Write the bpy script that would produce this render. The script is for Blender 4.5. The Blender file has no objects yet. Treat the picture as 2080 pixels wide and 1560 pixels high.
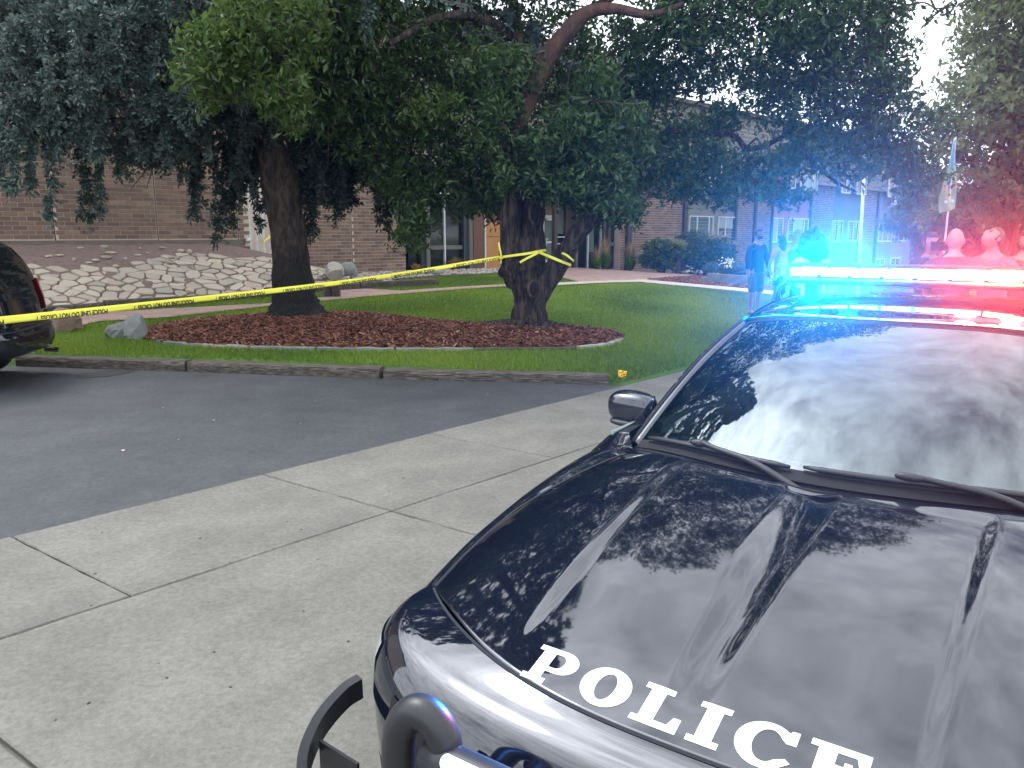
import bpy, math, random
import numpy as np
from mathutils import Vector, Matrix, noise as mnoise
random.seed(7); rng = np.random.default_rng(7)
sc = bpy.context.scene
R = math.radians
GLARE_HAZE = 0.0012
# ------------------------------------------------------------ camera
HC = 1.75; FPX = 1600.0; CXP = 1040.0; CYP = 780.0
TH = math.atan((780 - 475) / FPX); cT, sT = math.cos(TH), math.sin(TH)
cam_d = bpy.data.cameras.new('camera'); cam = bpy.data.objects.new('camera', cam_d); sc.collection.objects.link(cam)
cam_d.sensor_fit = 'HORIZONTAL'; cam_d.sensor_width = 36.0; cam_d.lens = 36.0 * FPX / 2080.0
cam_d.clip_start = 0.05; cam_d.clip_end = 2000
cam.location = (0, 0, HC); cam.rotation_euler = (math.pi / 2 - TH, 0, 0); sc.camera = cam
# ------------------------------------------------------------ world, sun, exposure
SUN_EL, SUN_AZ = R(56), R(-62)          # azimuth measured from +Y towards +X
W = bpy.data.worlds.new('World'); sc.world = W; W.use_nodes = True
nt = W.node_tree; nt.nodes.clear(); N = nt.nodes.new; L = nt.links.new
out = N('ShaderNodeOutputWorld'); bg = N('ShaderNodeBackground'); L(bg.outputs[0], out.inputs[0])
bg.inputs[1].default_value = 0.12
sky = N('ShaderNodeTexSky'); sky.sky_type = 'NISHITA'; sky.sun_disc = False
sky.sun_elevation = SUN_EL; sky.sun_rotation = SUN_AZ; sky.altitude = 1600; sky.air_density = 1.0; sky.dust_density = 1.5
tc = N('ShaderNodeTexCoord'); sep = N('ShaderNodeSeparateXYZ'); L(tc.outputs['Generated'], sep.inputs[0])
def vm(op, a, b=None, c=None):
    n = N('ShaderNodeMath'); n.operation = op
    for i, q in enumerate((a, b, c)):
        if q is None: continue
        if isinstance(q, (int, float)): n.inputs[i].default_value = q
        else: L(q, n.inputs[i])
    return n.outputs[0]
zz = vm('ADD', vm('MAXIMUM', sep.outputs[2], 0.0), 0.16)
cmb = N('ShaderNodeCombineXYZ'); L(vm('DIVIDE', sep.outputs[0], zz), cmb.inputs[0]); L(vm('DIVIDE', sep.outputs[1], zz), cmb.inputs[1])
n1 = N('ShaderNodeTexNoise'); n1.inputs['Scale'].default_value = 1.35; n1.inputs['Detail'].default_value = 9; n1.inputs['Roughness'].default_value = 0.58
n1.inputs['Distortion'].default_value = 0.15; L(cmb.outputs[0], n1.inputs['Vector'])
n2 = N('ShaderNodeTexNoise'); n2.inputs['Scale'].default_value = 8.5; n2.inputs['Detail'].default_value = 8; n2.inputs['Roughness'].default_value = 0.6
n2.inputs['Distortion'].default_value = 0.35; L(cmb.outputs[0], n2.inputs['Vector'])
cov = N('ShaderNodeMapRange'); L(n1.outputs[0], cov.inputs[0]); cov.inputs[1].default_value = 0.30; cov.inputs[2].default_value = 0.44
shade = N('ShaderNodeMapRange'); L(vm('ADD', vm('MULTIPLY', n1.outputs[0], 0.4), vm('MULTIPLY', n2.outputs[0], 0.6)), shade.inputs[0])
shade.inputs[1].default_value = 0.38; shade.inputs[2].default_value = 0.62; shade.inputs[3].default_value = 0.55; shade.inputs[4].default_value = 1.0
# clouds brighten towards the sun
sd = (math.sin(SUN_AZ) * math.cos(SUN_EL), math.cos(SUN_AZ) * math.cos(SUN_EL), math.sin(SUN_EL))
dt = N('ShaderNodeVectorMath'); dt.operation = 'DOT_PRODUCT'; L(tc.outputs['Generated'], dt.inputs[0]); dt.inputs[1].default_value = sd
glow = vm('MULTIPLY', vm('POWER', vm('MAXIMUM', dt.outputs['Value'], 0.0), 14.0), 2.6)
cb = vm('MULTIPLY', vm('MULTIPLY', shade.outputs[0], vm('ADD', glow, 1.0)), 31.0)
ccol = N('ShaderNodeVectorMath'); ccol.operation = 'SCALE'; ccol.inputs[0].default_value = (0.93, 0.975, 1.06); L(cb, ccol.inputs[3])
mix = N('ShaderNodeMix'); mix.data_type = 'RGBA'; L(cov.outputs[0], mix.inputs[0]); L(sky.outputs[0], mix.inputs[6]); L(ccol.outputs[0], mix.inputs[7])
L(mix.outputs[2], bg.inputs[0])
sun_d = bpy.data.lights.new('sun', 'SUN'); sun_d.energy = 1.8; sun_d.angle = R(14); sun_d.color = (1.0, 0.95, 0.88)
sun = bpy.data.objects.new('sun', sun_d); sc.collection.objects.link(sun)
sun.rotation_euler = Vector(sd).to_track_quat('Z', 'Y').to_euler(); sun.location = (0, 0, 30)
vs = sc.view_settings; vs.view_transform = 'Standard'; vs.look = 'None'; vs.exposure = -0.3; vs.gamma = 1.0; vs.use_curve_mapping = False
cy = sc.cycles; cy.use_denoising = True
try: cy.denoiser = 'OPENIMAGEDENOISE'
except Exception: pass
cy.max_bounces = 6; cy.diffuse_bounces = 3; cy.glossy_bounces = 3; cy.transmission_bounces = 4; cy.transparent_max_bounces = 12; cy.volume_bounces = 0
cy.use_adaptive_sampling = True; cy.adaptive_threshold = 0.02; cy.caustics_reflective = False; cy.caustics_refractive = False
cy.sample_clamp_indirect = 6.0

# ------------------------------------------------------------ coordinate helpers (photo ray -> a place in the world)
def ray(x, y):
    a = (x - CXP) / FPX; b = -(y - CYP) / FPX
    return np.array([a, cT + b * sT, b * cT - sT])
def gz(x, y, z=0.0):
    r = ray(x, y); t = (z - HC) / r[2]; return np.array([r[0] * t, r[1] * t, z])
def at(x, y, Y):
    r = ray(x, y); t = Y / r[1]; return np.array([r[0] * t, Y, HC + r[2] * t])
P0 = np.array([-4.6, 24.5]); WD = np.array([0.709, 0.705]); WN = np.array([0.705, -0.709])   # front wall line of the building
def wl(t, n, z):
    p = P0 + WD * t + WN * n; return np.array([p[0], p[1], z])
def onwall(x, y, n=0.0):
    r = ray(x, y); A = np.array([[r[0], -WD[0]], [r[1], -WD[1]]]); b = P0 + WN * n
    k, t = np.linalg.solve(A, b); return t, HC + r[2] * k
# ------------------------------------------------------------ terrain
ctrl = []
for x, y, z in [(60, 735, .13), (390, 748, .13), (780, 762, .12), (1240, 768, .06), (1440, 735, .02), (1540, 640, .03), (1300, 660, .1),
                (1070, 665, .2), (600, 650, .30), (250, 680, .22), (100, 665, .25), (135, 642, .30), (337, 627, .32), (552, 617, .36), (673, 601, .42),
                (825, 595, .42), (1035, 580, .38), (1300, 574, .2), (1510, 598, .05), (1700, 620, -.05), (1165, 545, .42), (1420, 561, .16)]:
    p = gz(x, y, z); ctrl.append((p[0], p[1], z))
for t, z in [(-14, .5), (-8, .45), (-4, .45), (0, .50), (4, .48), (10, .4), (14, .15), (20, -.2), (28, -.8), (36, -1.1), (60, -1.3)]:
    p = wl(t, 0, z); ctrl.append((p[0], p[1], z)); p = wl(t, -12, z); ctrl.append((p[0], p[1], z))
for p in [(-14, 9, .1), (-20, 14, .3), (0, 0, .0), (8, 14, 0), (14, 22, -.3), (25, 25, -.6), (12, 8, 0), (20, 5, -.1), (-20, 0, 0), (0, -15, 0), (25, -10, 0), (40, 10, -.5), (45, 45, -1.3), (-25, 30, .4), (60, 20, -1)]:
    ctrl.append(p)
ctrl = np.array(ctrl)
def _U(r2): return r2 * np.log(r2 + 1e-9)
n_ = len(ctrl); K = _U(((ctrl[:, None, :2] - ctrl[None, :, :2]) ** 2).sum(-1)) + np.eye(n_) * 1.5
Pm = np.c_[np.ones(n_), ctrl[:, :2]]; A_ = np.zeros((n_ + 3, n_ + 3)); A_[:n_, :n_] = K; A_[:n_, n_:] = Pm; A_[n_:, :n_] = Pm.T
wts = np.linalg.solve(A_, np.r_[ctrl[:, 2], 0, 0, 0])
def terr(X, Y):
    X = np.asarray(X, float); Y = np.asarray(Y, float); sh = X.shape; x = X.ravel(); y = Y.ravel()
    o = np.zeros(len(x))
    for i in range(0, len(x), 20000):
        a = x[i:i+20000]; b = y[i:i+20000]
        k = _U((a[:, None] - ctrl[None, :, 0]) ** 2 + (b[:, None] - ctrl[None, :, 1]) ** 2)
        o[i:i+20000] = k @ wts[:n_] + wts[n_] + wts[n_ + 1] * a + wts[n_ + 2] * b
    r = np.hypot(x - 5, y - 15); f = np.clip((60 - r) / 15, 0, 1)
    return (np.clip(o, -1.6, .8) * f + (-.6) * (1 - f)).reshape(sh)
# hard ground lines: edge of the sidewalk, and the timber line
E0 = np.array([-3.04, 4.42]); EA = np.array([.670, .743]); EN = np.array([-.743, .670])      # EN points to the lawn / driveway side
T0 = np.array([1.15, 9.13]); TA = np.array([-0.985, 0.175]); TN = np.array([0.175, 0.985])    # timber line, TN points to the lawn
def side_edge(X, Y): return (X - E0[0]) * EN[0] + (Y - E0[1]) * EN[1]      # >0 beyond the sidewalk edge
def side_timb(X, Y): return (X - T0[0]) * TN[0] + (Y - T0[1]) * TN[1]      # >0 lawn side
def is_lawn(X, Y): return (side_edge(X, Y) > 0) & (side_timb(X, Y) > 0.0)
# berm of the stone slope, in wall coordinates
def wcoord(X, Y):
    dx = X - P0[0]; dy = Y - P0[1]
    det = WD[0] * WN[1] - WD[1] * WN[0]
    return (dx * WN[1] - dy * WN[0]) / det, (WD[0] * dy - WD[1] * dx) / det
NF = 4.55
def berm(X, Y):
    t, n = wcoord(np.asarray(X, float), np.asarray(Y, float))
    g = np.clip((-1.1 - t) / 3.6, 0, 1); g = g * g * (3 - 2 * g)
    s = np.clip(n / NF, 0, 1)
    prof = np.where(s < .3, 1 - .12 * s / .3, .88 * (1 - ((s - .3) / .7) ** 1.25))
    return np.where((n > -2) & (n < NF), prof * g * 1.06, 0.0)
def ground(X, Y):
    f = np.clip(side_edge(np.asarray(X, float), np.asarray(Y, float))/1.2, 0, 1)
    return terr(X, Y)*f+.004*(1-f) + berm(X, Y)
def gp(x, y, dz=0.0):
    r = ray(x, y); lo = None
    ts = np.linspace(3, 90, 700); X = r[0] * ts; Y = r[1] * ts; Z = HC + r[2] * ts
    d = Z - ground(X, Y) - dz
    k = np.where(d < 0)[0]
    k = k[0] if len(k) else len(ts) - 1
    a, b = ts[max(k - 1, 0)], ts[k]
    for _ in range(18):
        m = .5 * (a + b); dm = HC + r[2] * m - float(ground(r[0] * m, r[1] * m)) - dz
        if dm < 0: b = m
        else: a = m
    return np.array([r[0] * b, r[1] * b, HC + r[2] * b])

# ------------------------------------------------------------ object helpers
COL = sc.collection; ORG = {}
def tag(o, label=None, cat=None, group=None, kind=None):
    if label: o['label'] = label
    if cat: o['category'] = cat
    if group: o['group'] = group
    if kind: o['kind'] = kind
    return o
def empty(name, loc, label=None, cat=None, group=None):
    o = bpy.data.objects.new(name, None); COL.objects.link(o); o.location = [float(q) for q in loc]; o.empty_display_size = .2
    ORG[o] = np.array(loc, float); return tag(o, label, cat, group)
def mesh(name, verts, faces, mat=None, smooth=False, tint=None):
    me = bpy.data.meshes.new(name); verts = np.asarray(verts, np.float32).reshape(-1, 3)
    if isinstance(faces, np.ndarray):
        nf, k = faces.shape; me.vertices.add(len(verts)); me.vertices.foreach_set('co', verts.ravel())
        me.loops.add(nf * k); me.loops.foreach_set('vertex_index', faces.astype(np.int32).ravel())
        me.polygons.add(nf); me.polygons.foreach_set('loop_start', np.arange(0, nf * k, k, dtype=np.int32))
        me.polygons.foreach_set('loop_total', np.full(nf, k, np.int32)); me.update(calc_edges=True)
    else:
        me.from_pydata(verts.tolist(), [], faces); me.update()
    if mat is not None:
        for m_ in (mat if isinstance(mat, (list, tuple)) else [mat]): me.materials.append(m_)
    me.polygons.foreach_set('use_smooth', np.full(len(me.polygons), bool(smooth)))
    if tint is not None:
        a = me.attributes.new('tint', 'FLOAT', 'FACE'); a.data.foreach_set('value', np.asarray(tint, np.float32))
    return me
def obj(name, verts, faces, mat=None, parent=None, smooth=False, tint=None, center=True, **kw):
    verts = np.asarray(verts, float).reshape(-1, 3)
    if center and len(verts):
        c = verts.mean(0); c[2] = verts[:, 2].min()
    else: c = np.zeros(3)
    o = bpy.data.objects.new(name, mesh(name, verts - c, faces, mat, smooth, tint)); COL.objects.link(o)
    if parent is not None: o.parent = parent; o.location = [float(q) for q in c - ORG[parent]]
    else: o.location = [float(q) for q in c]
    ORG[o] = c; return tag(o, **kw)
def inst(name, me, loc, rotz=0, parent=None, scale=None, rot=None, **kw):
    o = bpy.data.objects.new(name, me); COL.objects.link(o); loc = np.array(loc, float)
    o.location = [float(q) for q in (loc - (ORG[parent] if parent is not None else 0))]
    o.rotation_euler = rot if rot is not None else (0, 0, rotz)
    if scale is not None: o.scale = scale
    if parent is not None: o.parent = parent
    ORG[o] = loc; return tag(o, **kw)
class MB:
    def __init__(s): s.v = []; s.f = []; s.n = 0; s.t = []
    def add(s, v, f, t=None):
        v = np.asarray(v, float); s.v.append(v); s.f += [tuple(int(i) + s.n for i in q) for q in f]; s.n += len(v)
        s.t += [t if t is not None else 0.5] * len(f); return s
    def box(s, c, h, ax=None, t=None):           # centre, half sizes, optional 3 axes
        ax = np.eye(3) if ax is None else np.array(ax, float)
        S = np.array([[-1,-1,-1],[1,-1,-1],[1,1,-1],[-1,1,-1],[-1,-1,1],[1,-1,1],[1,1,1],[-1,1,1]], float) * np.array(h)
        return s.add(S @ ax + np.array(c), [(0,3,2,1),(4,5,6,7),(0,1,5,4),(1,2,6,5),(2,3,7,6),(3,0,4,7)], t)
    def wbox(s, t0, t1, n0, n1, z0, z1, t=None):  # box in wall coordinates
        c = wl((t0+t1)/2, (n0+n1)/2, (z0+z1)/2)
        return s.box(c, (abs(t1-t0)/2, abs(n1-n0)/2, abs(z1-z0)/2), [[WD[0],WD[1],0],[WN[0],WN[1],0],[0,0,1]], t)
    def tube(s, pts, rad, seg=10, cap=True, nz=0, nfreq=1.0, groove=0, seed=0):
        v, f = tube(pts, rad, seg, cap, nz, nfreq, groove, seed); return s.add(v, f)
    def sphere(s, c, r, seg=12, ring=8, ax=None):
        v, f = sph(seg, ring); v = v * np.array(r)
        if ax is not None: v = v @ np.array(ax, float)
        return s.add(v + np.array(c), f)
    def obj(s, name, mat, parent=None, smooth=False, **kw):
        return obj(name, np.concatenate(s.v), s.f, mat, parent, smooth, tint=s.t, **kw)
    def mesh(s, name, mat, smooth=False): return mesh(name, np.concatenate(s.v), s.f, mat, smooth, s.t)
def sph(seg=12, ring=8):
    v = [(0, 0, -1)]
    for i in range(1, ring):
        a = -math.pi/2 + math.pi*i/ring
        for j in range(seg):
            b = 2*math.pi*j/seg; v.append((math.cos(a)*math.cos(b), math.cos(a)*math.sin(b), math.sin(a)))
    v.append((0, 0, 1)); f = []
    for j in range(seg): f.append((0, 1+(j+1) % seg, 1+j))
    for i in range(ring-2):
        for j in range(seg):
            a = 1+i*seg+j; b = 1+i*seg+(j+1) % seg; f.append((a, b, b+seg, a+seg))
    l = 1+(ring-2)*seg
    for j in range(seg): f.append((l+j, l+(j+1) % seg, len(v)-1))
    return np.array(v), f
def catmull(p, m=6):
    p = np.asarray(p, float)
    if len(p) < 3: 
        u = np.linspace(0, 1, m+1)[:, None]; return p[0]*(1-u)+p[-1]*u
    q = np.vstack([2*p[0]-p[1], p, 2*p[-1]-p[-2]]); o = []
    for i in range(1, len(q)-2):
        for k in range(m):
            t = k/m; a, b, c, d = q[i-1], q[i], q[i+1], q[i+2]
            o.append(.5*((2*b)+(-a+c)*t+(2*a-5*b+4*c-d)*t*t+(-a+3*b-3*c+d)*t**3))
    o.append(p[-1]); return np.array(o)
def tube(pts, rad, seg=10, cap=True, nz=0, nfreq=1.0, groove=0, seed=0):
    pts = np.asarray(pts, float); rad = np.full(len(pts), rad, float) if np.isscalar(rad) else np.asarray(rad, float)
    T = np.gradient(pts, axis=0); T /= np.linalg.norm(T, axis=1)[:, None] + 1e-9
    up = np.array([0, 0, 1.]) if abs(T[0, 2]) < .9 else np.array([0, 1., 0]); V = []; x = np.cross(up, T[0]); x /= np.linalg.norm(x)
    for i in range(len(pts)):
        x = x - T[i]*np.dot(x, T[i]); x /= np.linalg.norm(x); y = np.cross(T[i], x)
        for j in range(seg):
            a = 2*math.pi*j/seg; d = x*math.cos(a)+y*math.sin(a); r = rad[i]
            if nz:
                q = pts[i]+d*r
                r *= 1 + nz*mnoise.noise(Vector(q*nfreq)+Vector((seed, 0, 0)))
                if groove: r *= 1 + groove*(abs(mnoise.noise(Vector((math.cos(a)*5*max(rad[i],.1)*4, math.sin(a)*5*max(rad[i],.1)*4, pts[i][2]*1.6+seed))))-.25)
            V.append(pts[i]+d*r)
    F = []
    for i in range(len(pts)-1):
        for j in range(seg):
            a = i*seg+j; b = i*seg+(j+1) % seg; F.append((a, b, b+seg, a+seg))
    if cap: F.append(tuple(range(seg))[::-1]); F.append(tuple((len(pts)-1)*seg+j for j in range(seg)))
    return np.array(V), F
def grid_faces(nu, nv):
    i, j = np.meshgrid(np.arange(nu-1), np.arange(nv-1), indexing='ij'); a = (i*nv+j).ravel()
    return np.stack([a, a+nv, a+nv+1, a+1], 1)

# ------------------------------------------------------------ materials
def M(name, col, rough=.8, col2=None, nscale=4.0, detail=4, bump=0, bscale=30, bdist=.01, metal=0, ior=1.5, coat=0, emit=None, estr=0, alpha=None,
      tint=None, wave=None, obj_rand=None, coords='Object', spec=None, ramp=(.35, .65), bdetail=4, stretch=None, fine=None):
    m = bpy.data.materials.new(name); m.use_nodes = True; t = m.node_tree; b = t.nodes['Principled BSDF']; l = t.links.new
    b.inputs['Roughness'].default_value = rough; b.inputs['Metallic'].default_value = metal; b.inputs['IOR'].default_value = ior
    b.inputs['Coat Weight'].default_value = coat
    if spec is not None: b.inputs['Specular IOR Level'].default_value = spec
    c = (*col, 1)
    b.inputs['Base Color'].default_value = c
    tcn = t.nodes.new('ShaderNodeTexCoord'); src = tcn.outputs[coords]
    if coords == 'World': pass
    if stretch:
        mp = t.nodes.new('ShaderNodeMapping'); l(src, mp.inputs[0]); mp.inputs['Scale'].default_value = stretch; src = mp.outputs[0]
    cur = None
    if col2 is not None:
        n = t.nodes.new('ShaderNodeTexNoise'); n.inputs['Scale'].default_value = nscale; n.inputs['Detail'].default_value = detail; n.inputs['Roughness'].default_value = .62; l(src, n.inputs['Vector'])
        mr = t.nodes.new('ShaderNodeMapRange'); mr.inputs[1].default_value = ramp[0]; mr.inputs[2].default_value = ramp[1]; l(n.outputs[0], mr.inputs[0])
        mx = t.nodes.new('ShaderNodeMix'); mx.data_type = 'RGBA'; mx.inputs[6].default_value = c; mx.inputs[7].default_value = (*col2, 1); l(mr.outputs[0], mx.inputs[0]); cur = mx.outputs[2]
    if tint is not None or obj_rand is not None:
        if tint is not None: a = t.nodes.new('ShaderNodeAttribute'); a.attribute_name = 'tint'; fac = a.outputs['Fac']; rp = tint
        else: a = t.nodes.new('ShaderNodeObjectInfo'); fac = a.outputs['Random']; rp = obj_rand
        cr = t.nodes.new('ShaderNodeValToRGB'); l(fac, cr.inputs[0])
        while len(cr.color_ramp.elements) < len(rp): cr.color_ramp.elements.new(.5)
        for i, cc in enumerate(rp): e = cr.color_ramp.elements[i]; e.position = i/(len(rp)-1); e.color = (*cc, 1)
        if cur is None: cur = cr.outputs[0]
        else:
            mx2 = t.nodes.new('ShaderNodeMix'); mx2.data_type = 'RGBA'; mx2.blend_type = 'MIX'; mx2.inputs[0].default_value = .7; l(cur, mx2.inputs[6]); l(cr.outputs[0], mx2.inputs[7]); cur = mx2.outputs[2]
    if fine:
        fs, fa = fine; n = t.nodes.new('ShaderNodeTexNoise'); n.inputs['Scale'].default_value = fs; n.inputs['Detail'].default_value = 6; n.inputs['Roughness'].default_value = .75; l(src, n.inputs['Vector'])
        mr = t.nodes.new('ShaderNodeMapRange'); mr.inputs[1].default_value = .3; mr.inputs[2].default_value = .7; mr.inputs[3].default_value = 1-fa; mr.inputs[4].default_value = 1+fa; l(n.outputs[0], mr.inputs[0])
        vn = t.nodes.new('ShaderNodeVectorMath'); vn.operation = 'SCALE'; l(cur, vn.inputs[0]); l(mr.outputs[0], vn.inputs[3]); cur = vn.outputs[0]
    if cur is not None: l(cur, b.inputs['Base Color'])
    if bump:
        n = t.nodes.new('ShaderNodeTexNoise'); n.inputs['Scale'].default_value = bscale; n.inputs['Detail'].default_value = bdetail; l(src, n.inputs['Vector'])
        bn = t.nodes.new('ShaderNodeBump'); bn.inputs['Strength'].default_value = bump; bn.inputs['Distance'].default_value = bdist; l(n.outputs[0], bn.inputs['Height']); l(bn.outputs[0], b.inputs['Normal'])
    if emit: b.inputs['Emission Color'].default_value = (*emit, 1); b.inputs['Emission Strength'].default_value = estr
    return m
def leafmat(name, ramp, trans=.35, rough=.45):
    m = bpy.data.materials.new(name); m.use_nodes = True; t = m.node_tree; l = t.links.new; b = t.nodes['Principled BSDF']; o = t.nodes['Material Output']
    a = t.nodes.new('ShaderNodeAttribute'); a.attribute_name = 'tint'; cr = t.nodes.new('ShaderNodeValToRGB'); l(a.outputs['Fac'], cr.inputs[0])
    while len(cr.color_ramp.elements) < len(ramp): cr.color_ramp.elements.new(.5)
    for i, cc in enumerate(ramp): e = cr.color_ramp.elements[i]; e.position = i/(len(ramp)-1); e.color = (*cc, 1)
    l(cr.outputs[0], b.inputs['Base Color']); b.inputs['Roughness'].default_value = rough
    tr = t.nodes.new('ShaderNodeBsdfTranslucent'); hs = t.nodes.new('ShaderNodeHueSaturation'); hs.inputs['Value'].default_value = 1.3; hs.inputs['Hue'].default_value = .485
    l(cr.outputs[0], hs.inputs['Color']); l(hs.outputs[0], tr.inputs[0]); mx = t.nodes.new('ShaderNodeMixShader'); mx.inputs[0].default_value = trans
    l(b.outputs[0], mx.inputs[1]); l(tr.outputs[0], mx.inputs[2]); l(mx.outputs[0], o.inputs[0]); return m
def glassmat(name, tintc, ior=1.5, rough=0.0, density=1.0):
    m = bpy.data.materials.new(name); m.use_nodes = True; t = m.node_tree; t.nodes.clear(); l = t.links.new
    o = t.nodes.new('ShaderNodeOutputMaterial'); tr = t.nodes.new('ShaderNodeBsdfTransparent'); tr.inputs[0].default_value = (*tintc, 1)
    g = t.nodes.new('ShaderNodeBsdfGlossy'); g.inputs[0].default_value = (.86, .96, .97, 1); g.inputs['Roughness'].default_value = rough; fr = t.nodes.new('ShaderNodeFresnel'); fr.inputs[0].default_value = ior
    mx = t.nodes.new('ShaderNodeMixShader'); l(fr.outputs[0], mx.inputs[0]); l(tr.outputs[0], mx.inputs[1]); l(g.outputs[0], mx.inputs[2]); l(mx.outputs[0], o.inputs[0]); return m
ASPH = M('asphalt', (.030, .033, .038), .75, (.056, .059, .065), 1.6, 9, bump=.5, bscale=160, bdist=.006, ramp=(.3, .75), fine=(28, .38))
CONC = M('concrete', (.152, .147, .128), .9, (.085, .082, .072), 1.9, 10, bump=.4, bscale=110, bdist=.004, ramp=(.38, .85), fine=(42, .30))
CONCJ = M('joint_dirt', (.12, .115, .1), .95, (.07, .065, .055), 9, 5)
SOIL = M('soil', (.10, .13, .045), .95, (.05, .075, .025), 5, 6)
GRASSBASE = M('lawn_base', (.05, .11, .016), .95, (.08, .14, .025), .7, 8, bump=.6, bscale=60, bdist=.03, ramp=(.3, .7))
PAVER = M('paver', (.33, .215, .18), .9, (.22, .155, .135), 2.5, 8, bump=.2, bscale=40, fine=(9, .2))
PATHC = M('path_concrete', (.42, .36, .31), .9, (.34, .30, .26), 3, 6)
MULCHB = M('mulch_base', (.085, .03, .018), .95, (.05, .02, .014), 20, 6, bump=.8, bscale=60, bdist=.03)
MULCHC = M('mulch_chip', (.14, .05, .03), .9, tint=[(.05, .020, .015), (.15, .048, .028), (.24, .080, .042), (.12, .055, .042), (.32, .19, .13)])
DIRT = M('dirt', (.22, .155, .135), .95, (.14, .10, .085), 9, 8, bump=.8, bscale=30, bdist=.04)
BRICK = M('brick', (.10, .055, .04), .88, (.13, .075, .05), 26, 3, tint=[(.13, .095, .088), (.20, .14, .11), (.28, .195, .145), (.17, .125, .105), (.35, .25, .18)], bump=.3, bscale=60)
MORTAR = M('mortar', (.62, .50, .41), .95, (.52, .42, .35), 5, 5)
BAND = M('concrete_band', (.13, .12, .095), .9, (.17, .15, .12), 3, 5)
SIDING = M('siding', (.21, .185, .15), .8, (.17, .155, .13), 1.2, 5)
SIDRED = M('siding_red', (.35, .13, .11), .8, (.30, .11, .09), 1.2, 5)
SIDGREY = M('siding_grey', (.17, .17, .16), .8, (.14, .14, .135), 1.2, 5)
BROWN = M('brown_metal', (.045, .028, .026), .6)
NAVY = M('dark_panel', (.03, .035, .042), .6)
PILA = M('pilaster_paint', (.13, .125, .115), .75, (.10, .10, .09), 3, 4)
WHITE = M('white_frame', (.62, .64, .64), .5, (.5, .52, .53), 3, 3)
GLASSD = M('dark_glass', (.012, .014, .016), .06, ior=1.5)
GLASSB = M('curtain_glass', (.13, .17, .14), .1, (.09, .12, .11), .6, 2, ior=1.5)
GLASSC = M('curtain', (.34, .36, .33), .5, (.26, .28, .26), 8, 3)
PLY = M('plywood', (.44, .21, .07), .7, (.36, .17, .055), 3, 6, stretch=(1, 1, .25))
WOODP = M('red_wood', (.16, .07, .042), .6, (.10, .045, .03), 2.5, 6, stretch=(.4, .4, 3))
TAN = M('tan_panel', (.17, .14, .10), .8)
ORANGE = M('orange_canopy', (.50, .16, .07), .7)
REDB = M('red_brown_fascia', (.12, .03, .02), .7)
TIMB = M('timber', (.15, .125, .10), .95, (.045, .040, .036), 7, 8, bump=.9, bscale=9, bdist=.03, stretch=(.7, 6, 6), ramp=(.35, .6))
STONE = M('flagstone', (.42, .37, .29), .9, (.30, .26, .21), 6, 7, obj_rand=[(.42, .36, .27), (.34, .30, .24), (.50, .45, .35), (.27, .25, .22), (.40, .31, .25), (.46, .41, .33)], bump=.4, bscale=14, bdist=.02)
STONEG = M('grey_rock', (.17, .18, .17), .9, (.25, .26, .24), 5, 8, bump=.7, bscale=10, bdist=.03)
STONEP = M('pink_rock', (.26, .18, .14), .9, (.16, .11, .09), 4, 8, bump=.8, bscale=9, bdist=.04)
STONEW = M('pale_rock', (.42, .38, .33), .85, (.30, .28, .25), 4, 7, bump=.4, bscale=12, bdist=.02)
RIVER = M('river_rock', (.3, .27, .24), .85, tint=[(.20, .17, .15), (.33, .29, .25), (.42, .38, .34), (.28, .22, .19)])
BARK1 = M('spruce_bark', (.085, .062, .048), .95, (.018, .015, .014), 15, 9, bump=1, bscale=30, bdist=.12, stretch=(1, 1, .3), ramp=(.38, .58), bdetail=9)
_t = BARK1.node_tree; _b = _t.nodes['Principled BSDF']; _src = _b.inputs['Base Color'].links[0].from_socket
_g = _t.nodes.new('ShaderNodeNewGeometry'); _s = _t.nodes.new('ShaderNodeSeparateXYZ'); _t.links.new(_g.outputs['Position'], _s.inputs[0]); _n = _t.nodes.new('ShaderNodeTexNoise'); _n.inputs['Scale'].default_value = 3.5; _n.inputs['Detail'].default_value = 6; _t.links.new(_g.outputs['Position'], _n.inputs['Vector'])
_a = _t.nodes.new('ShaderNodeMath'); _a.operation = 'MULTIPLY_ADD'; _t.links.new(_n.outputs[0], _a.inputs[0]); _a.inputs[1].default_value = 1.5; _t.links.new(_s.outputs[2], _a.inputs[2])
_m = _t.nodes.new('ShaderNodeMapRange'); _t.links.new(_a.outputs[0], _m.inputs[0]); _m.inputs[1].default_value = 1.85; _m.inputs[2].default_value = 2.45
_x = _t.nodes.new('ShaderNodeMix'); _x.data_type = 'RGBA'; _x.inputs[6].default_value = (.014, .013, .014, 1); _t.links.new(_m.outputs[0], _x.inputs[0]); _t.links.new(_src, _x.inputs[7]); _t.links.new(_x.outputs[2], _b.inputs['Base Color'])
BARK2 = M('rough_bark', (.115, .085, .07), .95, (.020, .017, .017), 14, 9, bump=1, bscale=26, bdist=.16, stretch=(1, 1, .12), ramp=(.38, .56), bdetail=9)
BARKR = M('reddish_bark', (.13, .065, .045), .9, (.06, .04, .035), 8, 9, bump=1, bscale=16, bdist=.04, stretch=(1, 1, .3), ramp=(.4, .62))
KNOT = M('knot_hole', (.008, .006, .006), .95)
TWIG = M('twig', (.10, .075, .06), .9)
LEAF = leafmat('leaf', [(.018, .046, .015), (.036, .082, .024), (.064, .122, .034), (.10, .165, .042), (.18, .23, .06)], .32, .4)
LEAFY = leafmat('leaf_bright', [(.045, .09, .02), (.075, .14, .03), (.12, .19, .04)], .4, .35)
LEAFP = leafmat('leaf_pale', [(.09, .125, .06), (.14, .18, .085), (.19, .23, .11)], .5, .5)
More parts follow.
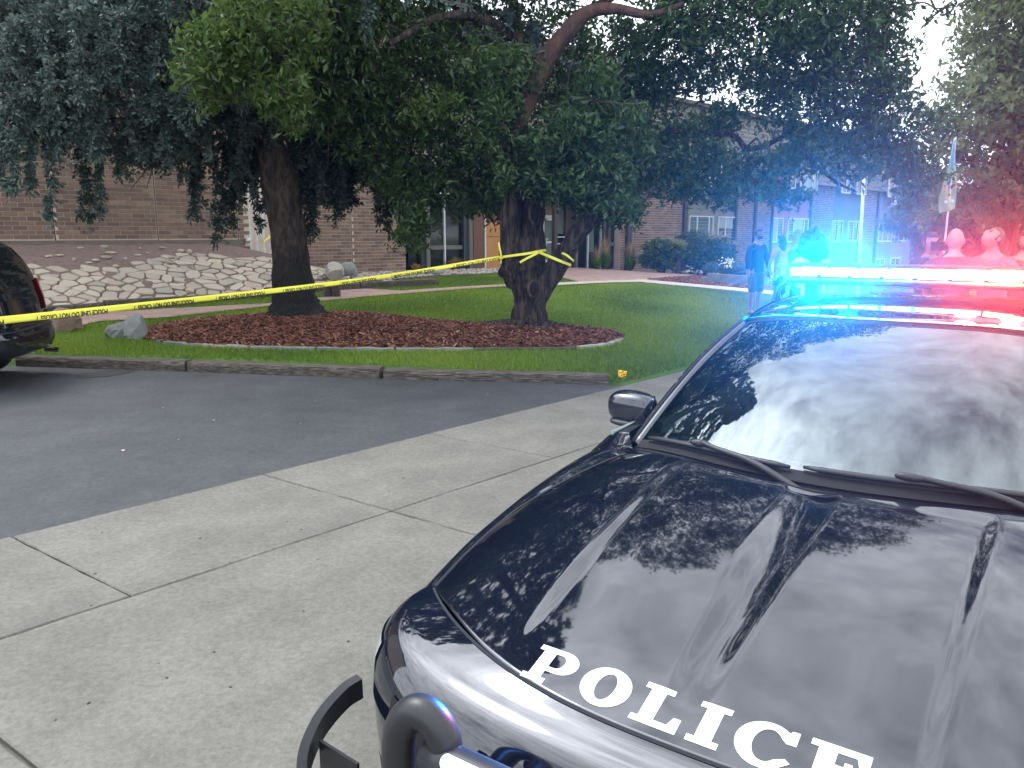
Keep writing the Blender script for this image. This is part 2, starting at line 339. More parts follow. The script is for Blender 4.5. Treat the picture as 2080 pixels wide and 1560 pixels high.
NEED = leafmat('needles', [(.016, .034, .030), (.045, .080, .070), (.09, .14, .125), (.15, .21, .19)], .12, .6)
SHRUB = leafmat('shrub_leaf', [(.02, .05, .018), (.04, .085, .025), (.09, .14, .03), (.26, .27, .03)], .3, .5)
GRASS = leafmat('grass_blade', [(.055, .115, .012), (.11, .20, .018), (.18, .28, .028), (.27, .33, .045)], .35, .6)
DRYG = leafmat('dry_grass', [(.16, .11, .05), (.30, .21, .10), (.40, .30, .16)], .3, .7)
YEL = M('tape_yellow', (.86, .82, .09), .4)
BLK = M('black_print', (.015, .015, .012), .6)
FLAGY = M('marker_yellow', (.85, .50, .01), .5)
RUB = M('rubber', (.018, .018, .02), .7)
PLB = M('black_plastic', (.022, .023, .026), .45, bump=.15, bscale=200, bdist=.001)
PAINT = M('car_paint', (.004, .006, .013), .035, ior=1.86, coat=.0, spec=.5)
BARP = M('powder_coat', (.02, .021, .024), .38, bump=.12, bscale=500, bdist=.0006, ior=1.48)
CHRM = M('chrome', (.75, .76, .78), .08, metal=1)
LENS = M('headlight_lens', (.32, .34, .34), .05, (.20, .22, .22), 6, 3, ior=1.6)
REDL = M('tail_lens', (.60, .02, .03), .1, ior=1.6)
WHT = M('white_vinyl', (.86, .87, .86), .4)
GAP = M('panel_gap', (.003, .003, .004), .8)
CABIN = M('cabin_trim', (.14, .19, .175), .7, (.10, .14, .13), 5, 4)
WSG = glassmat('windshield_glass', (.60, .82, .75), 2.4)
SIDG = glassmat('side_glass', (.16, .20, .19), 1.5)
SKIN = M('skin', (.30, .165, .115), .55)
# ------------------------------------------------------------ sky / ground setting
def clip_poly(poly, n, c):       # keep points with dot(p,n) <= c
    o = []
    for i in range(len(poly)):
        a = poly[i]; b = poly[(i+1) % len(poly)]; da = a @ n - c; db = b @ n - c
        if da <= 0: o.append(a)
        if (da < 0) != (db < 0) and abs(da-db) > 1e-12: o.append(a + (b-a)*da/(da-db))
    return o
# lawn and terrain sheet, out to the horizon
xs = np.unique(np.r_[np.linspace(-400, -22, 14), np.arange(-22, 24, .22), np.linspace(24, 400, 16)])
ys = np.unique(np.r_[np.linspace(-300, 1, 8), np.arange(1, 44, .22), np.linspace(44, 700, 16)])
GX, GY = np.meshgrid(xs, ys, indexing='ij'); GZ = terr(GX, GY)
se = side_edge(GX, GY); stb = side_timb(GX, GY)+.0
nearS = (se < 0) & (se > -.26) & (stb > -.26); GX = np.where(nearS, GX-se*EN[0], GX); GY = np.where(nearS, GY-se*EN[1], GY)
stb = side_timb(GX, GY); nearT = (stb < 0.16) & (stb > -.1) & (side_edge(GX, GY) > -.01); GX = np.where(nearT, GX+(.16-stb)*TN[0], GX); GY = np.where(nearT, GY+(.16-stb)*TN[1], GY)
lw = (side_edge(GX, GY) > -.001) & (side_timb(GX, GY) > .15); GZ = terr(GX, GY); fe_ = np.clip(side_edge(GX, GY)/1.2, 0, 1)
GZ = GZ*fe_+.004*(1-fe_)
GZ = np.where(lw, GZ, -.6)
_t, _n = wcoord(GX, GY)
GZ += np.array([[mnoise.noise(Vector((a*.7, b*.7, 0)))*.02 for b in ys] for a in xs]) * lw
obj('lawn', np.stack([GX, GY, GZ], -1).reshape(-1, 3), grid_faces(len(xs), len(ys)), GRASSBASE, smooth=True, kind='structure', center=False)
# driveway asphalt (flat) and the far street side
SO_ = np.array([-1.87, 3.61])
dv = [E0 - EA*14 + EN*0, E0 - EA*14 + EN*16, T0 + TA*26 - TN*.02, T0 + TA*-.2 - TN*.02, T0 - TA*.22 - TN*.12]
def flat(name, poly, z, mat, kind='structure', parent=None, th=.02):
    poly = [np.array(p[:2], float) for p in poly]; n = len(poly)
    v = [(*p, z) for p in poly] + [(*p, z-th) for p in poly]
    a = sum(poly[i][0]*poly[(i+1) % n][1]-poly[(i+1) % n][0]*poly[i][1] for i in range(n))
    top = tuple(range(n)) if a > 0 else tuple(range(n))[::-1]
    f = [top, tuple(i+n for i in top[::-1])] + [(i, i+n, (i+1) % n+n, (i+1) % n) for i in range(n)]
    return obj(name, v, f, mat, parent, kind=kind)
flat('driveway', dv, -.003, ASPH)
flat('street', [SO_+np.array([.672,.740])*-40+np.array([.81,-.585])*9.02, SO_+np.array([.672,.740])*60+np.array([.81,-.585])*9.02, SO_+np.array([.672,.740])*60+np.array([.81,-.585])*40, SO_+np.array([.672,.740])*-40+np.array([.81,-.585])*40], -.03, ASPH)
# sidewalk: dirt bed with concrete slabs on it, skewed joints
SO = np.array([-1.87, 3.61]); SA = np.array([.672, .740]); SB = np.array([.81, -.585]); 
sw = flat('sidewalk', [SO+SA*-12+SB*-1.33, SO+SA*22+SB*-1.30, SO+SA*22+SB*9, SO+SA*-12+SB*9], -.022, CONCJ, th=.1)
def slab(a0, a1, b0, b1, k):
    g = .0065; q = [SO+SA*(a0+g)+SB*(b0+g), SO+SA*(a1-g)+SB*(b0+g), SO+SA*(a1-g)+SB*(b1-g), SO+SA*(a0+g)+SB*(b1-g)]
    nn = 14; pts = []
    for i in range(4):
        p, r = q[i], q[(i+1) % 4]
        for j in range(nn):
            w = p+(r-p)*j/nn
            if j: w = w + np.array([mnoise.noise(Vector((w[0]*9, w[1]*9, k))), mnoise.noise(Vector((w[0]*9, w[1]*9, k+9)))])*.009
            pts.append(w)
    c = sum(pts)/len(pts); n = len(pts); dz = (k % 3)*.0012
    v = [(*p, 0.0+dz-.006) for p in pts]+[(*(c+(p-c)*(1-.008/np.linalg.norm(p-c))), .001+dz) for p in pts]+[(*p, -.08) for p in pts]
    top = tuple(range(n, 2*n)); a = (SA[0]*SB[1]-SA[1]*SB[0])
    if a < 0: top = top[::-1]
    f = [top]+[(i, (i+1) % n, (i+1) % n+n, i+n) for i in range(n)]+[(i, i+2*n, (i+1) % n+2*n, (i+1) % n) for i in range(n)]
    obj('slab', v, f, CONC, sw)
k = 0
for i in range(-6, 12): slab(1.64*i, 1.64*(i+1), -1.33, 0, k); k += 1
for i in range(-4, 8): slab(-.87+2.5*i, -.87+2.5*(i+1), 0, 2.5, k); k += 1
for i in range(-4, 8): slab(-.87+2.5*i, -.87+2.5*(i+1), 2.5, 5.0, k); k += 1
for i in range(-4, 8): slab(-.87+2.5*i, -.87+2.5*(i+1), 5.0, 9.0, k); k += 1
# puddle stain on the asphalt (real wet patch)
WET = M('damp_asphalt', (.020, .021, .024), .6, (.028, .030, .033), 14, 6)
for (cx_, cy_, rx_, ry_, sd_) in ((205, 759, 62, 6, 1), (235, 755, 40, 5, 2), (70, 762, 16, 3, 3)):
    pw = []
    for i in range(40):
        a_ = i*math.pi/20; k_ = 1+.45*mnoise.noise(Vector((math.cos(a_)*1.6, math.sin(a_)*1.6, sd_*5.))); pw.append(gz(cx_+rx_*k_*math.cos(a_), cy_+ry_*k_*math.sin(a_)-(rx_*math.cos(a_))*.09, 0))
    flat('damp_patch', pw, .0015+sd_*.0008, WET, th=.001)
# sheets that follow the terrain (paths, beds)
def sheet(name, pxs, mat, dz=.02, step=.25, kind='structure', mound=0, world=None, parent=None, **kw):
    poly = np.array([gp(*p)[:2] for p in pxs]) if world is None else np.array(world)
    x0, y0 = poly.min(0)-step; x1, y1 = poly.max(0)+step
    V = []; F = []; idx = {}
    X = np.arange(x0, x1, step); Y = np.arange(y0, y1, step)
    a = np.sum(poly[:, 0]*np.roll(poly[:, 1], -1)-np.roll(poly[:, 0], -1)*poly[:, 1])
    if a < 0: poly = poly[::-1]
    def inside(p):
        c = False; n = len(poly)
        for i in range(n):
            (xa, ya), (xb, yb) = poly[i], poly[i-1]
            if (ya > p[1]) != (yb > p[1]) and p[0] < (xb-xa)*(p[1]-ya)/(yb-ya)+xa: c = not c
        return c
    # triangulate by Blender after clipping cells (non-convex polygons: keep cells whose clip is simple)
    import bmesh
    bm = bmesh.new(); vs_ = [bm.verts.new((p[0], p[1], 0)) for p in poly]; bm.faces.new(vs_)
    for i, g in enumerate(X): 
        geo = bm.verts[:]+bm.edges[:]+bm.faces[:]; bmesh.ops.bisect_plane(bm, geom=geo, plane_co=(g, 0, 0), plane_no=(1, 0, 0))
    for g in Y:
        geo = bm.verts[:]+bm.edges[:]+bm.faces[:]; bmesh.ops.bisect_plane(bm, geom=geo, plane_co=(0, g, 0), plane_no=(0, 1, 0))
    co = np.array([v.co[:] for v in bm.verts]); bm.verts.index_update()
    z = ground(co[:, 0], co[:, 1])+dz
    if mound:
        pa = poly; pb = np.roll(poly, -1, 0); d = np.full(len(co), 9.)
        for a_, b_ in zip(pa, pb):
            ab = b_-a_; tt = np.clip(((co[:, :2]-a_)@ab)/(ab@ab), 0, 1); d = np.minimum(d, np.linalg.norm(co[:, :2]-a_-tt[:, None]*ab, axis=1))
        z += mound*(1-np.exp(-d/.6))
    for v, zz_ in zip(bm.verts, z): v.co.z = zz_
    F = [tuple(v.index for v in f.verts) for f in bm.faces]; co = np.array([v.co[:] for v in bm.verts]); bm.free()
    return obj(name, co, F, mat, parent, smooth=True, kind=kind, **kw), poly
sheet('paver_path', [(30, 672), (135, 641), (337, 629), (552, 618), (673, 604), (645, 583), (665, 574), (700, 578), (815, 592.5), (1035, 578.5), (1075, 577), (1075, 580.5), (1040, 582.5), (823, 598), (700, 609), (560, 622), (337, 647), (200, 655), (60, 690)], PAVER, .025)
sheet('entrance_walk', [(1120, 541), (1180, 543), (1240, 547), (1341, 553), (1413, 559.5), (1440, 560), (1420, 562), (1309, 570), (1240, 574), (1175, 574), (1140, 565), (1090, 560)], PAVER, .03)
sheet('path_edge', [(1075, 579), (1130, 576.5), (1240, 572), (1309, 569.5), (1420, 580), (1560, 592), (1700, 606), (1700, 612), (1560, 600), (1420, 586), (1300, 575), (1240, 576), (1130, 582), (1075, 583.5)], PATHC, .04)
sheet('bark_mulch_wedge', [(1312, 569.5), (1420, 562), (1560, 574), (1700, 580), (1700, 604), (1560, 591), (1420, 579)], MULCHB, .03)
gv, gpoly = sheet('gravel_bed', [(640, 572), (655, 561), (740, 557), (830, 553), (960, 549), (1060, 547), (1060, 556), (940, 561), (870, 565), (800, 570), (735, 579), (700, 578), (665, 573)], DIRT, .035)
gv2, gpoly2 = sheet('gravel_bed', [(1150, 541), (1225, 541), (1340, 541), (1440, 550), (1440, 559), (1413, 559), (1341, 553), (1240, 547)], DIRT, .04)
# ------------------------------------------------------------ landscape timbers at the driveway
def timber(pa, pb, label, ztop=.125, wd=.2, k=0, group='timbers edging the driveway lawn', base=-.05, off=.0):
    a = np.array(pa[:2]); b = np.array(pb[:2]); n = 22; d = (b-a)/np.linalg.norm(b-a); nn = np.array([-d[1], d[0]])
    if nn[1] < 0: nn = -nn
    prof = [(-.5, 0), (-.52, .75), (-.46, .95), (-.3, 1.02), (.3, 1.0), (.5, .95), (.52, 0)]
    V = []
    for i in range(n+1):
        p = a+(b-a)*i/n
        zb = base
        for j, (s, h) in enumerate(prof):
            q = p+nn*wd*s; e = mnoise.noise(Vector((q[0]*3+k*7, q[1]*8, h*5+k)))*.022*(1 if h > .1 else 0)
            V.append((q[0]+nn[0]*e, q[1]+nn[1]*e, zb+(ztop-zb)*h+e*.6 + (0)))
    m = len(prof); F = [tuple(range(m))]+[(i*m+j, i*m+m+j, i*m+m+j+1, i*m+j+1) for i in range(n) for j in range(m-1)]+[tuple(n*m+j for j in range(m))[::-1]]
    return obj('landscape_timber', V, F, TIMB, label=label, cat='timber', group=group)
timber(gz(45, 741, 0), gz(384, 752, 0), 'weathered pale timber edging the driveway nearest the parked van', .13, k=1)
timber(gz(390, 752, 0), gz(776, 766, 0), 'middle timber of the driveway edging, in front of the mulch bed', .125, k=2)
timber(gz(783, 767, 0), gz(1236, 777, 0), 'darkest timber of the driveway edging, ending at the sidewalk by the yellow marker', .11, k=3)
# ------------------------------------------------------------ berm with flagstones
T_, N_ = np.meshgrid(np.arange(-16, -.6, .25), np.linspace(-.05, NF, 22), indexing='ij')
P_ = P0 + T_[..., None]*WD + N_[..., None]*WN
Z_ = ground(P_[..., 0], P_[..., 1]) + np.array([[mnoise.noise(Vector((a*2.1, b*2.1, 3)))*.05 for b in N_[0]] for a in T_[:, 0]])
berm_o = obj('stone_slope', np.concatenate([P_, Z_[..., None]], -1).reshape(-1, 3), grid_faces(*T_.shape)[:, ::-1], DIRT, smooth=True,
             label='sloped bank of dirt faced with pale flat stones below the brick wall', cat='stone bank')
# voronoi flagstones on the slope: param (t, s) with s the distance down the slope
def bz(t, n):
    p = P0+WD*t+WN*n; return np.array([p[0], p[1], float(ground(p[0], p[1]))])
rs = np.random.default_rng(11); pts = []
def tmin_n(t): return 2.25 + .35*math.sin(t*1.3) - (.75 if t > -4.6 else 0)*min(1, (t+4.6)/1.2) 
while len(pts) < 330:
    best = None
    for _ in range(14):
        q = np.array([rs.uniform(-12.3, -1.45), rs.uniform(.2, NF-.1)])
        if q[1] < tmin_n(q[0])-.25: continue
        d = min([np.hypot((q[0]-w[0])*.8, (q[1]-w[1])*1.25) for w in pts] or [9])
        if best is None or d > best[0]: best = (d, q)
    if best: pts.append(best[1])
pts = np.array(pts); ns = 0
for i, p in enumerate(pts):
    if p[1] < tmin_n(p[0])-.02 or ns >= 298: continue
    poly = [p+np.array(q) for q in ((-.6, -.45), (.6, -.45), (.6, .45), (-.6, .45))]
    for j, q in enumerate(pts):
        if j == i or np.abs(q-p).max() > 1.2: continue
        nrm = q-p; m = (p+q)/2; poly = clip_poly(poly, nrm, nrm@m)
        if len(poly) < 3: break
    if len(poly) < 3: continue
    c = sum(poly)/len(poly); top = []; n = len(poly); th = rs.uniform(.01, .045)
    pp = []
    for a in range(n):                       # round the corners a little
        q0, q1, q2 = poly[a-1], poly[a], poly[(a+1) % n]; pp += [q1+(q0-q1)*.16, q1+(q2-q1)*.16]
    poly = [c+(q-c)*max(.5, 1-.016/np.linalg.norm(q-c)-rs.uniform(0, .07)) for q in pp]
    poly = [q for q in poly if q[1] < NF-.02]
    if len(poly) < 4: continue
    n = len(poly); tl = rs.normal(0, .045, 2)
    nv = np.cross(bz(c[0]+.1, c[1])-bz(c[0]-.1, c[1]), bz(c[0], c[1]+.1)-bz(c[0], c[1]-.1)); nv /= np.linalg.norm(nv); nv = nv if nv[2] > 0 else -nv
    V = []
    for q in poly: V.append(bz(*q)-nv*.04)
    for q in poly: V.append(bz(*q)+nv*(th*.8+(q-c)@tl))
    for q in poly: w = c+(q-c)*.88; V.append(bz(*w)+nv*(th+(w-c)@tl+.006*rs.normal()))
    F = [tuple(range(2*n, 3*n))]+[(a, (a+1) % n, (a+1) % n+n, a+n) for a in range(n)]+[(a+n, (a+1) % n+n, (a+1) % n+2*n, a+2*n) for a in range(n)]
    ar = sum(V[2*n+a][0]*V[2*n+(a+1) % n][1]-V[2*n+(a+1) % n][0]*V[2*n+a][1] for a in range(n))
    if ar < 0: F = [f[::-1] for f in F]
    obj('stone', V, F, STONE, berm_o); ns += 1
def rock(name, c, r, mat, seed, sub=(18, 11), rough=.28, freq=1.6, flat=.0, ang=True, parent=None, rotz=0, tilt=0, **kw):
    v, f = sph(*sub); o = []
    for q in v:
        d = 1+rough*mnoise.noise(Vector(q*freq)+Vector((seed*3.1, 0, 0)))+rough*.35*mnoise.noise(Vector(q*freq*3)+Vector((seed, 5, 0)))
        if ang: 
            for k in range(7):
                rr = np.random.default_rng(seed*17+k); nrm = rr.normal(size=3); nrm /= np.linalg.norm(nrm); lim = rr.uniform(.62, .9)
                e = (q*d)@nrm
                if e > lim: q = q-nrm*(e-lim)/d
        o.append(q*d)
    o = np.array(o)*np.array(r); ca, sa = math.cos(rotz), math.sin(rotz); ct, st_ = math.cos(tilt), math.sin(tilt)
    o = o@np.array([[1, 0, 0], [0, ct, st_], [0, -st_, ct]]).T@np.array([[ca, sa, 0], [-sa, ca, 0], [0, 0, 1]])
    return obj(name, o+np.array(c), f, mat, parent, smooth=not ang, **kw)
for i, (x, y, w, h) in enumerate([(163, 505, 15, 4), (213, 505, 18, 10), (225, 515, 26, 6), (285, 506, 8, 5), (330, 506, 14, 7), (368, 513, 14, 9), (100, 522, 16, 5), (150, 530, 10, 10), (195, 531, 16, 8), (216, 525, 24, 8), (280, 520, 16, 5), (350, 526, 24, 8), (345, 537, 20, 8), (120, 520, 22, 5), (236, 543, 13, 8), (180, 536, 12, 6), (385, 514, 14, 10), (300, 515, 6, 4), (255, 527, 8, 5), (310, 532, 10, 5)]):
    p = gp(x, y); s = p[1]/FPX
    o = rock('loose_stone', p+[0, 0, h*s*.3], (w*s*.55, w*s*.4, max(h*s*.5, .03)), STONE, 40+i, sub=(9, 6), rough=.3, rotz=i*.7, parent=None,
         label=None)
    o.parent = berm_o; o.location = [float(q) for q in ORG[o]-ORG[berm_o]]
# edging timbers at the foot of the slope
for i, (a, b) in enumerate([(-12.4, -9.0), (-8.97, -5.7), (-5.67, -3.3), (-3.27, -.9)]):
    pa = P0+WD*a+WN*(NF+.08); pb = P0+WD*b+WN*(NF+.08); zt = float(terr(*((pa+pb)/2)))+.17
    lab = ['grey timber along the foot of the stone slope beside the van roofline', 'grey timber along the foot of the stone slope left of the yellow tape text', 'split grey timber along the stone slope left of the spruce trunk', 'end timber of the stone slope just right of the spruce trunk'][i]
    timber(pa, pb, lab, zt, .2, 5+i, 'timbers at the foot of the stone slope', base=zt-.3)
for i, (x, lb) in enumerate([(667, 'short weathered post at the end of the slope edging, left one of the pair'), (683, 'short weathered post at the end of the slope edging, right one of the pair')]):
    p = gp(x, 604); m = MB(); m.tube([p-[0, 0, .1], p+[0, 0, .1], p+[.01, 0, .27+.05*i]], [.10, .10, .095], 9, nz=.1, nfreq=4); m.obj('timber_post', TIMB, label=lb, cat='post', group='short posts at the slope end')
# boulders
b0 = gp(123, 676); rock('boulder', b0+[0, .1, .17], (.25, .22, .27), STONEP, 3, rough=.35, rotz=.3, label='pinkish brown boulder on the grass just behind the van bumper', cat='boulder')
b1 = gp(243, 688); rock('boulder', b1+[0, .05, .10], (.27, .16, .20), STONEG, 5, sub=(22, 14), rough=.25, rotz=-.3, tilt=.3, label='low slanting grey boulder left of its taller twin at the mulch tip', cat='boulder')
b2 = gp(276, 690); rock('boulder', b2+[.02, .02, .14], (.17, .15, .25), STONEG, 9, sub=(22, 14), rough=.28, rotz=.5, label='upright grey boulder touching the left tip of the mulch bed', cat='boulder')
rk = [((679, 572), (.24, .2, .28), STONEW, True, 'blocky cream boulder against the brick wall beside the round rock'), ((708, 566), (.24, .22, .24), STONEG, False, 'smooth round grey boulder against the brick wall'),
      ((830, 560), (.24, .15, .10), STONEW, True, 'low pale rock in the gravel below the yellow tape'), ((884, 561), (.30, .2, .13), STONEG, False, 'flat speckled grey boulder in the gravel by the dry grass'),
      ((1200, 543), (.23, .18, .15), STONEW, False, 'rounded white boulder beside the clay pot'), ((1253, 545), (.26, .2, .2), STONEG, True, 'angular grey boulder left of the shrubs'),
      ((1295, 547), (.30, .2, .13), STONEW, False, 'low oval pale boulder at the foot of the green shrub'), ((1350, 549), (.18, .15, .07), STONEG, False, 'small dark rock in the gravel under the green shrub')]
for i, (px, r, m, an, lb) in enumerate(rk):
    p = gp(*px); rock('boulder', p+[0, 0, r[2]*.75], r, m, 20+i, rough=.18, ang=an, rotz=i, label=lb, cat='boulder')
# river rocks
tmpl, tf = sph(6, 4)
def scatter_stones(poly, n, size, seed):
    r2 = np.random.default_rng(seed); lo = poly.min(0); hi = poly.max(0); V = []; F = []; T = []; tfa = tf; k = 0
    from mathutils.geometry import intersect_point_tri_2d
    def ins(p):
        c = False
        for i in range(len(poly)):
            (xa, ya), (xb, yb) = poly[i], poly[i-1]
            if (ya > p[1]) != (yb > p[1]) and p[0] < (xb-xa)*(p[1]-ya)/(yb-ya)+xa: c = not c
        return c
    while k < n:
        p = r2.uniform(lo, hi)
        if not ins(p): continue
        s = size*r2.uniform(.6, 1.5); a = r2.uniform(0, 6.3); v = tmpl*np.array([s*1.2, s*.8, s*.55])*r2.uniform(.85, 1.15, (len(tmpl), 3))
        v = v@np.array([[math.cos(a), math.sin(a), 0], [-math.sin(a), math.cos(a), 0], [0, 0, 1]]); z = float(ground(*p))+.05+s*.2
        V.append(v+[p[0], p[1], z]); F += [tuple(i+k*len(tmpl) for i in f) for f in tfa]; T += [r2.uniform()]*len(tfa); k += 1
    o = obj('river_rocks', np.concatenate(V), F, RIVER, smooth=True, tint=T, kind='stuff'); return o
scatter_stones(gpoly, 1500, .05, 3); scatter_stones(gpoly2, 900, .06, 4)
# ------------------------------------------------------------ the building
B = empty('apartment_building', wl(-15, -6, 0), 'long brown brick apartment building with siding bays, glass entrance and mansard upper floor', 'building')
m = MB(); m.wbox(-22, 1.66, -10, -.002, -.6, 9.3); m.obj('wall', MORTAR, B)
m = MB(); m.wbox(-22, -3.9, -.001, .035, .9, 1.60); m.obj('foundation_band', BAND, B)
CO = .1016; BLN = .3048
seamt = [onwall(101, 380)[0], onwall(316, 420)[0], onwall(507, 450)[0]-.35, onwall(713, 450)[0]]
def brick_run(t0, t1, z0, z1, n=0.0, seams=(), zskip=None):
    out = []; r = 0; z = z0
    while z < z1-.05:
        off = (r % 2)*BLN/2; t = t0-off
        while t < t1:
            a = max(t, t0)+.008; b = min(t+BLN, t1)-.008
            segs = [(a, b)]
            for s in seams:
                ns_ = []
                for (p, q) in segs:
                    if p < s+.03 and q > s-.03:
                        if s-.03-p > .04: ns_.append((p, s-.03))
                        if q-s-.03 > .04: ns_.append((s+.03, q))
                    else: ns_.append((p, q))
                segs = ns_
            for (p, q) in segs:
                if q-p > .03 and not (zskip and zskip((p+q)/2, z+CO/2)): out.append((p, q, z+.006, z+CO-.006, n))
            t += BLN
        z += CO; r += 1
    return out
dt0, dt1 = onwall(503, 450)[0], onwall(553, 450)[0]           # side door in the left wing
door_top = onwall(528, 335)[1]
bl = brick_run(-14.0, 1.66, -.1, 8.9, 0, seamt, lambda t, z: (t < -3.9 and z < 1.58) or (dt0 < t < dt1 and z < door_top) or (z < float(ground(*wl(t, .1, 0)[:2]))-.25))
def pxo(t, z):
    p = wl(t, 0, z); d = p-np.array([0, 0, HC]); zc = d[1]*cT-d[2]*sT; yc = d[2]*cT+d[1]*sT; return CXP+FPX*d[0]/zc, CYP-FPX*yc/zc
vis = []; rest = []
for b_ in bl:
    x, y = pxo((b_[0]+b_[1])/2, b_[2]); full = b_[1]-b_[0] > .25
    ok = full and x > 60 and y > 375 and b_[2] > 1.55 and x < 500
    (vis if ok else rest).append(b_)
vis.sort(key=lambda q: q[0]); rest += vis[290:]; vis = vis[:290]
rb = np.random.default_rng(5)
bm_variants = []
for i in range(10):
    q = MB(); q.box((0, 0, 0), (BLN/2-.008, .007, CO/2-.006), t=(i+.5)/10); bm_variants.append(q.mesh('brick', BRICK))
rz = math.atan2(WD[1], WD[0])
for (a, b, z0, z1, n) in vis: inst('brick', bm_variants[rb.integers(10)], wl((a+b)/2, n, (z0+z1)/2), rz, B)
def bricks_joined(lst, name='brickwork', proud=.006, kind='stuff'):
    A = np.array(lst); n = len(A); t0, t1, z0, z1, nn = A.T
    nn1 = nn+proud; nn0 = nn-.03
    def w(t, n_, z): return np.stack([P0[0]+WD[0]*t+WN[0]*n_, P0[1]+WD[1]*t+WN[1]*n_, z], -1)
    V = np.stack([w(t0, nn1, z0), w(t1, nn1, z0), w(t1, nn1, z1), w(t0, nn1, z1), w(t0, nn0, z0), w(t1, nn0, z0), w(t1, nn0, z1), w(t0, nn0, z1)], 1)
    fc = np.array([[0, 1, 2, 3], [3, 2, 6, 7], [0, 4, 5, 1], [1, 5, 6, 2], [0, 3, 7, 4]]); Fb = (fc[None]+np.arange(n)[:, None, None]*8).reshape(-1, 4)
    return obj(name, V.reshape(-1, 3), Fb, BRICK, B, tint=np.repeat(rb.uniform(0, 1, n), 5), kind=kind)
bricks_joined(rest)
for s in seamt:
    m = MB(); m.wbox(s-.012, s+.012, -.03, .004, .5, 8.9); m.obj('expansion_joint', BROWN, B)
m = MB(); m.wbox(-22, 1.8, -10.2, .25, 9.3, 9.55); m.obj('roof_edge', BROWN, B)
# side door
m = MB(); m.wbox(dt0, dt1, -.28, -.02, .3, door_top); m.obj('door_recess', BROWN, B)
D = MB(); zb = .7; w_ = dt1-dt0
for a in (dt0+.06, dt0+w_*.34, dt0+w_*.62): D.wbox(a-.03, a+.03, -.06, .0, zb, door_top-.05)
for z in (1.42, 2.55, door_top-.08): D.wbox(dt0+.03, dt0+w_*.62, -.055, -.005, z-.03, z+.03)
dd = D.obj('side_door', WHITE, B)
m = MB(); m.wbox(dt0+.05, dt0+w_*.62, -.09, -.07, zb, door_top-.08); m.obj('pane', GLASSD, dd)
m = MB(); m.sphere(wl(dt0-.05, .07, 1.58), (.07, .07, .07), 10, 7); m.obj('round_lamp', WHITE, B)
# ---- glass entrance front, between t=1.66 and the corner at px 1288
tE = onwall(1288, 470)[0]; nR = -.45
def tpx(x, y=470, n=nR): return onwall(x, y, n)[0]
m = MB(); m.wbox(1.70, tE-.02, -9.5, -3.5, -.4, 7.6); m.obj('lobby_core', TAN, B)
m = MB(); m.wbox(1.68, tE-.02, -3.49, nR+.2, 3.6, 3.9); m.obj('lobby_soffit', TAN, B)
m = MB(); m.wbox(1.68, tE-.02, -3.49, nR-.1, .1, .40); m.obj('lobby_floor', TAN, B)
m = MB(); m.wbox(1.67, tE-.02, -3.4, nR+.15, 4.1, 8.8); m.obj('upper_wall', SIDING, B)
m = MB(); m.wbox(1.67, tE-.02, nR-.02, nR+.3, 3.9, 4.1); m.obj('lintel', PILA, B)
z1 = 3.6
def pil(x0, x1, mat, n0, n1, name, zt=z1+.3, zb=.3):
    m = MB(); a, b = tpx(x0, n=n1), tpx(x1, n=n1); m.wbox(a, b, n0, n1, zb, zt); m.obj(name, mat, B)
for x0, x1 in ((855, 865), (942, 952)): pil(x0, x1, NAVY, nR-.1, nR+.12, 'dark_panel')
for x0, x1 in ((866, 873.5), (953.5, 960.5), (1228, 1236), (1170, 1175)): pil(x0, x1, PILA, nR-.1, nR+.2, 'pilaster')
gl = MB(); gl.wbox(tpx(829), tpx(960), nR-.03, nR-.02, .35, z1); gl.obj('glass_wall', GLASSD, B)
gl = MB(); gl.wbox(tpx(1127), tpx(1262), nR-.03, nR-.02, .35, z1); gl.obj('glass_wall', GLASSD, B)
for x, w in ((853, 1.6), (901.5, 2.6), (940.5, 1.6), (984, 2.4), (1193, 2.0), (1219, 1.4), (1258, 1.2)):
    m = MB(); a, b = tpx(x-w/2), tpx(x+w/2); m.wbox(a, b, nR-.02, nR+.06, .33, z1); m.obj('mullion', WHITE, B)
for x0, x1, y in ((829, 853, 503), (873, 942, 503), (1236, 1260, 496)):
    zc = onwall(x0, y, nR)[1]; m = MB(); m.wbox(tpx(x0), tpx(x1), nR-.02, nR+.05, zc-.07, zc+.07); m.obj('transom', PILA, B)
zc = onwall(920, 393, nR)[1]; m = MB(); m.wbox(tpx(873), tpx(1020), nR-.02, nR+.07, zc-.04, zc+.04); m.obj('transom', WHITE, B)
zc = onwall(1185, 415, nR)[1]; m = MB(); m.wbox(tpx(1176), tpx(1193), nR-.02, nR+.07, zc-.035, zc+.035); m.obj('transom', WHITE, B)
# plywood and red wood boards
m = MB(); m.wbox(tpx(961), tpx(983), nR-.01, nR+.02, .42, z1)
rw = m.obj('wood_board', WOODP, B)
zp = onwall(1000, 452, nR)[1]; zj = onwall(1000, 481, nR)[1]
m = MB(); m.wbox(tpx(986), tpx(1016), nR-.01, nR+.03, .42, zj-.008); ply = m.obj('plywood_board', PLY, B)
m = MB(); m.wbox(tpx(986), tpx(1016), nR-.01, nR+.03, zj+.008, zp); m.obj('plywood_board', PLY, B)
m = MB(); m.wbox(tpx(986), tpx(1016), nR-.01, nR+.01, zp+.01, z1); m.obj('wood_board', WOODP, B)
m = MB(); m.wbox(tpx(961), tpx(1020), nR-.02, nR+.05, .36, .42); m.obj('sill', WHITE, B)
m = MB(); m.wbox(tpx(1016), tpx(1100), nR-.05, nR-.02, .3, z1); m.obj('tan_panel', TAN, B)
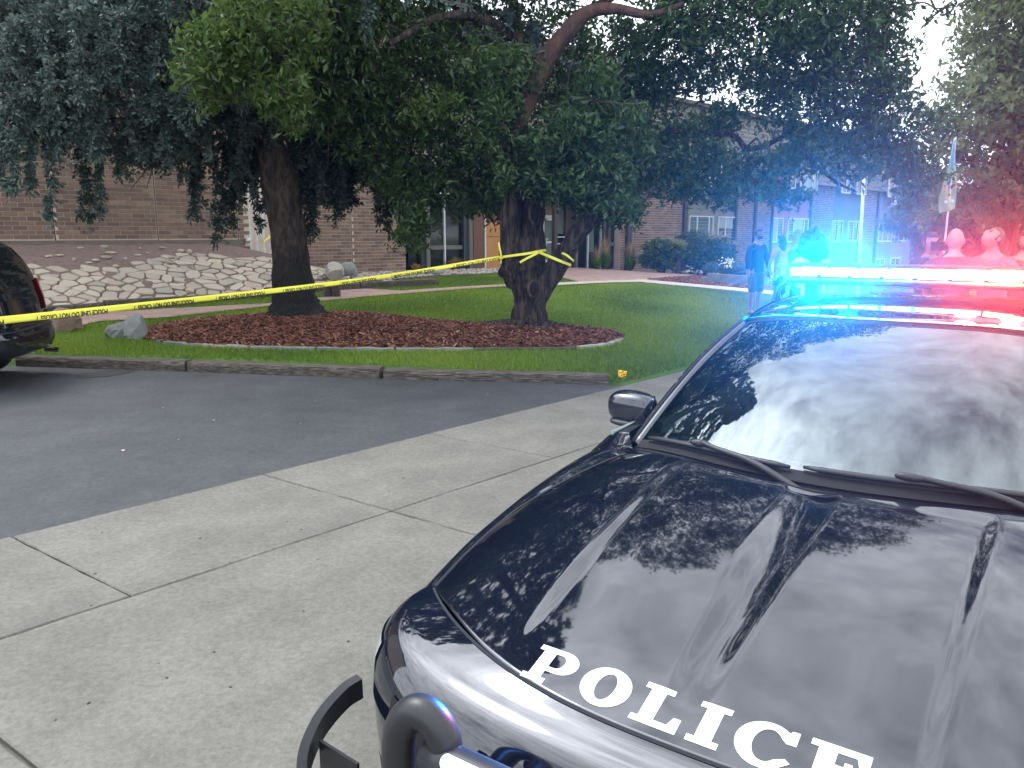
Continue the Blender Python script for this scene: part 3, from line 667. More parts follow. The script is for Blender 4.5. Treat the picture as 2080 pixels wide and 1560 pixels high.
# entrance door
ta, tb = tpx(1101), tpx(1127); zd = onwall(1115, 437, nR)[1]; zf = .46
m = MB(); m.wbox(ta-.6, tb, nR-.02, nR+.04, zd+.02, z1+.28); m.obj('tan_panel', TAN, B)
m = MB(); fw = .075
for a in (ta, tb-fw): m.wbox(a, a+fw, nR-.02, nR+.05, zf, zd)
m.wbox(ta, tb, nR-.018, nR+.052, zd-.12, zd); zr = onwall(1115, 492, nR)[1]; m.wbox(ta+fw, tb-fw, nR-.01, nR+.045, zr-.035, zr+.035); m.wbox(ta+fw, tb-fw, nR-.01, nR+.045, zf, zf+.28)
dr = m.obj('glass_door', WHITE, B)
m = MB(); m.wbox(ta+fw, tb-fw, nR-.005, nR+.01, zf+.28, zd-.12); m.obj('pane', GLASSB, dr)
m = MB(); m.tube([wl(ta+.12, nR+.05, zr+.13), wl(ta+.12, nR+.13, zr+.13), wl(ta+.12, nR+.13, zr-.13), wl(ta+.12, nR+.05, zr-.13)], .015, 6); m.tube([wl(ta+.03, nR+.13, zr+.13), wl(ta+.22, nR+.13, zr+.13)], .012, 6); m.obj('handle', WHITE, dr)
m = MB(); m.wbox((ta+tb)/2-.18, (ta+tb)/2+.18, nR+.01, nR+.08, zd-.2, zd-.13); m.obj('door_closer', WHITE, dr)
for y in (481.5, 495):
    zc = onwall(1136, y, nR)[1]; m = MB(); m.wbox(tpx(1128), tpx(1150 if y < 490 else 1146), nR+.02, nR+.07, zc-.02, zc+.02); m.obj('push_bar', WHITE, B)
m = MB(); zc = onwall(1151, 487, nR)[1]; m.wbox(tpx(1148), tpx(1153), nR+.02, nR+.12, zc-.1, zc+.1); m.obj('card_reader', WHITE, B)
m = MB(); m.wbox(tpx(1145), tpx(1168), nR-.01, nR+.1, .4, z1); m.obj('dark_panel', BROWN, B)
for a, b, zA, zB, mt in ((1129, 1146, 1.75, 3.1, GLASSB), (1196, 1207, 1.0, 2.1, GLASSB)):
    m = MB(); m.wbox(tpx(a), tpx(b), nR-.019, nR-.012, zA, zB); m.obj('blind', mt, B)
# entrance canopy
cz = onwall(1150, 378, .9)[1]
m = MB(); ca, cbb = tpx(1126, n=.9), tpx(1245, n=.9); m.wbox(ca, cbb, -.45, .9, cz-.38, cz); cp = m.obj('canopy_fascia', REDB, B)
v = [wl(ca-.1, 1.0, cz), wl(cbb+.1, 1.0, cz), wl(cbb+.1, -.6, cz+.62), wl(ca-.1, -.6, cz+.62), wl(ca-.1, 1.0, cz+.05), wl(cbb+.1, 1.0, cz+.05), wl(cbb+.1, -.6, cz+.67), wl(ca-.1, -.6, cz+.67)]
obj('canopy_roof', v, [(0, 3, 2, 1), (4, 5, 6, 7), (0, 1, 5, 4), (1, 2, 6, 5), (2, 3, 7, 6), (3, 0, 4, 7)], ORANGE, B)
for t in (ca+.15, cbb-.15):
    m = MB(); m.wbox(t-.08, t+.08, .7, .86, -.1, cz-.38); m.obj('canopy_post', BROWN, B)
# brick return and corner right of the entrance
tw = tpx(1262, n=-.1)
m = MB(); m.wbox(tw, tE-.01, -3.4, -.14, -.4, 4.1); m.obj('wall', MORTAR, B)
ztop = 4.45
rb_l = brick_run(tw, tE-.01, 0, 4.1, -.14)
m = MB(); m.wbox(tE, 48, -10, -.002, -1.8, ztop); m.obj('wall', MORTAR, B)
def T(x): return onwall(x, 470, 0)[0]
bays = [(1288, 1385, 'brick'), (1385, 1397, 'brick'), (1397, 1491, SIDING), (1491, 1565, 'brick'), (1565, 1641, SIDRED), (1641, 1690, 'brick'), (1690, 1743, SIDGREY), (1743, 1780, 'brick'), (1780, 1852, SIDGREY), (1852, 1885, 'brick'), (1885, 1935, SIDGREY), (1935, 1960, 'brick')]
for x0, x1, k_ in bays:
    a, b = T(x0), T(x1)
    if k_ == 'brick': rb_l += brick_run(a, b, -1.7, ztop, 0)
    else:
        bh = .15; z = -1.6
        q = MB(); hw = (b-a)/2-.01
        V = np.array([[-hw, -.01, 0], [hw, -.01, 0], [hw, .035, 0], [-hw, .035, 0], [-hw, -.01, bh], [hw, -.01, bh], [hw, .012, bh], [-hw, .012, bh]])
        # local y axis is the wall normal
        F = [(0, 1, 2, 3), (7, 6, 5, 4), (3, 2, 6, 7), (0, 3, 7, 4), (1, 5, 6, 2)]; F = [f[::-1] for f in F]
        me = mesh('siding_board', V, F, k_)
        zz0 = .3 if x0 < 1600 else -.9
        while z < ztop:
            if z > zz0: inst('siding_board', me, wl((a+b)/2, 0, z), rot=(0, 0, rz+math.pi), parent=B, scale=(1, 1, 1))
            z += bh
bricks_joined(rb_l)
for x in (1275,):
    m = MB(); m.wbox(tpx(1271, n=-.1), tpx(1279, n=-.1), -.13, .02, -.1, 4.3); m.obj('downspout', BROWN, B)
for x, w in ((1388, .13), (1490.5, .08), (1530, .09), (1641, .08), (1744, .08), (1778, .12), (1852, .1), (1564.5, .05)):
    t = T(x); m = MB(); m.wbox(t-w, t+w, .012, .13, -1.5, ztop); m.obj('downspout', BROWN, B)
# mansard upper wall and roof
t0_, t1_ = tE, 48
def slope(name, zA, nA, zB, nB, mat, ta=t0_, tb=t1_):
    v = [wl(ta, nA, zA), wl(tb, nA, zA), wl(tb, nB, zB), wl(ta, nB, zB), wl(ta, nA-.3, zA), wl(tb, nA-.3, zA), wl(tb, nB-.3, zB), wl(ta, nB-.3, zB)]
    return obj(name, v, [(0, 1, 2, 3), (7, 6, 5, 4), (0, 4, 5, 1), (3, 2, 6, 7), (0, 3, 7, 4), (1, 5, 6, 2)], mat, B)
slope('mansard', ztop+.02, .30, 7.45, -.15, SIDING)
z = ztop+.25; i = 0
while z < 7.3:
    f = (z-ztop)/3.0; n = .30-.45*f; m = MB(); m.wbox(t0_+.01, t1_, n-.1, n+.035, z, z+.03); m.obj('lap_board', SIDING, B); z += .22
m = MB(); m.wbox(t0_-.2, 48.2, -9, .12, 7.45, 7.62); m.obj('roof_edge', BROWN, B)
m = MB(); m.wbox(t0_, 48, -10, -.5, ztop, 7.45); m.obj('wall', SIDING, B)
# windows
def window(x0, x1, za, zb, glass, splits, blind=None, n0=.03, ac=False):
    a, b = T(x0), T(x1); f = MB(); w = .055
    f.wbox(a, b, n0-.02, n0+.06, za-.07, za); f.wbox(a, b, n0-.02, n0+.05, zb-w, zb)
    for t in [a, b-w]: f.wbox(t, t+w, n0-.02, n0+.05, za, zb-w)
    for s in splits: t = a+(b-a)*s; f.wbox(t-w*.6, t+w*.6, n0-.015, n0+.045, za, zb-w)
    win = f.obj('window', WHITE, B)
    g = MB(); g.wbox(a+w, b-w, n0-.01, n0+.0, za, zb-w); g.obj('pane', glass, win)
    if blind:
        g = MB(); u0, u1, v0 = blind; g.wbox(a+w+(b-a-2*w)*u0, a+w+(b-a-2*w)*u1, n0+.0, n0+.004, za+(zb-za)*v0, zb-w-.01); g.obj('curtain', GLASSC, win)
    if ac:
        m = MB(); c = a+(b-a)*.55; m.wbox(c-.32, c+.32, n0, n0+.12, za-.62, za-.22)
        for q in range(5): m.wbox(c-.28, c+.28, n0+.12, n0+.135, za-.58+q*.07, za-.55+q*.07)
        m.obj('air_conditioner', WHITE, B)
def zpx(x, y): return onwall(x, y, 0)[1]
window(1397, 1446, 1.36, 2.58, GLASSB, (.33, .82)); window(1456, 1491, 1.36, 2.58, GLASSD, (.42,), (0, .9, .55))
window(1566, 1588, 1.36, 2.6, GLASSD, (.45,), (0, .42, 0)); window(1598, 1639, 1.36, 2.6, GLASSD, (.28, .78), (.28, .75, 0.05), ac=True)
window(1688, 1709, 1.33, 2.55, GLASSD, (.5,)); window(1720, 1741, 1.33, 2.55, GLASSD, (.5,))
window(1783, 1810, 1.3, 2.5, GLASSD, (.3, .72)); window(1816, 1843, 1.3, 2.5, GLASSD, (.3, .72)); window(1888, 1908, 1.3, 2.5, GLASSD, (.5,))
window(1405, 1436, 4.18, 5.4, GLASSB, (.6,), n0=.31, ac=True); window(1446, 1491, 4.18, 5.5, GLASSD, (.75,), (.2, .7, 0), n0=.31)
window(1580, 1598, 4.2, 5.5, GLASSD, (.5,), n0=.31); window(1608, 1642, 4.2, 5.5, GLASSB, (.7,), n0=.31)
window(1692, 1710, 4.2, 5.4, GLASSD, (.5,), n0=.31); window(1722, 1742, 4.2, 5.4, GLASSD, (.5,), n0=.31); window(1786, 1811, 4.2, 5.4, GLASSB, (.7,), n0=.31, ac=True); window(1820, 1835, 4.2, 5.4, GLASSD, (.5,), n0=.31)
for x0, x1 in ((1782, 1800), (1812, 1832), (1868, 1880)): window(x0, x1, -.75, .12, GLASSD, (.5,))
# low wall of landscape blocks and clay pot
m = MB(); q0 = gp(1424, 573); q1 = gp(1560, 584)
nb = 5
lw_ = empty('low_block_wall', (q0+q1)/2, 'low grey stone block wall between the flower bed and the bark mulch', 'wall')
for r_ in range(2):
    for i in range(nb):
        s0, s1 = (i+(.5 if r_ else 0))/nb, (i+1+(.5 if r_ else 0))/nb; s1 = min(s1, 1)
        if s0 >= 1: continue
        a = q0+(q1-q0)*s0; b = q0+(q1-q0)*s1; c = (a+b)/2; d = (b-a); L_ = np.linalg.norm(d); d = d/L_; nr = np.array([-d[1], d[0], 0]); 
        m = MB(); m.box(c+[0, 0, .0+.125+r_*.15-.02], (L_/2-.008, .12-.01*r_, .07), [d, nr, [0, 0, 1]]); m.obj('block', STONEG, lw_)
p = gp(1166, 540); m = MB(); m.tube([p, p+[0, 0, .22], p+[0, 0, .221], p+[0, 0, .29]], [.14, .19, .22, .22], 20); m.obj('clay_pot', M('terracotta', (.34, .12, .07), .8, (.27, .09, .055), 6), smooth=False, label='terracotta clay pot beside the entrance glass, next to the white boulder', cat='pot')
m = MB(); p = gp(1112, 556); m.box(p+[0, 0, .14], (.36, .22, .14)); m.obj('planter_box', WHITE, label='white low box standing in front of the entrance door behind the tree fork', cat='box')
# ------------------------------------------------------------ mulch bed round the two trees
bedpx = [(288, 690), (292, 672), (330, 662), (400, 652), (500, 644), (640, 638), (745, 638), (800, 644), (880, 654), (960, 660), (1060, 658), (1140, 664), (1220, 672), (1262, 680), (1268, 688), (1250, 698), (1175, 709), (1000, 711), (700, 713), (560, 710), (400, 705), (330, 699)]
bed, bpoly = sheet('mulch_bed', bedpx, MULCHB, .03, .2, mound=.10)
def bedz(P):
    pa = bpoly; pb = np.roll(bpoly, -1, 0); d = np.full(len(P), 9.)
    for a_, b_ in zip(pa, pb):
        ab = b_-a_; tt = np.clip(((P-a_)@ab)/(ab@ab), 0, 1); d = np.minimum(d, np.linalg.norm(P-a_-tt[:, None]*ab, axis=1))
    return ground(P[:, 0], P[:, 1])+.03+.10*(1-np.exp(-d/.6))
def inpoly(P, poly):
    c = np.zeros(len(P), bool); n = len(poly)
    for i in range(n):
        xa, ya = poly[i]; xb, yb = poly[i-1]
        m_ = ((ya > P[:, 1]) != (yb > P[:, 1])); x_ = (xb-xa)*(P[:, 1]-ya)/((yb-ya) if yb != ya else 1e-9)+xa; c ^= m_ & (P[:, 0] < x_)
    return c
def rotm(n, r, tilt=.5):
    a = r.uniform(0, 2*np.pi, n); b = r.normal(0, tilt, n); c = r.normal(0, tilt, n)
    X = np.stack([np.cos(a)*np.cos(b), np.sin(a)*np.cos(b), np.sin(b)], 1)
    up = np.stack([np.sin(c)*np.sin(a), -np.sin(c)*np.cos(a), np.cos(c)], 1); Y = np.cross(up, X); Y /= np.linalg.norm(Y, axis=1)[:, None]; Z = np.cross(X, Y)
    return X, Y, Z
r3 = np.random.default_rng(21)
P = r3.uniform(bpoly.min(0), bpoly.max(0), (60000, 2)); P = P[inpoly(P, bpoly)][:30000]; n = len(P); z = bedz(P)
X, Y, Z = rotm(n, r3, .28); l = r3.uniform(.02, .055, n)[:, None]; w = r3.uniform(.006, .014, n)[:, None]; C_ = np.c_[P, z+r3.uniform(.0, .025, n)]
V = np.stack([C_-X*l-Y*w, C_+X*l-Y*w*.6, C_+X*l*.9+Y*w, C_-X*l+Y*w*.7], 1).reshape(-1, 3)
obj('mulch_chips', V, np.arange(4*n).reshape(n, 4), MULCHC, tint=r3.uniform(0, 1, n)**1.2, kind='stuff')
wedge = np.array([gp(*p)[:2] for p in [(1312, 569.5), (1420, 562), (1560, 574), (1700, 580), (1700, 604), (1560, 591), (1420, 579)]])
P = r3.uniform(wedge.min(0), wedge.max(0), (30000, 2)); P = P[inpoly(P, wedge)][:9000]; n = len(P)
X, Y, Z = rotm(n, r3, .3); l = .05; w = .018; C_ = np.c_[P, ground(P[:, 0], P[:, 1])+.05]
V = np.stack([C_-X*l-Y*w, C_+X*l-Y*w*.6, C_+X*l*.9+Y*w, C_-X*l+Y*w*.7], 1).reshape(-1, 3)
obj('mulch_chips', V, np.arange(4*n).reshape(n, 4), MULCHC, tint=r3.uniform(.2, 1, n), kind='stuff')
# flat edging stones of the bed
es = [(292, 683, 330, 698, 'thin'), (335, 699, 395, 705, 'thin'), (398, 704, 505, 709, 'pale'), (510, 710, 640, 712, 'thin'), (645, 712, 800, 714, 'thin'), (805, 714, 960, 713.5, 'thin'), (965, 713.5, 1168, 712, 'dark'), (1175, 710, 1235, 703, 'pale'), (1238, 702, 1262, 692, 'pale')]
esl = ['thin edging stone at the left tip of the mulch bed beside the grey boulders', 'thin brownish edging stone just left of the long pale one', 'long pale flat edging stone at the left front of the mulch bed', 'edging stone half sunk in grass in front of the spruce trunk',
       'edging stone half sunk in grass just right of the spruce trunk', 'edging stone half sunk in grass at the middle front of the bed', 'long dark edging stone in front of the multi-stem tree', 'pale broken edging stone at the right front of the bed', 'small pale edging stone at the right tip of the mulch bed']
for i, (x0, y0, x1, y1, kk) in enumerate(es):
    a = gp(x0, y0); b = gp(x1, y1); d = b-a; L_ = np.linalg.norm(d); d /= L_; nr = np.cross([0, 0, 1], d); m = MB(); n = 6; V = []
    for j in range(n+1):
        p = a+(b-a)*j/n; h = .045+.012*mnoise.noise(Vector((i*3, j*.9, 0)))
        for (s, t) in ((-.035, -.05), (-.04, h), (.035, h+.006), (.04, -.05)): V.append(p+nr*(s+.012*mnoise.noise(Vector((i, j*1.3, s*40))))+np.array([0, 0, t]))
    F = [(0, 1, 2, 3), tuple(4*n+q for q in (3, 2, 1, 0))]+[(j*4+q, j*4+4+q, j*4+5+q, j*4+1+q) for j in range(n) for q in range(3)]
    obj('edging_stone', V, F, STONEW if kk == 'pale' else (TIMB if kk == 'dark' else STONEG), label=esl[i], cat='edging stone', group='flat stones edging the mulch bed')
# ------------------------------------------------------------ grass blades
def blades(n, x0, x1, y0, y1, h, w, seed, dens_by=True):
    r = np.random.default_rng(seed); yy = y0*(y1/y0)**r.uniform(0, 1, n*2); xx = r.uniform(-1, 1, n*2)*yy*.72
    P = np.stack([xx, yy], 1); k = (side_edge(xx, yy) > .0) & (side_timb(xx, yy) > .13) & ~inpoly(P, bpoly)
    t_, n__ = wcoord(xx, yy); k &= (n__ > 0.3) & ~((n__ < NF+.25) & (t_ < -.8))
    for q in pathpolys: k &= ~inpoly(P, q)
    P = P[k][:n]; n = len(P); z = ground(P[:, 0], P[:, 1]); sc_ = (P[:, 1]/9)**.5
    a = r.uniform(0, 2*np.pi, n); ln = r.normal(0, .35, (n, 2)); hh = h*r.uniform(.6, 1.3, n)*np.clip(.6+.4*sc_, .8, 1.5); ww = w*sc_
    dx = np.stack([np.cos(a)*ww, np.sin(a)*ww, 0*a], 1); B0 = np.c_[P, z-.005]; tip = B0+np.c_[ln*hh[:, None], hh]
    V = np.stack([B0-dx, B0+dx, tip], 1).reshape(-1, 3)
    patch = np.array([mnoise.noise(Vector((p[0]*.55, p[1]*.35, 2.))) for p in P])
    return V, n, np.clip(.45+.45*patch+r.normal(0, .16, n), 0, 1)
pathpolys = [np.array([gp(*p)[:2] for p in q]) for q in (
 [(30, 672), (135, 641), (337, 629), (552, 618), (673, 604), (645, 583), (665, 574), (700, 578), (815, 592.5), (1035, 578.5), (1075, 577), (1075, 580.5), (1040, 582.5), (823, 598), (700, 609), (560, 622), (337, 647), (200, 655), (60, 690)],
 [(1120, 541), (1180, 543), (1240, 547), (1341, 553), (1413, 559.5), (1440, 560), (1420, 562), (1309, 570), (1240, 574), (1175, 574), (1140, 565), (1090, 560)],
 [(1075, 579), (1130, 576.5), (1240, 572), (1309, 569.5), (1420, 561), (1560, 574), (1700, 580), (1700, 612), (1560, 600), (1420, 586), (1300, 575), (1240, 576), (1130, 582), (1075, 583.5)])]+[gpoly, gpoly2]
V, n, tt = blades(230000, 0, 0, 9.0, 30, .055, .0055, 31)
obj('grass_blades', V, np.arange(3*n).reshape(n, 3), GRASS, tint=tt, kind='stuff', center=False)
# ------------------------------------------------------------ foliage generators
def leaves(C, n, r, size=.05, clump=.17, per=9, tint=(.2, .8), droop=.3, shell=.0, sq=.5):
    """C: list of (centre, radii). Twigs with leaves, returned as diamond quads."""
    Vs = []; Ts = []
    vol = np.array([c[1][0]*c[1][1]*c[1][2] for c in C])**.72; cnt = (n*vol/vol.sum()/per).astype(int)+1
    for (c, rad), k in zip(C, cnt):
        d = r.normal(size=(k, 3)); d /= np.linalg.norm(d, axis=1)[:, None]; u = r.uniform(shell, 1, k)**(1/2.2)
        fr = 1+.22*np.array([mnoise.noise(Vector(q*2.3)+Vector(c)) for q in d])
        tw = np.array(c)+d*(u*fr)[:, None]*np.array(rad)
        dirn = d*.6+r.normal(0, .6, (k, 3)); dirn[:, 2] -= droop; dirn /= np.linalg.norm(dirn, axis=1)[:, None]
        s = r.uniform(-1, 1, (k, per, 1)); p = tw[:, None]+dirn[:, None]*s*clump+r.normal(0, clump*.22, (k, per, 3)); p = p.reshape(-1, 3)
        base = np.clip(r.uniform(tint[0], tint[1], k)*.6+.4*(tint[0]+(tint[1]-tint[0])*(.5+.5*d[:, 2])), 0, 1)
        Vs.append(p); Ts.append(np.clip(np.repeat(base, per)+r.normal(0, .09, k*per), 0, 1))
    P = np.concatenate(Vs); T = np.concatenate(Ts); n = len(P)
    X = r.normal(size=(n, 3)); X[:, 2] -= .35; X /= np.linalg.norm(X, axis=1)[:, None]; U = r.normal(0, .75, (n, 3)); U[:, 2] += .9
    Y = np.cross(U, X); Y /= np.linalg.norm(Y, axis=1)[:, None]+1e-9; s = size*r.uniform(.5, 1.45, (n, 1)); w = s*sq*r.uniform(.75, 1.15, (n, 1))
    Zv = np.cross(X, Y)*s*.18
    V = np.stack([P-X*s, P-X*s*.1-Y*w+Zv, P+X*s, P-X*s*.1+Y*w+Zv], 1).reshape(-1, 3)
    return V, np.arange(4*n).reshape(n, 4), T
def strip_px(pts, rad): return [at(*p) for p in pts]
# ------------------------------------------------------------ multi-stem tree
YB = float(gp(1072, 668)[1])
def A(x, y, dy=0.0): return at(x, y, YB+dy)
MT = empty('multi_stem_tree', gp(1072, 668), 'broad leafy tree with a thick gnarled multi-stem trunk wrapped in yellow tape', 'tree')
pxm = YB/FPX
def trunk(pl, name, mat, parent, seg=28, m=8, nz=.16, nf=2.2, groove=.35, seed=1, dz=0):
    c = catmull([q[0] for q in pl], m); rr = np.interp(np.linspace(0, len(pl)-1, len(c)), range(len(pl)), [q[1]*pxm for q in pl])
    v, f = tube(c, rr, seg, True, nz, nf, groove, seed); return obj(name, v, f, mat, parent, smooth=True)
trunk([(A(1072, 700), 46), (A(1072, 672), 39), (A(1073, 650), 33), (A(1074, 610), 31), (A(1072, 575), 35), (A(1064, 545), 40), (A(1060, 515), 36), (A(1056, 480), 30)], 'trunk', BARK2, MT, 44, 9, .22, 3.0, .55, 3)
trunk([(A(1052, 580, -.03), 20), (A(1040, 530, -.1), 25), (A(1037, 490, -.1), 23), (A(1038, 440, -.1), 21), (A(1043, 380, -.08), 19), (A(1046, 320, 0), 15), (A(1051, 250, 0), 12.5)], 'stem', BARK2, MT, 28, 8, .16, 3, .45, 5)
trunk([(A(1082, 580, .05), 22), (A(1080, 520, .05), 27), (A(1080, 450, .1), 24), (A(1085, 410, .15), 21), (A(1105, 370, .3), 17), (A(1135, 310, .6), 13), (A(1150, 230, .9), 11), (A(1170, 140, 1.2), 9)], 'stem', BARK2, MT, 28, 8, .16, 3, .45, 6)
trunk([(A(1082, 615, 0), 20), (A(1100, 588, -.08), 20), (A(1122, 555, -.15), 19.5), (A(1150, 512, -.22), 18), (A(1172, 476, -.3), 16), (A(1200, 448, -.4), 13.5), (A(1235, 430, -.5), 11), (A(1290, 415, -.6), 7), (A(1330, 380, -.6), 4)], 'limb', BARK2, MT, 24, 7, .14, 3, .4, 7)
trunk([(A(1050, 265), 13), (A(1064, 225), 17), (A(1088, 165), 17.5), (A(1118, 108), 17), (A(1155, 62, -.1), 16), (A(1195, 26, -.2), 14), (A(1250, 18, -.3), 10), (A(1320, 30, -.5), 7), (A(1390, 8, -.6), 5)], 'limb', BARKR, MT, 24, 7, .12, 3, .35, 8)
trunk([(A(1060, 330, .3), 12), (A(1062, 200, .5), 12), (A(1055, 80, .6), 12), (A(1030, -60, .8), 10), (A(1000, -220, 1), 8), (A(980, -420, 1.2), 5)], 'limb', BARK2, MT, 16, 7, .12, 3, .3, 9)
trunk([(A(1052, 90, .6), 10), (A(1010, 52, .3), 10), (A(950, 30, 0), 9.5), (A(900, 34, -.3), 8), (A(868, 44, -.5), 7), (A(838, 62, -.8), 6), (A(790, 90, -1.2), 4)], 'limb', BARK2, MT, 14, 7, .12, 3, .3, 10)
trunk([(A(1170, 160, 1.1), 10), (A(1230, 200, 1.0), 9), (A(1300, 240, .8), 7.5), (A(1360, 262, .6), 7), (A(1430, 266, .5), 6.5), (A(1490, 275, .4), 6), (A(1515, 300, .4), 6.5), (A(1550, 297, .3), 6), (A(1600, 272, .2), 4), (A(1650, 250, .1), 2.5)], 'limb', BARK2, MT, 12, 6, .12, 3, .3, 11)
trunk([(A(1515, 300, .4), 4), (A(1530, 335, .3), 3), (A(1560, 360, .2), 2), (A(1580, 385, .2), 1)], 'limb', BARK2, MT, 8, 5, .1, 3, .2, 12)
trunk([(A(1600, 272, .2), 4), (A(1645, 325, .1), 4), (A(1700, 370, 0), 3), (A(1740, 390, 0), 1.5)], 'limb', BARK2, MT, 8, 5, .1, 3, .2, 13)
trunk([(A(1195, 26, -.2), 9), (A(1330, -60, 0), 8), (A(1480, -90, .3), 7), (A(1640, -60, .4), 6), (A(1760, 40, .4), 4), (A(1830, 130, .3), 2.5)], 'limb', BARK2, MT, 12, 6, .12, 3, .2, 14)
trunk([(A(1480, -90, .3), 6), (A(1560, 60, .2), 5), (A(1630, 160, 0), 3.5), (A(1650, 240, -.1), 2)], 'limb', BARKR, MT, 8, 6, .1, 3, .2, 15)
for p, r_ in ((A(1083, 587, -.50), (.05, .05, .10)), (A(1087, 433, -.22), (.06, .05, .15))):
    m = MB(); m.sphere(p, r_, 12, 8); m.obj('knot_hole', KNOT, MT)
    th_ = np.linspace(0, 2*np.pi, 18); rg = np.array([p+[math.cos(q)*(r_[0]+.025), -.01, math.sin(q)*(r_[2]+.03)] for q in th_]); m = MB(); m.tube(rg, .028, 7, cap=False, nz=.2, nfreq=8); m.obj('bark_rim', BARK2, MT, smooth=True)
for i in range(9):       # surface roots
    a = -2.9+i*.34+.1*math.sin(i*5); b = np.array([*A(1072, 668)[:2]]); q = [];
    for j in range(6):
        d = .32+j*(.14+.05*math.sin(i*3)); pp = b+[math.cos(a+.12*math.sin(j*2+i))*d, math.sin(a)*d]; z_ = float(bedz(pp[None])[0]); q.append([*pp, z_+.035-j*.006])
    m = MB(); m.tube(catmull(q, 4), np.interp(np.linspace(0, 1, 21), [0, 1], [.055, .012]), 7, nz=.3, nfreq=6); m.obj('root', BARK2, MT, smooth=True)
# crown clumps: (px, py, dY, rx, ry, rz) in photo px for rx, rz and metres for depth
cl = []
def clump(x, y, dy, rx, rz_, ry=.8): s = (YB+dy)/FPX; cl.append((tuple(at(x, y, YB+dy)), (rx*s, ry, rz_*s)))
for q in [(560, 60, -1.6, 110, 90), (480, 120, -1.9, 90, 80), (640, 40, -.8, 110, 80), (700, 150, -.6, 110, 95), (790, 90, -.2, 110, 100), (640, 190, -.8, 60, 70), (750, 250, 0, 90, 80), (830, 200, .3, 90, 90), (870, 310, .2, 90, 80), (800, 350, .4, 60, 60),
          (930, 120, .4, 90, 90), (960, 240, .5, 100, 90), (930, 370, .3, 90, 60), (850, 420, .3, 45, 60), (830, 480, .3, 30, 35), (1000, 330, .7, 80, 70), (990, 410, .5, 45, 40), (900, 30, 1.0, 80, 60), (1000, 20, .9, 90, 80), (1100, 250, 1.1, 90, 90), (1150, 340, .9, 90, 70), (1180, 200, 1.3, 90, 90),
          (1140, 80, 1.6, 90, 90), (1230, 300, .8, 100, 90), (1240, 390, .3, 70, 55), (1270, 420, .2, 45, 45), (1210, 430, 0, 35, 25), (1300, 230, 1.2, 90, 80), (1330, 340, .7, 80, 60), (1260, 120, 1.0, 90, 80), (1350, 80, .2, 100, 80), (1340, 170, .9, 50, 40), (1420, 30, -.2, 110, 80), (1430, 150, .6, 50, 40), (1400, 300, .8, 80, 60),
          (1380, 370, .6, 60, 40), (1460, 240, .8, 60, 36), (1460, 350, .6, 60, 50), (1470, 400, .4, 36, 20), (1530, 60, -.2, 100, 80), (1545, 170, .3, 60, 55), (1560, 335, .4, 56, 38), (1540, 385, .3, 34, 20), (1620, 120, 0, 90, 80), (1620, 220, .2, 80, 60), (1640, 310, .2, 66, 44), (1600, 400, .2, 30, 24), (1640, 40, -.3, 100, 80), (1730, 60, -.1, 90, 80), (1720, 170, .1, 90, 80),
          (1730, 270, .2, 76, 50), (1740, 340, .2, 45, 26), (1790, 130, .2, 70, 80), (1810, 230, .2, 60, 60), (1825, 310, .3, 60, 40), (1860, 360, .3, 50, 40), (1800, 20, 0, 45, 60), (1900, 250, .3, 20, 30), (1935, 15, .2, 14, 10),
          (600, -60, -1.6, 130, 90), (760, -80, -.6, 130, 100), (900, -120, 0, 130, 110), (1060, -120, .4, 140, 110), (1220, -130, .2, 140, 120), (1400, -110, 0, 140, 100), (1560, -110, 0, 130, 110), (1700, -70, 0, 120, 90), (1020, -300, .6, 190, 120), (1240, -320, .4, 200, 120), (1450, -270, .2, 150, 90), (820, -270, 0, 150, 100), (1120, -500, .5, 170, 90), (1650, -200, .2, 160, 110), (1850, -120, .3, 90, 70), (1500, -420, .4, 190, 110), (1300, -620, .4, 200, 110), (1750, -380, .3, 130, 80), (1000, -720, .4, 180, 110), (1500, -780, .4, 170, 100), (800, -480, .2, 150, 100), (1250, -950, .4, 150, 90), (1850, -620, .3, 140, 100), (1680, -720, .3, 150, 100), (1950, -380, .3, 100, 80), (1950, -200, .3, 80, 60), (1110, 300, -.5, 60, 60), (1170, 270, -.5, 60, 60), (1100, 370, -.4, 45, 32), (1165, 380, -.5, 60, 42), (1225, 350, -.6, 60, 50), (1020, 360, -.5, 36, 36), (985, 300, -.5, 50, 50), (1250, 420, -.7, 45, 26), (1040, 150, -.3, 60, 50), (980, 160, -.4, 50, 60), (1010, 230, -.5, 50, 50), (690, 60, -1, 70, 70), (730, 20, -.8, 80, 60), (660, 110, -1, 50, 60), (1210, 180, -.3, 50, 60), (1270, 270, -.5, 60, 60)]: clump(*q)
r4 = np.random.default_rng(44)
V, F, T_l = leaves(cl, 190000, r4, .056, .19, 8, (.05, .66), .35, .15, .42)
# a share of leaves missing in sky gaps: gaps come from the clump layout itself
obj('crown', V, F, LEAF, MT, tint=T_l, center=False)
clb = []
def clumpb(x, y, dy, rx, rz_): s = (YB+dy)/FPX; clb.append((tuple(at(x, y, YB+dy)), (rx*s, .45, rz_*s)))
for q in [(500, 30, -3.0, 75, 50), (450, 90, -3.1, 75, 45), (420, 150, -3.1, 70, 35), (490, 130, -2.9, 50, 45), (540, 200, -2.9, 22, 25), (420, 195, -3, 35, 20), (600, 180, -2.7, 35, 50), (590, 240, -2.7, 30, 28), (620, 60, -2.4, 50, 70), (900, 220, -.7, 50, 30), (860, 240, -.7, 40, 25)]: clumpb(*q)
V, F, T_l = leaves(clb, 5200, r4, .06, .17, 7, (.0, .8), .35, .1, .42); obj('bright_leaves', V, F, LEAFY, MT, tint=T_l, center=False)
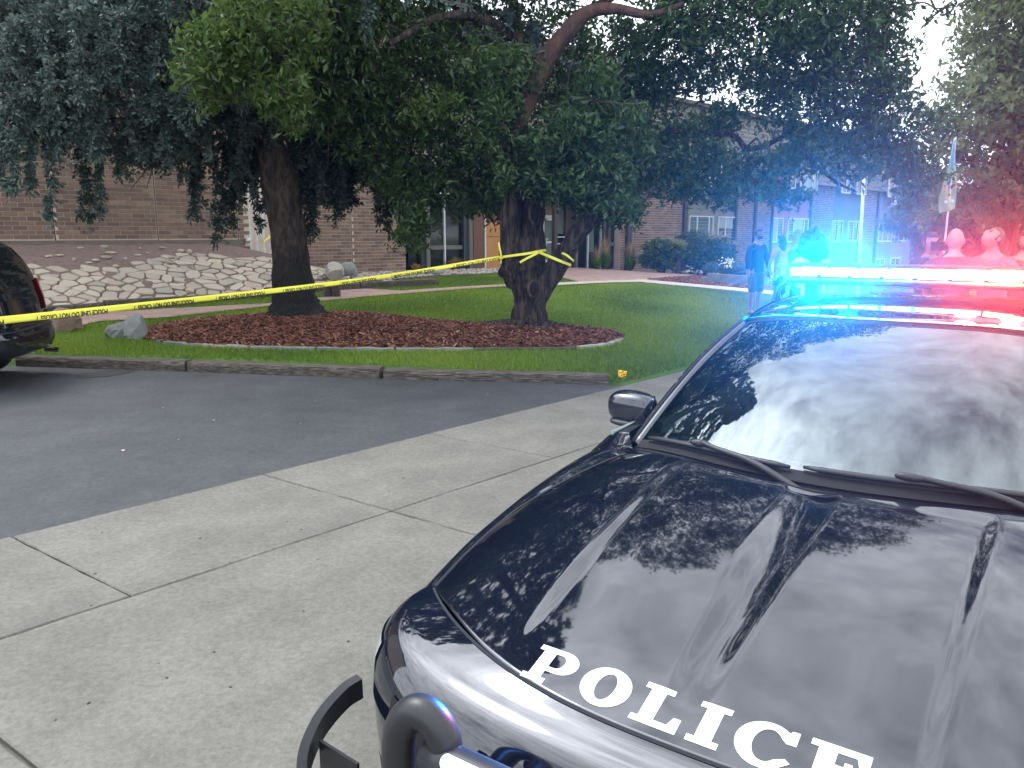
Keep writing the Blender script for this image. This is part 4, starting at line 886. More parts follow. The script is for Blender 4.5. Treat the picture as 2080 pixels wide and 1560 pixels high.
# twigs linking limbs to clumps
m = MB(); nodes = [A(1120, 100), A(1195, 26, -.2), A(1060, 200, .5), A(1052, 90, .6), A(950, 30), A(868, 44, -.5), A(1170, 160, 1.1), A(1300, 240, .8), A(1430, 266, .5), A(1515, 300, .4), A(1600, 272, .2), A(1330, -60), A(1480, -90, .3), A(1640, -60, .4), A(1760, 40, .4), A(1630, 160), A(1135, 310, .6), A(1050, 320), A(1235, 430, -.5), A(1000, -220, 1), A(700, 60, -1.4)]
for (c, rd) in cl+clb:
    c = np.array(c); nd = min(nodes, key=lambda q: np.linalg.norm(q-c))
    hub = c+(nd-c)*.25; pp = catmull([nd, (nd+hub)/2+r4.normal(0, .12, 3), hub], 5); m.tube(pp, np.linspace(.02, .011, len(pp)), 5, cap=False, nz=.15, nfreq=9); nodes.append(hub)
    for k_ in range(5):
        e = c+r4.normal(0, .6, 3)*np.array(rd); mid = (hub+e)/2+r4.normal(0, .08, 3); pp = catmull([hub, mid, e], 4); m.tube(pp, np.linspace(.010, .003, len(pp)), 4, cap=False)
m.obj('twigs', TWIG, MT)
# ------------------------------------------------------------ spruce
YS = float(gp(600, 650)[1]); pS = YS/FPX
def S(x, y, dy=0.0): return at(x, y, YS+dy)
sb = gp(600, 652); SP = empty('spruce_tree', sb, 'tall blue spruce with a dark flared trunk base and drooping branches in the mulch bed', 'tree')
top = S(520, -180); pl = [(S(602, 668), 96), (S(602, 648), 70), (S(601, 630), 54), (S(598, 608), 45), (S(596, 585), 40), (S(591, 540), 37), (S(584, 470), 34.5), (S(573, 400), 33.5), (S(560, 320), 34), (S(547, 240), 33), (S(537, 150), 31), (S(525, 40), 29), (top, 27)]
tp = top+np.array([-.2, .3, 0]); pl += [(tp+np.array([0, 0, 3]), 20), (tp+np.array([0, 0, 7.5]), 11), (tp+np.array([0, 0, 11.5]), 3)]
c = catmull([q[0] for q in pl], 8); rr = np.interp(np.linspace(0, len(pl)-1, len(c)), range(len(pl)), [q[1]*pS for q in pl])
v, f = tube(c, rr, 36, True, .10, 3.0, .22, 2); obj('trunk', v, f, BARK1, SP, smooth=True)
# needle tufts along drooping branchlets
r5 = np.random.default_rng(55); NP = []; ND = []; NT = []; NS = []; BR = MB()
def tuft_line(P, tb, dens=15, spread=.055):
    L_ = np.linalg.norm(np.diff(P, axis=0), axis=1).sum(); k = max(3, int(L_*dens*6)); u = r5.uniform(0, 1, k)*(len(P)-1); i = np.minimum(u.astype(int), len(P)-2); fr = (u-i)[:, None]
    q = P[i]*(1-fr)+P[i+1]*fr; d = P[i+1]-P[i]; d /= np.linalg.norm(d, axis=1)[:, None]+1e-9; o = r5.normal(0, 1, (k, 3)); o /= np.linalg.norm(o, axis=1)[:, None]
    NP.append(q+o*spread*r5.uniform(.2, 1, (k, 1))); ND.append(o*.8+d*.7); NT.append(np.clip(tb+.10*o[:, 2]+r5.normal(0, .09, k), 0, 1)); NS.append(np.full(k, 1.0))
def curtain(p, length, tb, spread=.05):
    n = 6; q = [p]; dr = r5.normal(0, .12, 2)
    for j in range(1, n): q.append(p+np.array([dr[0]*j/n*length, dr[1]*j/n*length, -length*j/(n-1)])+r5.normal(0, .015, 3))
    q = np.array(q); BR.tube(q, np.linspace(.008, .003, n), 4, cap=False); tuft_line(q, tb, 20, spread*1.25)
    for j in range(1, n-1):
        for s in range(2):
            d = r5.normal(0, 1, 3); d[2] = -abs(d[2])*.9-.4; d /= np.linalg.norm(d); tuft_line(np.array([q[j], q[j]+d*r5.uniform(.10, .24)]), tb, 20, spread*.9)
def branch(p0, p1, sag, tb, hang=(.25, .7), nh=12, thick=.03, fill=1.0):
    p0, p1 = np.array(p0), np.array(p1); mid = (p0+p1)/2+[0, 0, sag]; c = catmull([p0, mid, p1], 7); BR.tube(c, np.linspace(thick, .008, len(c)), 6, cap=False, nz=.1, nfreq=5)
    n = len(c); side = np.cross((p1-p0)/np.linalg.norm(p1-p0), [0, 0, 1])
    for k in range(nh):
        u = r5.uniform(.22, 1)*(n-1.01); i = int(u); p = c[i]+(c[i+1]-c[i])*(u-i); sl = r5.uniform(-.55, .55)*(1.1-u/n); e = p+side*sl+np.array([0, 0, r5.uniform(-.05, .12)])+(p1-p0)/np.linalg.norm(p1-p0)*abs(sl)*.6
        tuft_line(np.array([p, (p+e)/2+[0, 0, .03], e]), min(1, tb+.12), 30*fill, .085)
        curtain(e, r5.uniform(*hang), tb)
    tuft_line(c[n//3:], tb+.15, 16, .065)
# visible lower branches: px start/end (dy from trunk plane), colour
lb = [((330, 60), (0, 150), -1.6, .75, (.3, .8), 24), ((330, 10), (10, 60), -1.9, .72, (.3, .7), 22), ((300, 120), (20, 215), -1.3, .7, (.3, .8), 20), ((200, -20), (-40, 60), -1.2, .7, (.4, .9), 20), ((560, 100), (200, 90), -1.7, .72, (.3, .7), 20), ((560, 140), (100, 120), -2.0, .75, (.3, .7), 22), ((560, 60), (60, 20), -1.2, .75, (.3, .8), 22), ((560, 90), (330, 100), -1.2, .6, (.3, .7), 16), ((560, 60), (250, -10), -1.6, .7, (.3, .7), 18), ((560, 200), (-40, 130), -.6, .6, (.3, .8), 24), ((560, 210), (20, 40), -1.6, .75, (.25, .7), 22), ((560, 180), (150, 10), -1.9, .72, (.3, .7), 20), ((560, 240), (90, 180), -1.3, .66, (.3, .9), 22), ((560, 250), (-60, 240), -1.5, .74, (.3, 1.0), 28), ((570, 270), (60, 262), -.9, .70, (.3, .75), 22),
      ((570, 260), (180, 210), -1.2, .62, (.3, .9), 20), ((570, 280), (230, 260), -.5, .5, (.4, 1.0), 18), ((560, 230), (290, 165), -1.4, .6, (.25, .7), 18), ((560, 200), (380, 200), -1.5, .5, (.3, .7), 16), ((560, 150), (260, 60), -1.6, .5, (.3, .8), 18),
      ((560, 120), (330, 40), -.9, .4, (.3, .7), 16), ((560, 260), (350, 235), .5, .3, (.3, .6), 12), ((570, 290), (420, 290), .6, .18, (.4, 1.1), 12), ((565, 270), (480, 300), .4, .15, (.6, 1.5), 12), ((570, 260), (490, 230), -.8, .4, (.3, .6), 10),
      ((570, 250), (700, 230), .6, .18, (.5, 1.2), 18), ((575, 270), (760, 260), .8, .12, (.5, 1.2), 20), ((575, 290), (690, 300), .4, .1, (.5, 1.4), 18), ((575, 240), (800, 270), 1.2, .12, (.6, 1.6), 18), ((575, 290), (640, 330), .3, .1, (.3, 1.2), 14), ((570, 200), (840, 190), .6, .2, (.5, 1.3), 18),
      ((560, 120), (760, 130), -.2, .25, (.4, 1.0), 14), ((560, 100), (120, -60), -1.3, .7, (.3, .8), 18), ((560, 80), (-40, -50), -1.2, .75, (.3, .8), 20), ((560, 180), (300, 130), .8, .3, (.4, .9), 16), ((560, 160), (60, 100), .8, .35, (.4, 1.0), 22), ((560, 130), (430, 40), 1.2, .2, (.4, 1.0), 16)]
for (a, b, dy, tb, hg, nh) in lb: branch(S(*a), S(b[0], b[1], dy), .22, tb, hg, nh)
# single long hanging strands seen against the brick
for x, y0, y1, dy, tb in [(100, 270, 460, -1.2, .45), (165, 280, 455, -.6, .25), (180, 270, 465, -.5, .3), (205, 300, 445, -.5, .5), (30, 270, 400, -1.4, .7), (5, 260, 380, -1.4, .7), (60, 270, 395, -1.2, .6), (390, 300, 450, .5, .15), (397, 310, 420, .5, .2), (440, 320, 505, .3, .3), (455, 300, 475, .3, .12), (470, 290, 470, .4, .1), (480, 280, 420, .4, .1), (625, 320, 490, .3, .08), (640, 330, 470, .3, .08), (705, 300, 420, .8, .08), (715, 310, 425, .8, .1), (770, 330, 460, 1.2, .08), (788, 340, 470, 1.2, .08), (815, 350, 490, 1.2, .08), (520, 300, 470, .5, .08), (300, 290, 340, -.3, .4), (265, 290, 320, -.4, .5), (330, 290, 345, 0, .35)]:
    a = S(x, y0, dy); b = S(x, y1, dy); q = np.array([a+(b-a)*u+r5.normal(0, .02, 3) for u in np.linspace(0, 1, 7)]); BR.tube(q, np.linspace(.01, .003, 7), 4, cap=False)
    for j in range(len(q)-1):
        tuft_line(q[j:j+2], tb, 28, .085)
        for s in range(4): d = r5.normal(0, 1, 3); d[2] = -abs(d[2])-.5; d /= np.linalg.norm(d); tuft_line(np.array([q[j], q[j]+d*r5.uniform(.1, .24)]), tb, 20, .06)
# upper tree (above the frame, seen in reflections)
zt = c[:, 2].max()
for lev in range(26):
    z = 5.6+lev*(zt-5.6)/26; f_ = (z-5.6)/(zt-5.6); x0 = np.interp(z, c[:, 2], c[:, 0]); y0 = np.interp(z, c[:, 2], c[:, 1]); Lr = 5.0*(1-f_)**.8+.3
    for k in range(7):
        a = k*.9+lev*1.7+r5.normal(0, .15); e = np.array([x0+math.cos(a)*Lr, y0+math.sin(a)*Lr, z-.25*Lr]); branch(np.array([x0, y0, z]), e, .15, .5, (.2, .6), 6, .025, .5)
NP = np.concatenate(NP); ND = np.concatenate(ND); NT = np.concatenate(NT); n = len(NP)
ND /= np.linalg.norm(ND, axis=1)[:, None]+1e-9; far = NP[:, 2] > 6.5; keep = ~far | (r5.uniform(size=n) < .4); NP, ND, NT, far = NP[keep], ND[keep], NT[keep], far[keep]; n = len(NP)
U = r5.normal(0, 1, (n, 3)); Yv = np.cross(U, ND); Yv /= np.linalg.norm(Yv, axis=1)[:, None]+1e-9
s = r5.uniform(.035, .065, (n, 1))*np.where(far, 2.0, 1)[:, None]; w = s*.34
V = np.stack([NP-ND*s*.5-Yv*w*.4, NP+ND*s*.3-Yv*w, NP+ND*s, NP+ND*s*.3+Yv*w], 1).reshape(-1, 3)
obj('needles', V, np.arange(4*n).reshape(n, 4), NEED, SP, tint=NT, center=False); print('needles', n)
for a, b, c_ in (((345, 275), (262, 390), -.4), ((305, 320), (298, 382), -.4), ((412, 292), (365, 325), 0.2)): q = catmull([S(*a, c_), S((a[0]+b[0])/2+6, (a[1]+b[1])/2-4, c_), S(*b, c_)], 4); BR.tube(q, np.linspace(.02, .006, len(q)), 5)
BR.obj('branches', TWIG, SP)
# ------------------------------------------------------------ other trees and shrubs
def simple_tree(name, base, h, trunk_r, clumps, leafn, size, mat, tint, label, seed, lean=(0, 0), twn=30, cat='tree', group=None, barkm=BARK2, fork=.45):
    r = np.random.default_rng(seed); base = np.array(base); E_ = empty(name, base, label, cat, group)
    tp = base+[lean[0], lean[1], h]; c = catmull([base-[0, 0, .2], base+(tp-base)*.3+r.normal(0, .1, 3), base+(tp-base)*.65+r.normal(0, .15, 3), tp], 6); v, f = tube(c, np.linspace(trunk_r, trunk_r*.2, len(c)), 14, True, .12, 2, .2, seed); obj('trunk', v, f, barkm, E_, smooth=True)
    m = MB()
    for k in range(twn):
        cc, rd = clumps[k % len(clumps)]; i = int(len(c)*r.uniform(fork*.6, .9)); e = np.array(cc)+r.normal(0, .4, 3)*np.array(rd); q = catmull([c[i], (c[i]+e)/2+[0, 0, .2], e], 4); m.tube(q, np.linspace(trunk_r*.28, .015, len(q)), 6, cap=False)
    m.obj('limbs', barkm, E_)
    V, F, T_ = leaves(clumps, leafn, r, size, size*3.2, 8, tint, .2, .2, .45); obj('crown', V, F, mat, E_, tint=T_, center=False); return E_
def C3(x, y, Y, rx, rz_, ry): s = Y/FPX; return (tuple(at(x, y, Y)), (rx*s, ry, rz_*s))
YR = 27.0
pal = [C3(*q) for q in [(2030, 60, YR, 75, 70, 2), (2080, 30, YR, 90, 90, 2), (2015, 150, YR, 80, 60, 2), (1975, 220, YR-.5, 75, 60, 2), (2060, 200, YR, 90, 80, 2), (1955, 290, YR-1, 55, 45, 1.5), (2010, 300, YR-.5, 90, 60, 2), (2090, 320, YR-.5, 80, 80, 2), (1970, 370, YR-1, 70, 40, 1.5), (2050, 400, YR-1, 80, 50, 1.5), (2150, 150, YR, 120, 150, 3), (2200, 300, YR, 120, 120, 3), (2060, -60, YR, 100, 80, 2.5), (2160, -80, YR, 110, 100, 3), (2120, -200, YR, 100, 90, 2.5)]]
simple_tree('leafy_tree', [*at(2050, 500, YR)[:2], float(terr(*at(2050, 500, YR)[:2]))], 9.5, .28, pal, 30000, .12, LEAFP, (.15, .9), 'pale green leafy tree at the right edge behind the feather flag', 71, twn=40)
bg_t = [((1990, 470, 34.), [(1990, 430, 34, 60, 40, 1.5), (1930, 450, 34, 50, 30, 1.5), (2040, 450, 33, 50, 35, 1.5)], 'low bushy tree with bare twigs behind the feather flag pole'), ((1880, 470, 40.), [(1880, 400, 40, 50, 45, 2), (1850, 450, 40, 45, 30, 2), (1920, 430, 40, 40, 35, 2)], 'darker tree at the far end of the building'),
        ((2130, 470, 36.), [(2100, 420, 36, 70, 60, 2), (2180, 380, 36, 90, 90, 3), (2040, 360, 38, 60, 60, 2)], 'dark green tree behind the pale tree at the right edge'), ((2330, 470, 40.), [(2330, 300, 40, 160, 160, 4), (2250, 400, 40, 100, 80, 3)], 'big tree outside the right edge')]
for i, (b, cs, lb_) in enumerate(bg_t):
    g = at(*b); simple_tree('background_tree', [g[0], g[1], float(terr(g[0], g[1]))], 4.5 if i < 3 else 9, .16, [C3(*q) for q in cs], 6000, .13, LEAF, (.2, .8), lb_, 80+i, group='trees beyond the lawn', twn=24)
HG = [([(1880+i*45, 455+10*math.sin(i*2), 38-i*1.2, 45, 34, 1.2) for i in range(4)], (1940, 500, 37.), 'dense dark hedge mass left of the feather flag pole'), ([(2040+i*45, 440+8*math.sin(i*3), 31, 42, 44, 1.4) for i in range(4)], (2090, 500, 31.), 'dense bushes under the pale tree at the right edge')]
for i, (cs, b, lb_) in enumerate(HG):
    g = at(*b); g[2] = float(terr(g[0], g[1])); E_ = empty('hedge', g, lb_, 'hedge'); V, F, T_ = leaves([C3(*q) for q in cs]+[C3(q[0]+20, q[1]+45, q[2], q[3], q[4], q[5]) for q in cs], 16000, np.random.default_rng(300+i), .09, .25, 8, (.1, .7), .1, .2, .5); obj('foliage', V, F, LEAF if i == 0 else LEAFP, E_, tint=T_, center=False)
def shrub(name, px, Y, clumps, n, size, mat, tint, label, seed, cat='shrub', group=None):
    g = at(*px, Y); g[2] = float(ground(g[0], g[1])); r = np.random.default_rng(seed); E_ = empty(name, g, label, cat, group)
    m = MB(); cc = [C3(*q) for q in clumps]
    for k in range(18): c_, rd = cc[k % len(cc)]; e = np.array(c_)+r.normal(0, .5, 3)*np.array(rd); q = catmull([g+[r.normal(0, .1), r.normal(0, .1), 0], (g+e)/2+r.normal(0, .05, 3), e], 3); m.tube(q, np.linspace(.02, .006, len(q)), 5, cap=False)
    m.obj('stems', TWIG, E_); V, F, T_ = leaves(cc, n, r, size, size*2.2, 8, tint, .0, .25, .5); V[:, 2] = np.maximum(V[:, 2], g[2]+.02); obj('foliage', V, F, mat, E_, tint=T_, center=False); return E_
shrub('green_shrub', (1345, 545), 31.5, [(1340, 508, 31.5, 38, 22, .7), (1322, 522, 31.4, 28, 22, .6), (1365, 515, 31.5, 28, 26, .7), (1340, 530, 31.4, 42, 18, .7)], 5500, .055, SHRUB, (.1, .62), 'rounded green shrub left of centre of the flower bed beside the entrance walk', 91)
shrub('yellow_shrub', (1378, 545), 31.2, [(1382, 498, 31.2, 14, 8, .4), (1372, 494, 31.2, 10, 6, .4)], 700, .05, SHRUB, (.75, 1.0), 'small patch of bright yellow-green foliage on top of the green shrub', 92)
shrub('blue_green_shrub', (1440, 550), 32, [(1430, 505, 32, 38, 26, .8), (1460, 510, 32, 34, 26, .8), (1440, 528, 31.8, 50, 20, .8), (1410, 530, 31.6, 25, 20, .6), (1410, 483, 33.5, 38, 14, .6)], 8500, .055, SHRUB, (.05, .5), 'wide darker shrub between the rounded green shrub and the man in shorts', 93)
shrub('flowering_shrub', (1470, 500), 33, [(1462, 485, 33, 20, 6, .4), (1488, 498, 33, 10, 12, .4)], 600, .05, DRYG, (.6, 1), 'pale yellowish flowering tops behind the wide shrub under the windows', 94)
shrub('low_perennials', (1490, 555), 30.5, [(1475, 545, 30, 45, 12, .6), (1500, 548, 30, 30, 12, .6)], 3500, .045, NEED, (.45, .9), 'grey green low plants behind the low block wall', 95, 'plants')
fl = MB(); r6 = np.random.default_rng(6)
g0 = at(1478, 535, 29.6); fe = empty('white_flowers', [g0[0], g0[1], float(ground(g0[0], g0[1]))], 'cluster of white flowers at the right side of the wide shrub', 'flowers')
for k in range(46): p = at(1478+r6.normal(0, 7), 533+r6.normal(0, 6), 29.5+r6.normal(0, .1)); fl.sphere(p, (.035, .035, .02), 6, 4)
fl.obj('petals', WHT, fe, kind='stuff')
st_ = MB(); 
for k in range(14): p = at(1478+r6.normal(0, 6), 536, 29.6); st_.tube([[p[0], p[1], ORG[fe][2]], p], .006, 4)
st_.obj('stems', TWIG, fe)
def grass_clump(px, Y, n, h, spread, label, seed, mat=DRYG, plume=True, tint=(.1, .9)):
    g = at(*px, Y); g[2] = float(ground(g[0], g[1]))+.03; r = np.random.default_rng(seed); E_ = empty('ornamental_grass', g, label, 'ornamental grass', 'clumps of ornamental grass along the building')
    def bl(n, h, w, sp, bend, tnt):
        a = r.uniform(0, 6.28, n); s = np.abs(r.normal(0, sp, n)); b = np.c_[g[0]+np.cos(a)*.07, g[1]+np.sin(a)*.07, np.full(n, g[2])]; hh = h*r.uniform(.6, 1.1, n)
        m1 = b+np.c_[np.cos(a)*s*.4, np.sin(a)*s*.4, hh*.65]; t_ = b+np.c_[np.cos(a)*s, np.sin(a)*s, hh*(1-bend*s/max(sp, .01)*.2)]; o = np.c_[-np.sin(a), np.cos(a), 0*a]*w
        V = np.stack([b-o, b+o, m1+o, m1-o, t_], 1).reshape(-1, 3); k = np.arange(n)*5; F = [(i, i+1, i+2, i+3) for i in k]+[(i+3, i+2, i+4) for i in k]; return V, F, np.tile(np.clip(r.uniform(*tnt, n), 0, 1), 2)
    V, F, T_ = bl(n, h*.75, .012, spread, 1, tint); obj('blades', V, F, mat, E_, tint=T_)
    if plume: V, F, T_ = bl(n//3, h*1.15, .016, spread*.55, .3, (.5, 1)); obj('plumes', V, F, DRYG, E_, tint=T_)
grass_clump((925, 557), 27.5, 420, .62, .42, 'pale dry grass tuft in the gravel in front of the glass wall', 101, plume=False)
grass_clump((846, 556), 26.2, 120, .38, .2, 'small dry grass tuft beside the low pale rock', 102, plume=False)
grass_clump((1228, 544), 31.5, 320, 1.1, .32, 'tan plumed grass beside the entrance window', 103, GRASS, tint=(.1, .5))
grass_clump((1213, 542), 31.2, 160, .8, .25, 'thin plumed grass just right of the white boulder', 104, GRASS, tint=(.1, .5))
grass_clump((1280, 545), 32, 320, 1.05, .32, 'plumed grass in front of the brown downspout at the brick corner', 105, GRASS, tint=(.1, .5))
# ------------------------------------------------------------ police car
YAW = 0.6052; CF = np.array([math.sin(YAW), math.cos(YAW)]); CR = np.array([-math.cos(YAW), math.sin(YAW)])
CO0 = np.array([.2418, 1.2003])+CR*.045
def cw(P):
    P = np.atleast_2d(np.asarray(P, float)); return np.c_[CO0+P[:, :1]*CF+P[:, 1:2]*CR, P[:, 2]]
PC = empty('police_car', [*(CO0+CF*2.5), 0], 'glossy black police sedan with white hood lettering, push bumper and a lit roof light bar', 'police car')
def cobj(name, P, F, mat, parent=PC, smooth=True, **kw): return obj(name, cw(P), F, mat, parent, smooth, **kw)
def cgrid(name, G, mat, parent=PC, flip=False, thick=0, smooth=True, **kw):
    a, b = G.shape[:2]; F = grid_faces(a, b); F = F[:, ::-1] if flip else F
    o = cobj(name, G.reshape(-1, 3), F, mat, parent, smooth, **kw)
    if thick: md = o.modifiers.new('solid', 'SOLIDIFY'); md.thickness = thick; md.offset = -1
    return o
def ss(x): x = np.clip(x, 0, 1); return x*x*(3-2*x)
# hood
def hu_front(v): return .155+.285*np.abs(v/.82)**2.7
def hu_rear(v): return 1.238+.21*np.abs(v/.70)**2.0
def h_side(u): return np.interp(u, [.30, .44, .60, .75, .9, 1.11, 1.25, 1.42, 1.7], [.79, .815, .84, .853, .858, .80, .755, .69, .69])
def hood_base(u, v):
    k = np.clip((u-.10)/1.3, 0, 1); z = .770+.245*(1-(1-k)**1.75)
    return z-.102*np.abs(v/.85)**4
def hood_z(u, v):
    z = hood_base(u, v); f = ss((u-.18)/.35)*ss((1.30-u)/.10)
    av = np.abs(v); c1 = .455+.03*(u-.6)
    z = z-.009*f*ss((c1-av)/.045)                              # raised centre field
    wsp = .050+.030*ss((u-.2)/.8); sp = np.abs(v-.008)/wsp; z = z-.010*f*np.where(sp < 1, (1-sp*sp)**1.5, 0)      # spine
    return z
nv, nu = 181, 120; s_ = np.linspace(-1, 1, nv); t_h = np.linspace(0, 1, nu)
G = np.zeros((nu, nv, 3))
for j, s in enumerate(s_):
    vf = .815*s; vr = .69*s
    for i, t in enumerate(t_h):
        v = vf+(vr-vf)*t; uf = hu_front(vf); ur = hu_rear(vr); u = uf+(ur-uf)*t
        w = h_side(u)/ (.815+(.69-.815)*t); v2 = v*w; G[i, j] = (u, v2, hood_z(u, v2))
hood = cgrid('hood', G, PAINT, thick=.012)
# lettering: slab capitals as flat outlines, laid on the hood
def arc(cx, cy, rx, ry, a0, a1, n=14): return [(cx+rx*math.cos(R(a0+(a1-a0)*i/n)), cy+ry*math.sin(R(a0+(a1-a0)*i/n))) for i in range(n+1)]
LET = {
 'P': ([[(0, 0), (.52, 0), (.52, .14), (.40, .14), (.40, .34), (.62, .34)]+arc(.62, .67, .36, .33, -90, 90)+[(0, 1), (0, .86), (.12, .86), (.12, .14), (0, .14)], [(.40, .47), (.40, .86), (.54, .86)]+arc(.54, .665, .15, .195, 90, -90)+[(.54, .47)]], 1.0),
 'O': ([arc(.5, .5, .5, .52, 0, 360, 36)[:-1], arc(.5, .5, .19, .36, 0, 360, 30)[:-1]], 1.0),
 'L': ([[(0, 0), (.88, 0), (.88, .36), (.74, .36), (.68, .15), (.42, .15), (.42, .86), (.56, .86), (.56, 1), (0, 1), (0, .86), (.13, .86), (.13, .14), (0, .14)]], .88),
 'I': ([[(0, 0), (.56, 0), (.56, .14), (.43, .14), (.43, .86), (.56, .86), (.56, 1), (0, 1), (0, .86), (.13, .86), (.13, .14), (0, .14)]], .56),
 'C': ([arc(.5, .5, .5, .52, 38, 300, 30)+[(.80, .10), (.96, .26), (.86, .33)]+arc(.53, .5, .24, .37, -45, -320, 24)+[(.80, .66), (.96, .66), (.96, .98), (.84, .98), (.80, .90)]], .97),
 'E': ([[(0, 0), (.95, 0), (.95, .36), (.80, .36), (.74, .15), (.42, .15), (.42, .44), (.56, .44), (.56, .34), (.68, .34), (.68, .68), (.56, .68), (.56, .58), (.42, .58), (.42, .85), (.72, .85), (.78, .66), (.92, .66), (.92, 1), (0, 1), (0, .86), (.13, .86), (.13, .14), (0, .14)]], .95)}
def letter(ch, x0, hgt, wsc, parent):
    import bmesh
    cd = bpy.data.curves.new('t', 'CURVE'); cd.dimensions = '2D'; cd.fill_mode = 'BOTH'
    for lp in LET[ch][0]:
        sp = cd.splines.new('POLY'); sp.points.add(len(lp)-1)
        for k, (x, y) in enumerate(lp): sp.points[k].co = (x, y, 0, 1)
        sp.use_cyclic_u = True
    to = bpy.data.objects.new('t', cd); COL.objects.link(to); me = bpy.data.meshes.new_from_object(to.evaluated_get(bpy.context.evaluated_depsgraph_get()))
    bpy.data.objects.remove(to); bm = bmesh.new(); bm.from_mesh(me)
    for g in np.linspace(0, 1.1, 14)[1:]: 
        bmesh.ops.bisect_plane(bm, geom=bm.verts[:]+bm.edges[:]+bm.faces[:], plane_co=(g, 0, 0), plane_no=(1, 0, 0))
    for g in np.linspace(0, 1, 9)[1:-1]:
        bmesh.ops.bisect_plane(bm, geom=bm.verts[:]+bm.edges[:]+bm.faces[:], plane_co=(0, g, 0), plane_no=(0, 1, 0))
    bmesh.ops.remove_doubles(bm, verts=bm.verts[:], dist=1e-5)
    bm.verts.index_update(); co = np.array([v.co[:] for v in bm.verts]); F = [tuple(v.index for v in f.verts) for f in bm.faces]; bm.free()
    v = x0-co[:, 0]*wsc; ub = LU0+LCURV*np.abs(v/.4)**2; u = ub+co[:, 1]*hgt
    P = np.c_[u, v, hood_z(u, v)+.0009]
    # face upwards
    f0 = F[0]; a = P[list(f0)]; W_ = cw(a); nr = np.cross(W_[1]-W_[0], W_[2]-W_[1]); 
    if nr[2] < 0: F = [f[::-1] for f in F]
    o = obj('letter', cw(P), F, WHT, parent); return o
LU0, LCURV = .181, .008; x = .358; hgt = .099; wsc = .107; gp_ = .0205
for ch in 'POLICE': letter(ch, x, hgt, wsc*1.05, hood); x -= LET[ch][1]*wsc*1.05+gp_
# side shells: fender, doors, rear quarter
us = np.unique(np.r_[np.linspace(.44, 1.75, 60), np.linspace(1.75, 4.97, 90)])
def wmax(u): return np.interp(u, [.3, .44, .7, 1.0, 1.4, 2.5, 3.6, 4.2, 4.7, 4.97], [.86, .895, .935, .95, .945, .945, .955, .945, .89, .80])
def belt_v(u): return np.where(u < 1.42, h_side(u), np.interp(u, [1.42, 1.6, 2.0, 3.4, 4.2, 4.97], [.69+.0, .80, .835, .84, .80, .70]))
def belt_z(u): return np.where(u < 1.42, hood_z(u, h_side(u)), np.interp(u, [1.42, 1.6, 2.4, 3.4, 4.2, 4.97], [hood_z(1.42, .69), .985, 1.0, 1.02, 1.06, 1.03]))
def side_profile(u):
    vt = float(belt_v(u)); zt = float(belt_z(u)); w = float(wmax(u)); fo = float(np.interp(u, [.44, .8, 1.2, 1.45, 1.6, 2.0], [0, .03, .055, .06, .02, 0]))
    pts = [(vt, zt), (vt+(w-vt)*.35, zt-.006+fo*.1), (vt+(w-vt)*.68, zt-.035+fo*.1), (vt+(w-vt)*.9, zt-.085), (w, zt-.16), (w-.004, .62), (w-.012, .5), (w-.01, .38), (w-.05, .26), (w-.12, .2)]
    return catmull(np.array(pts), 3)
prof = np.array([side_profile(u) for u in us]); npf = prof.shape[1]
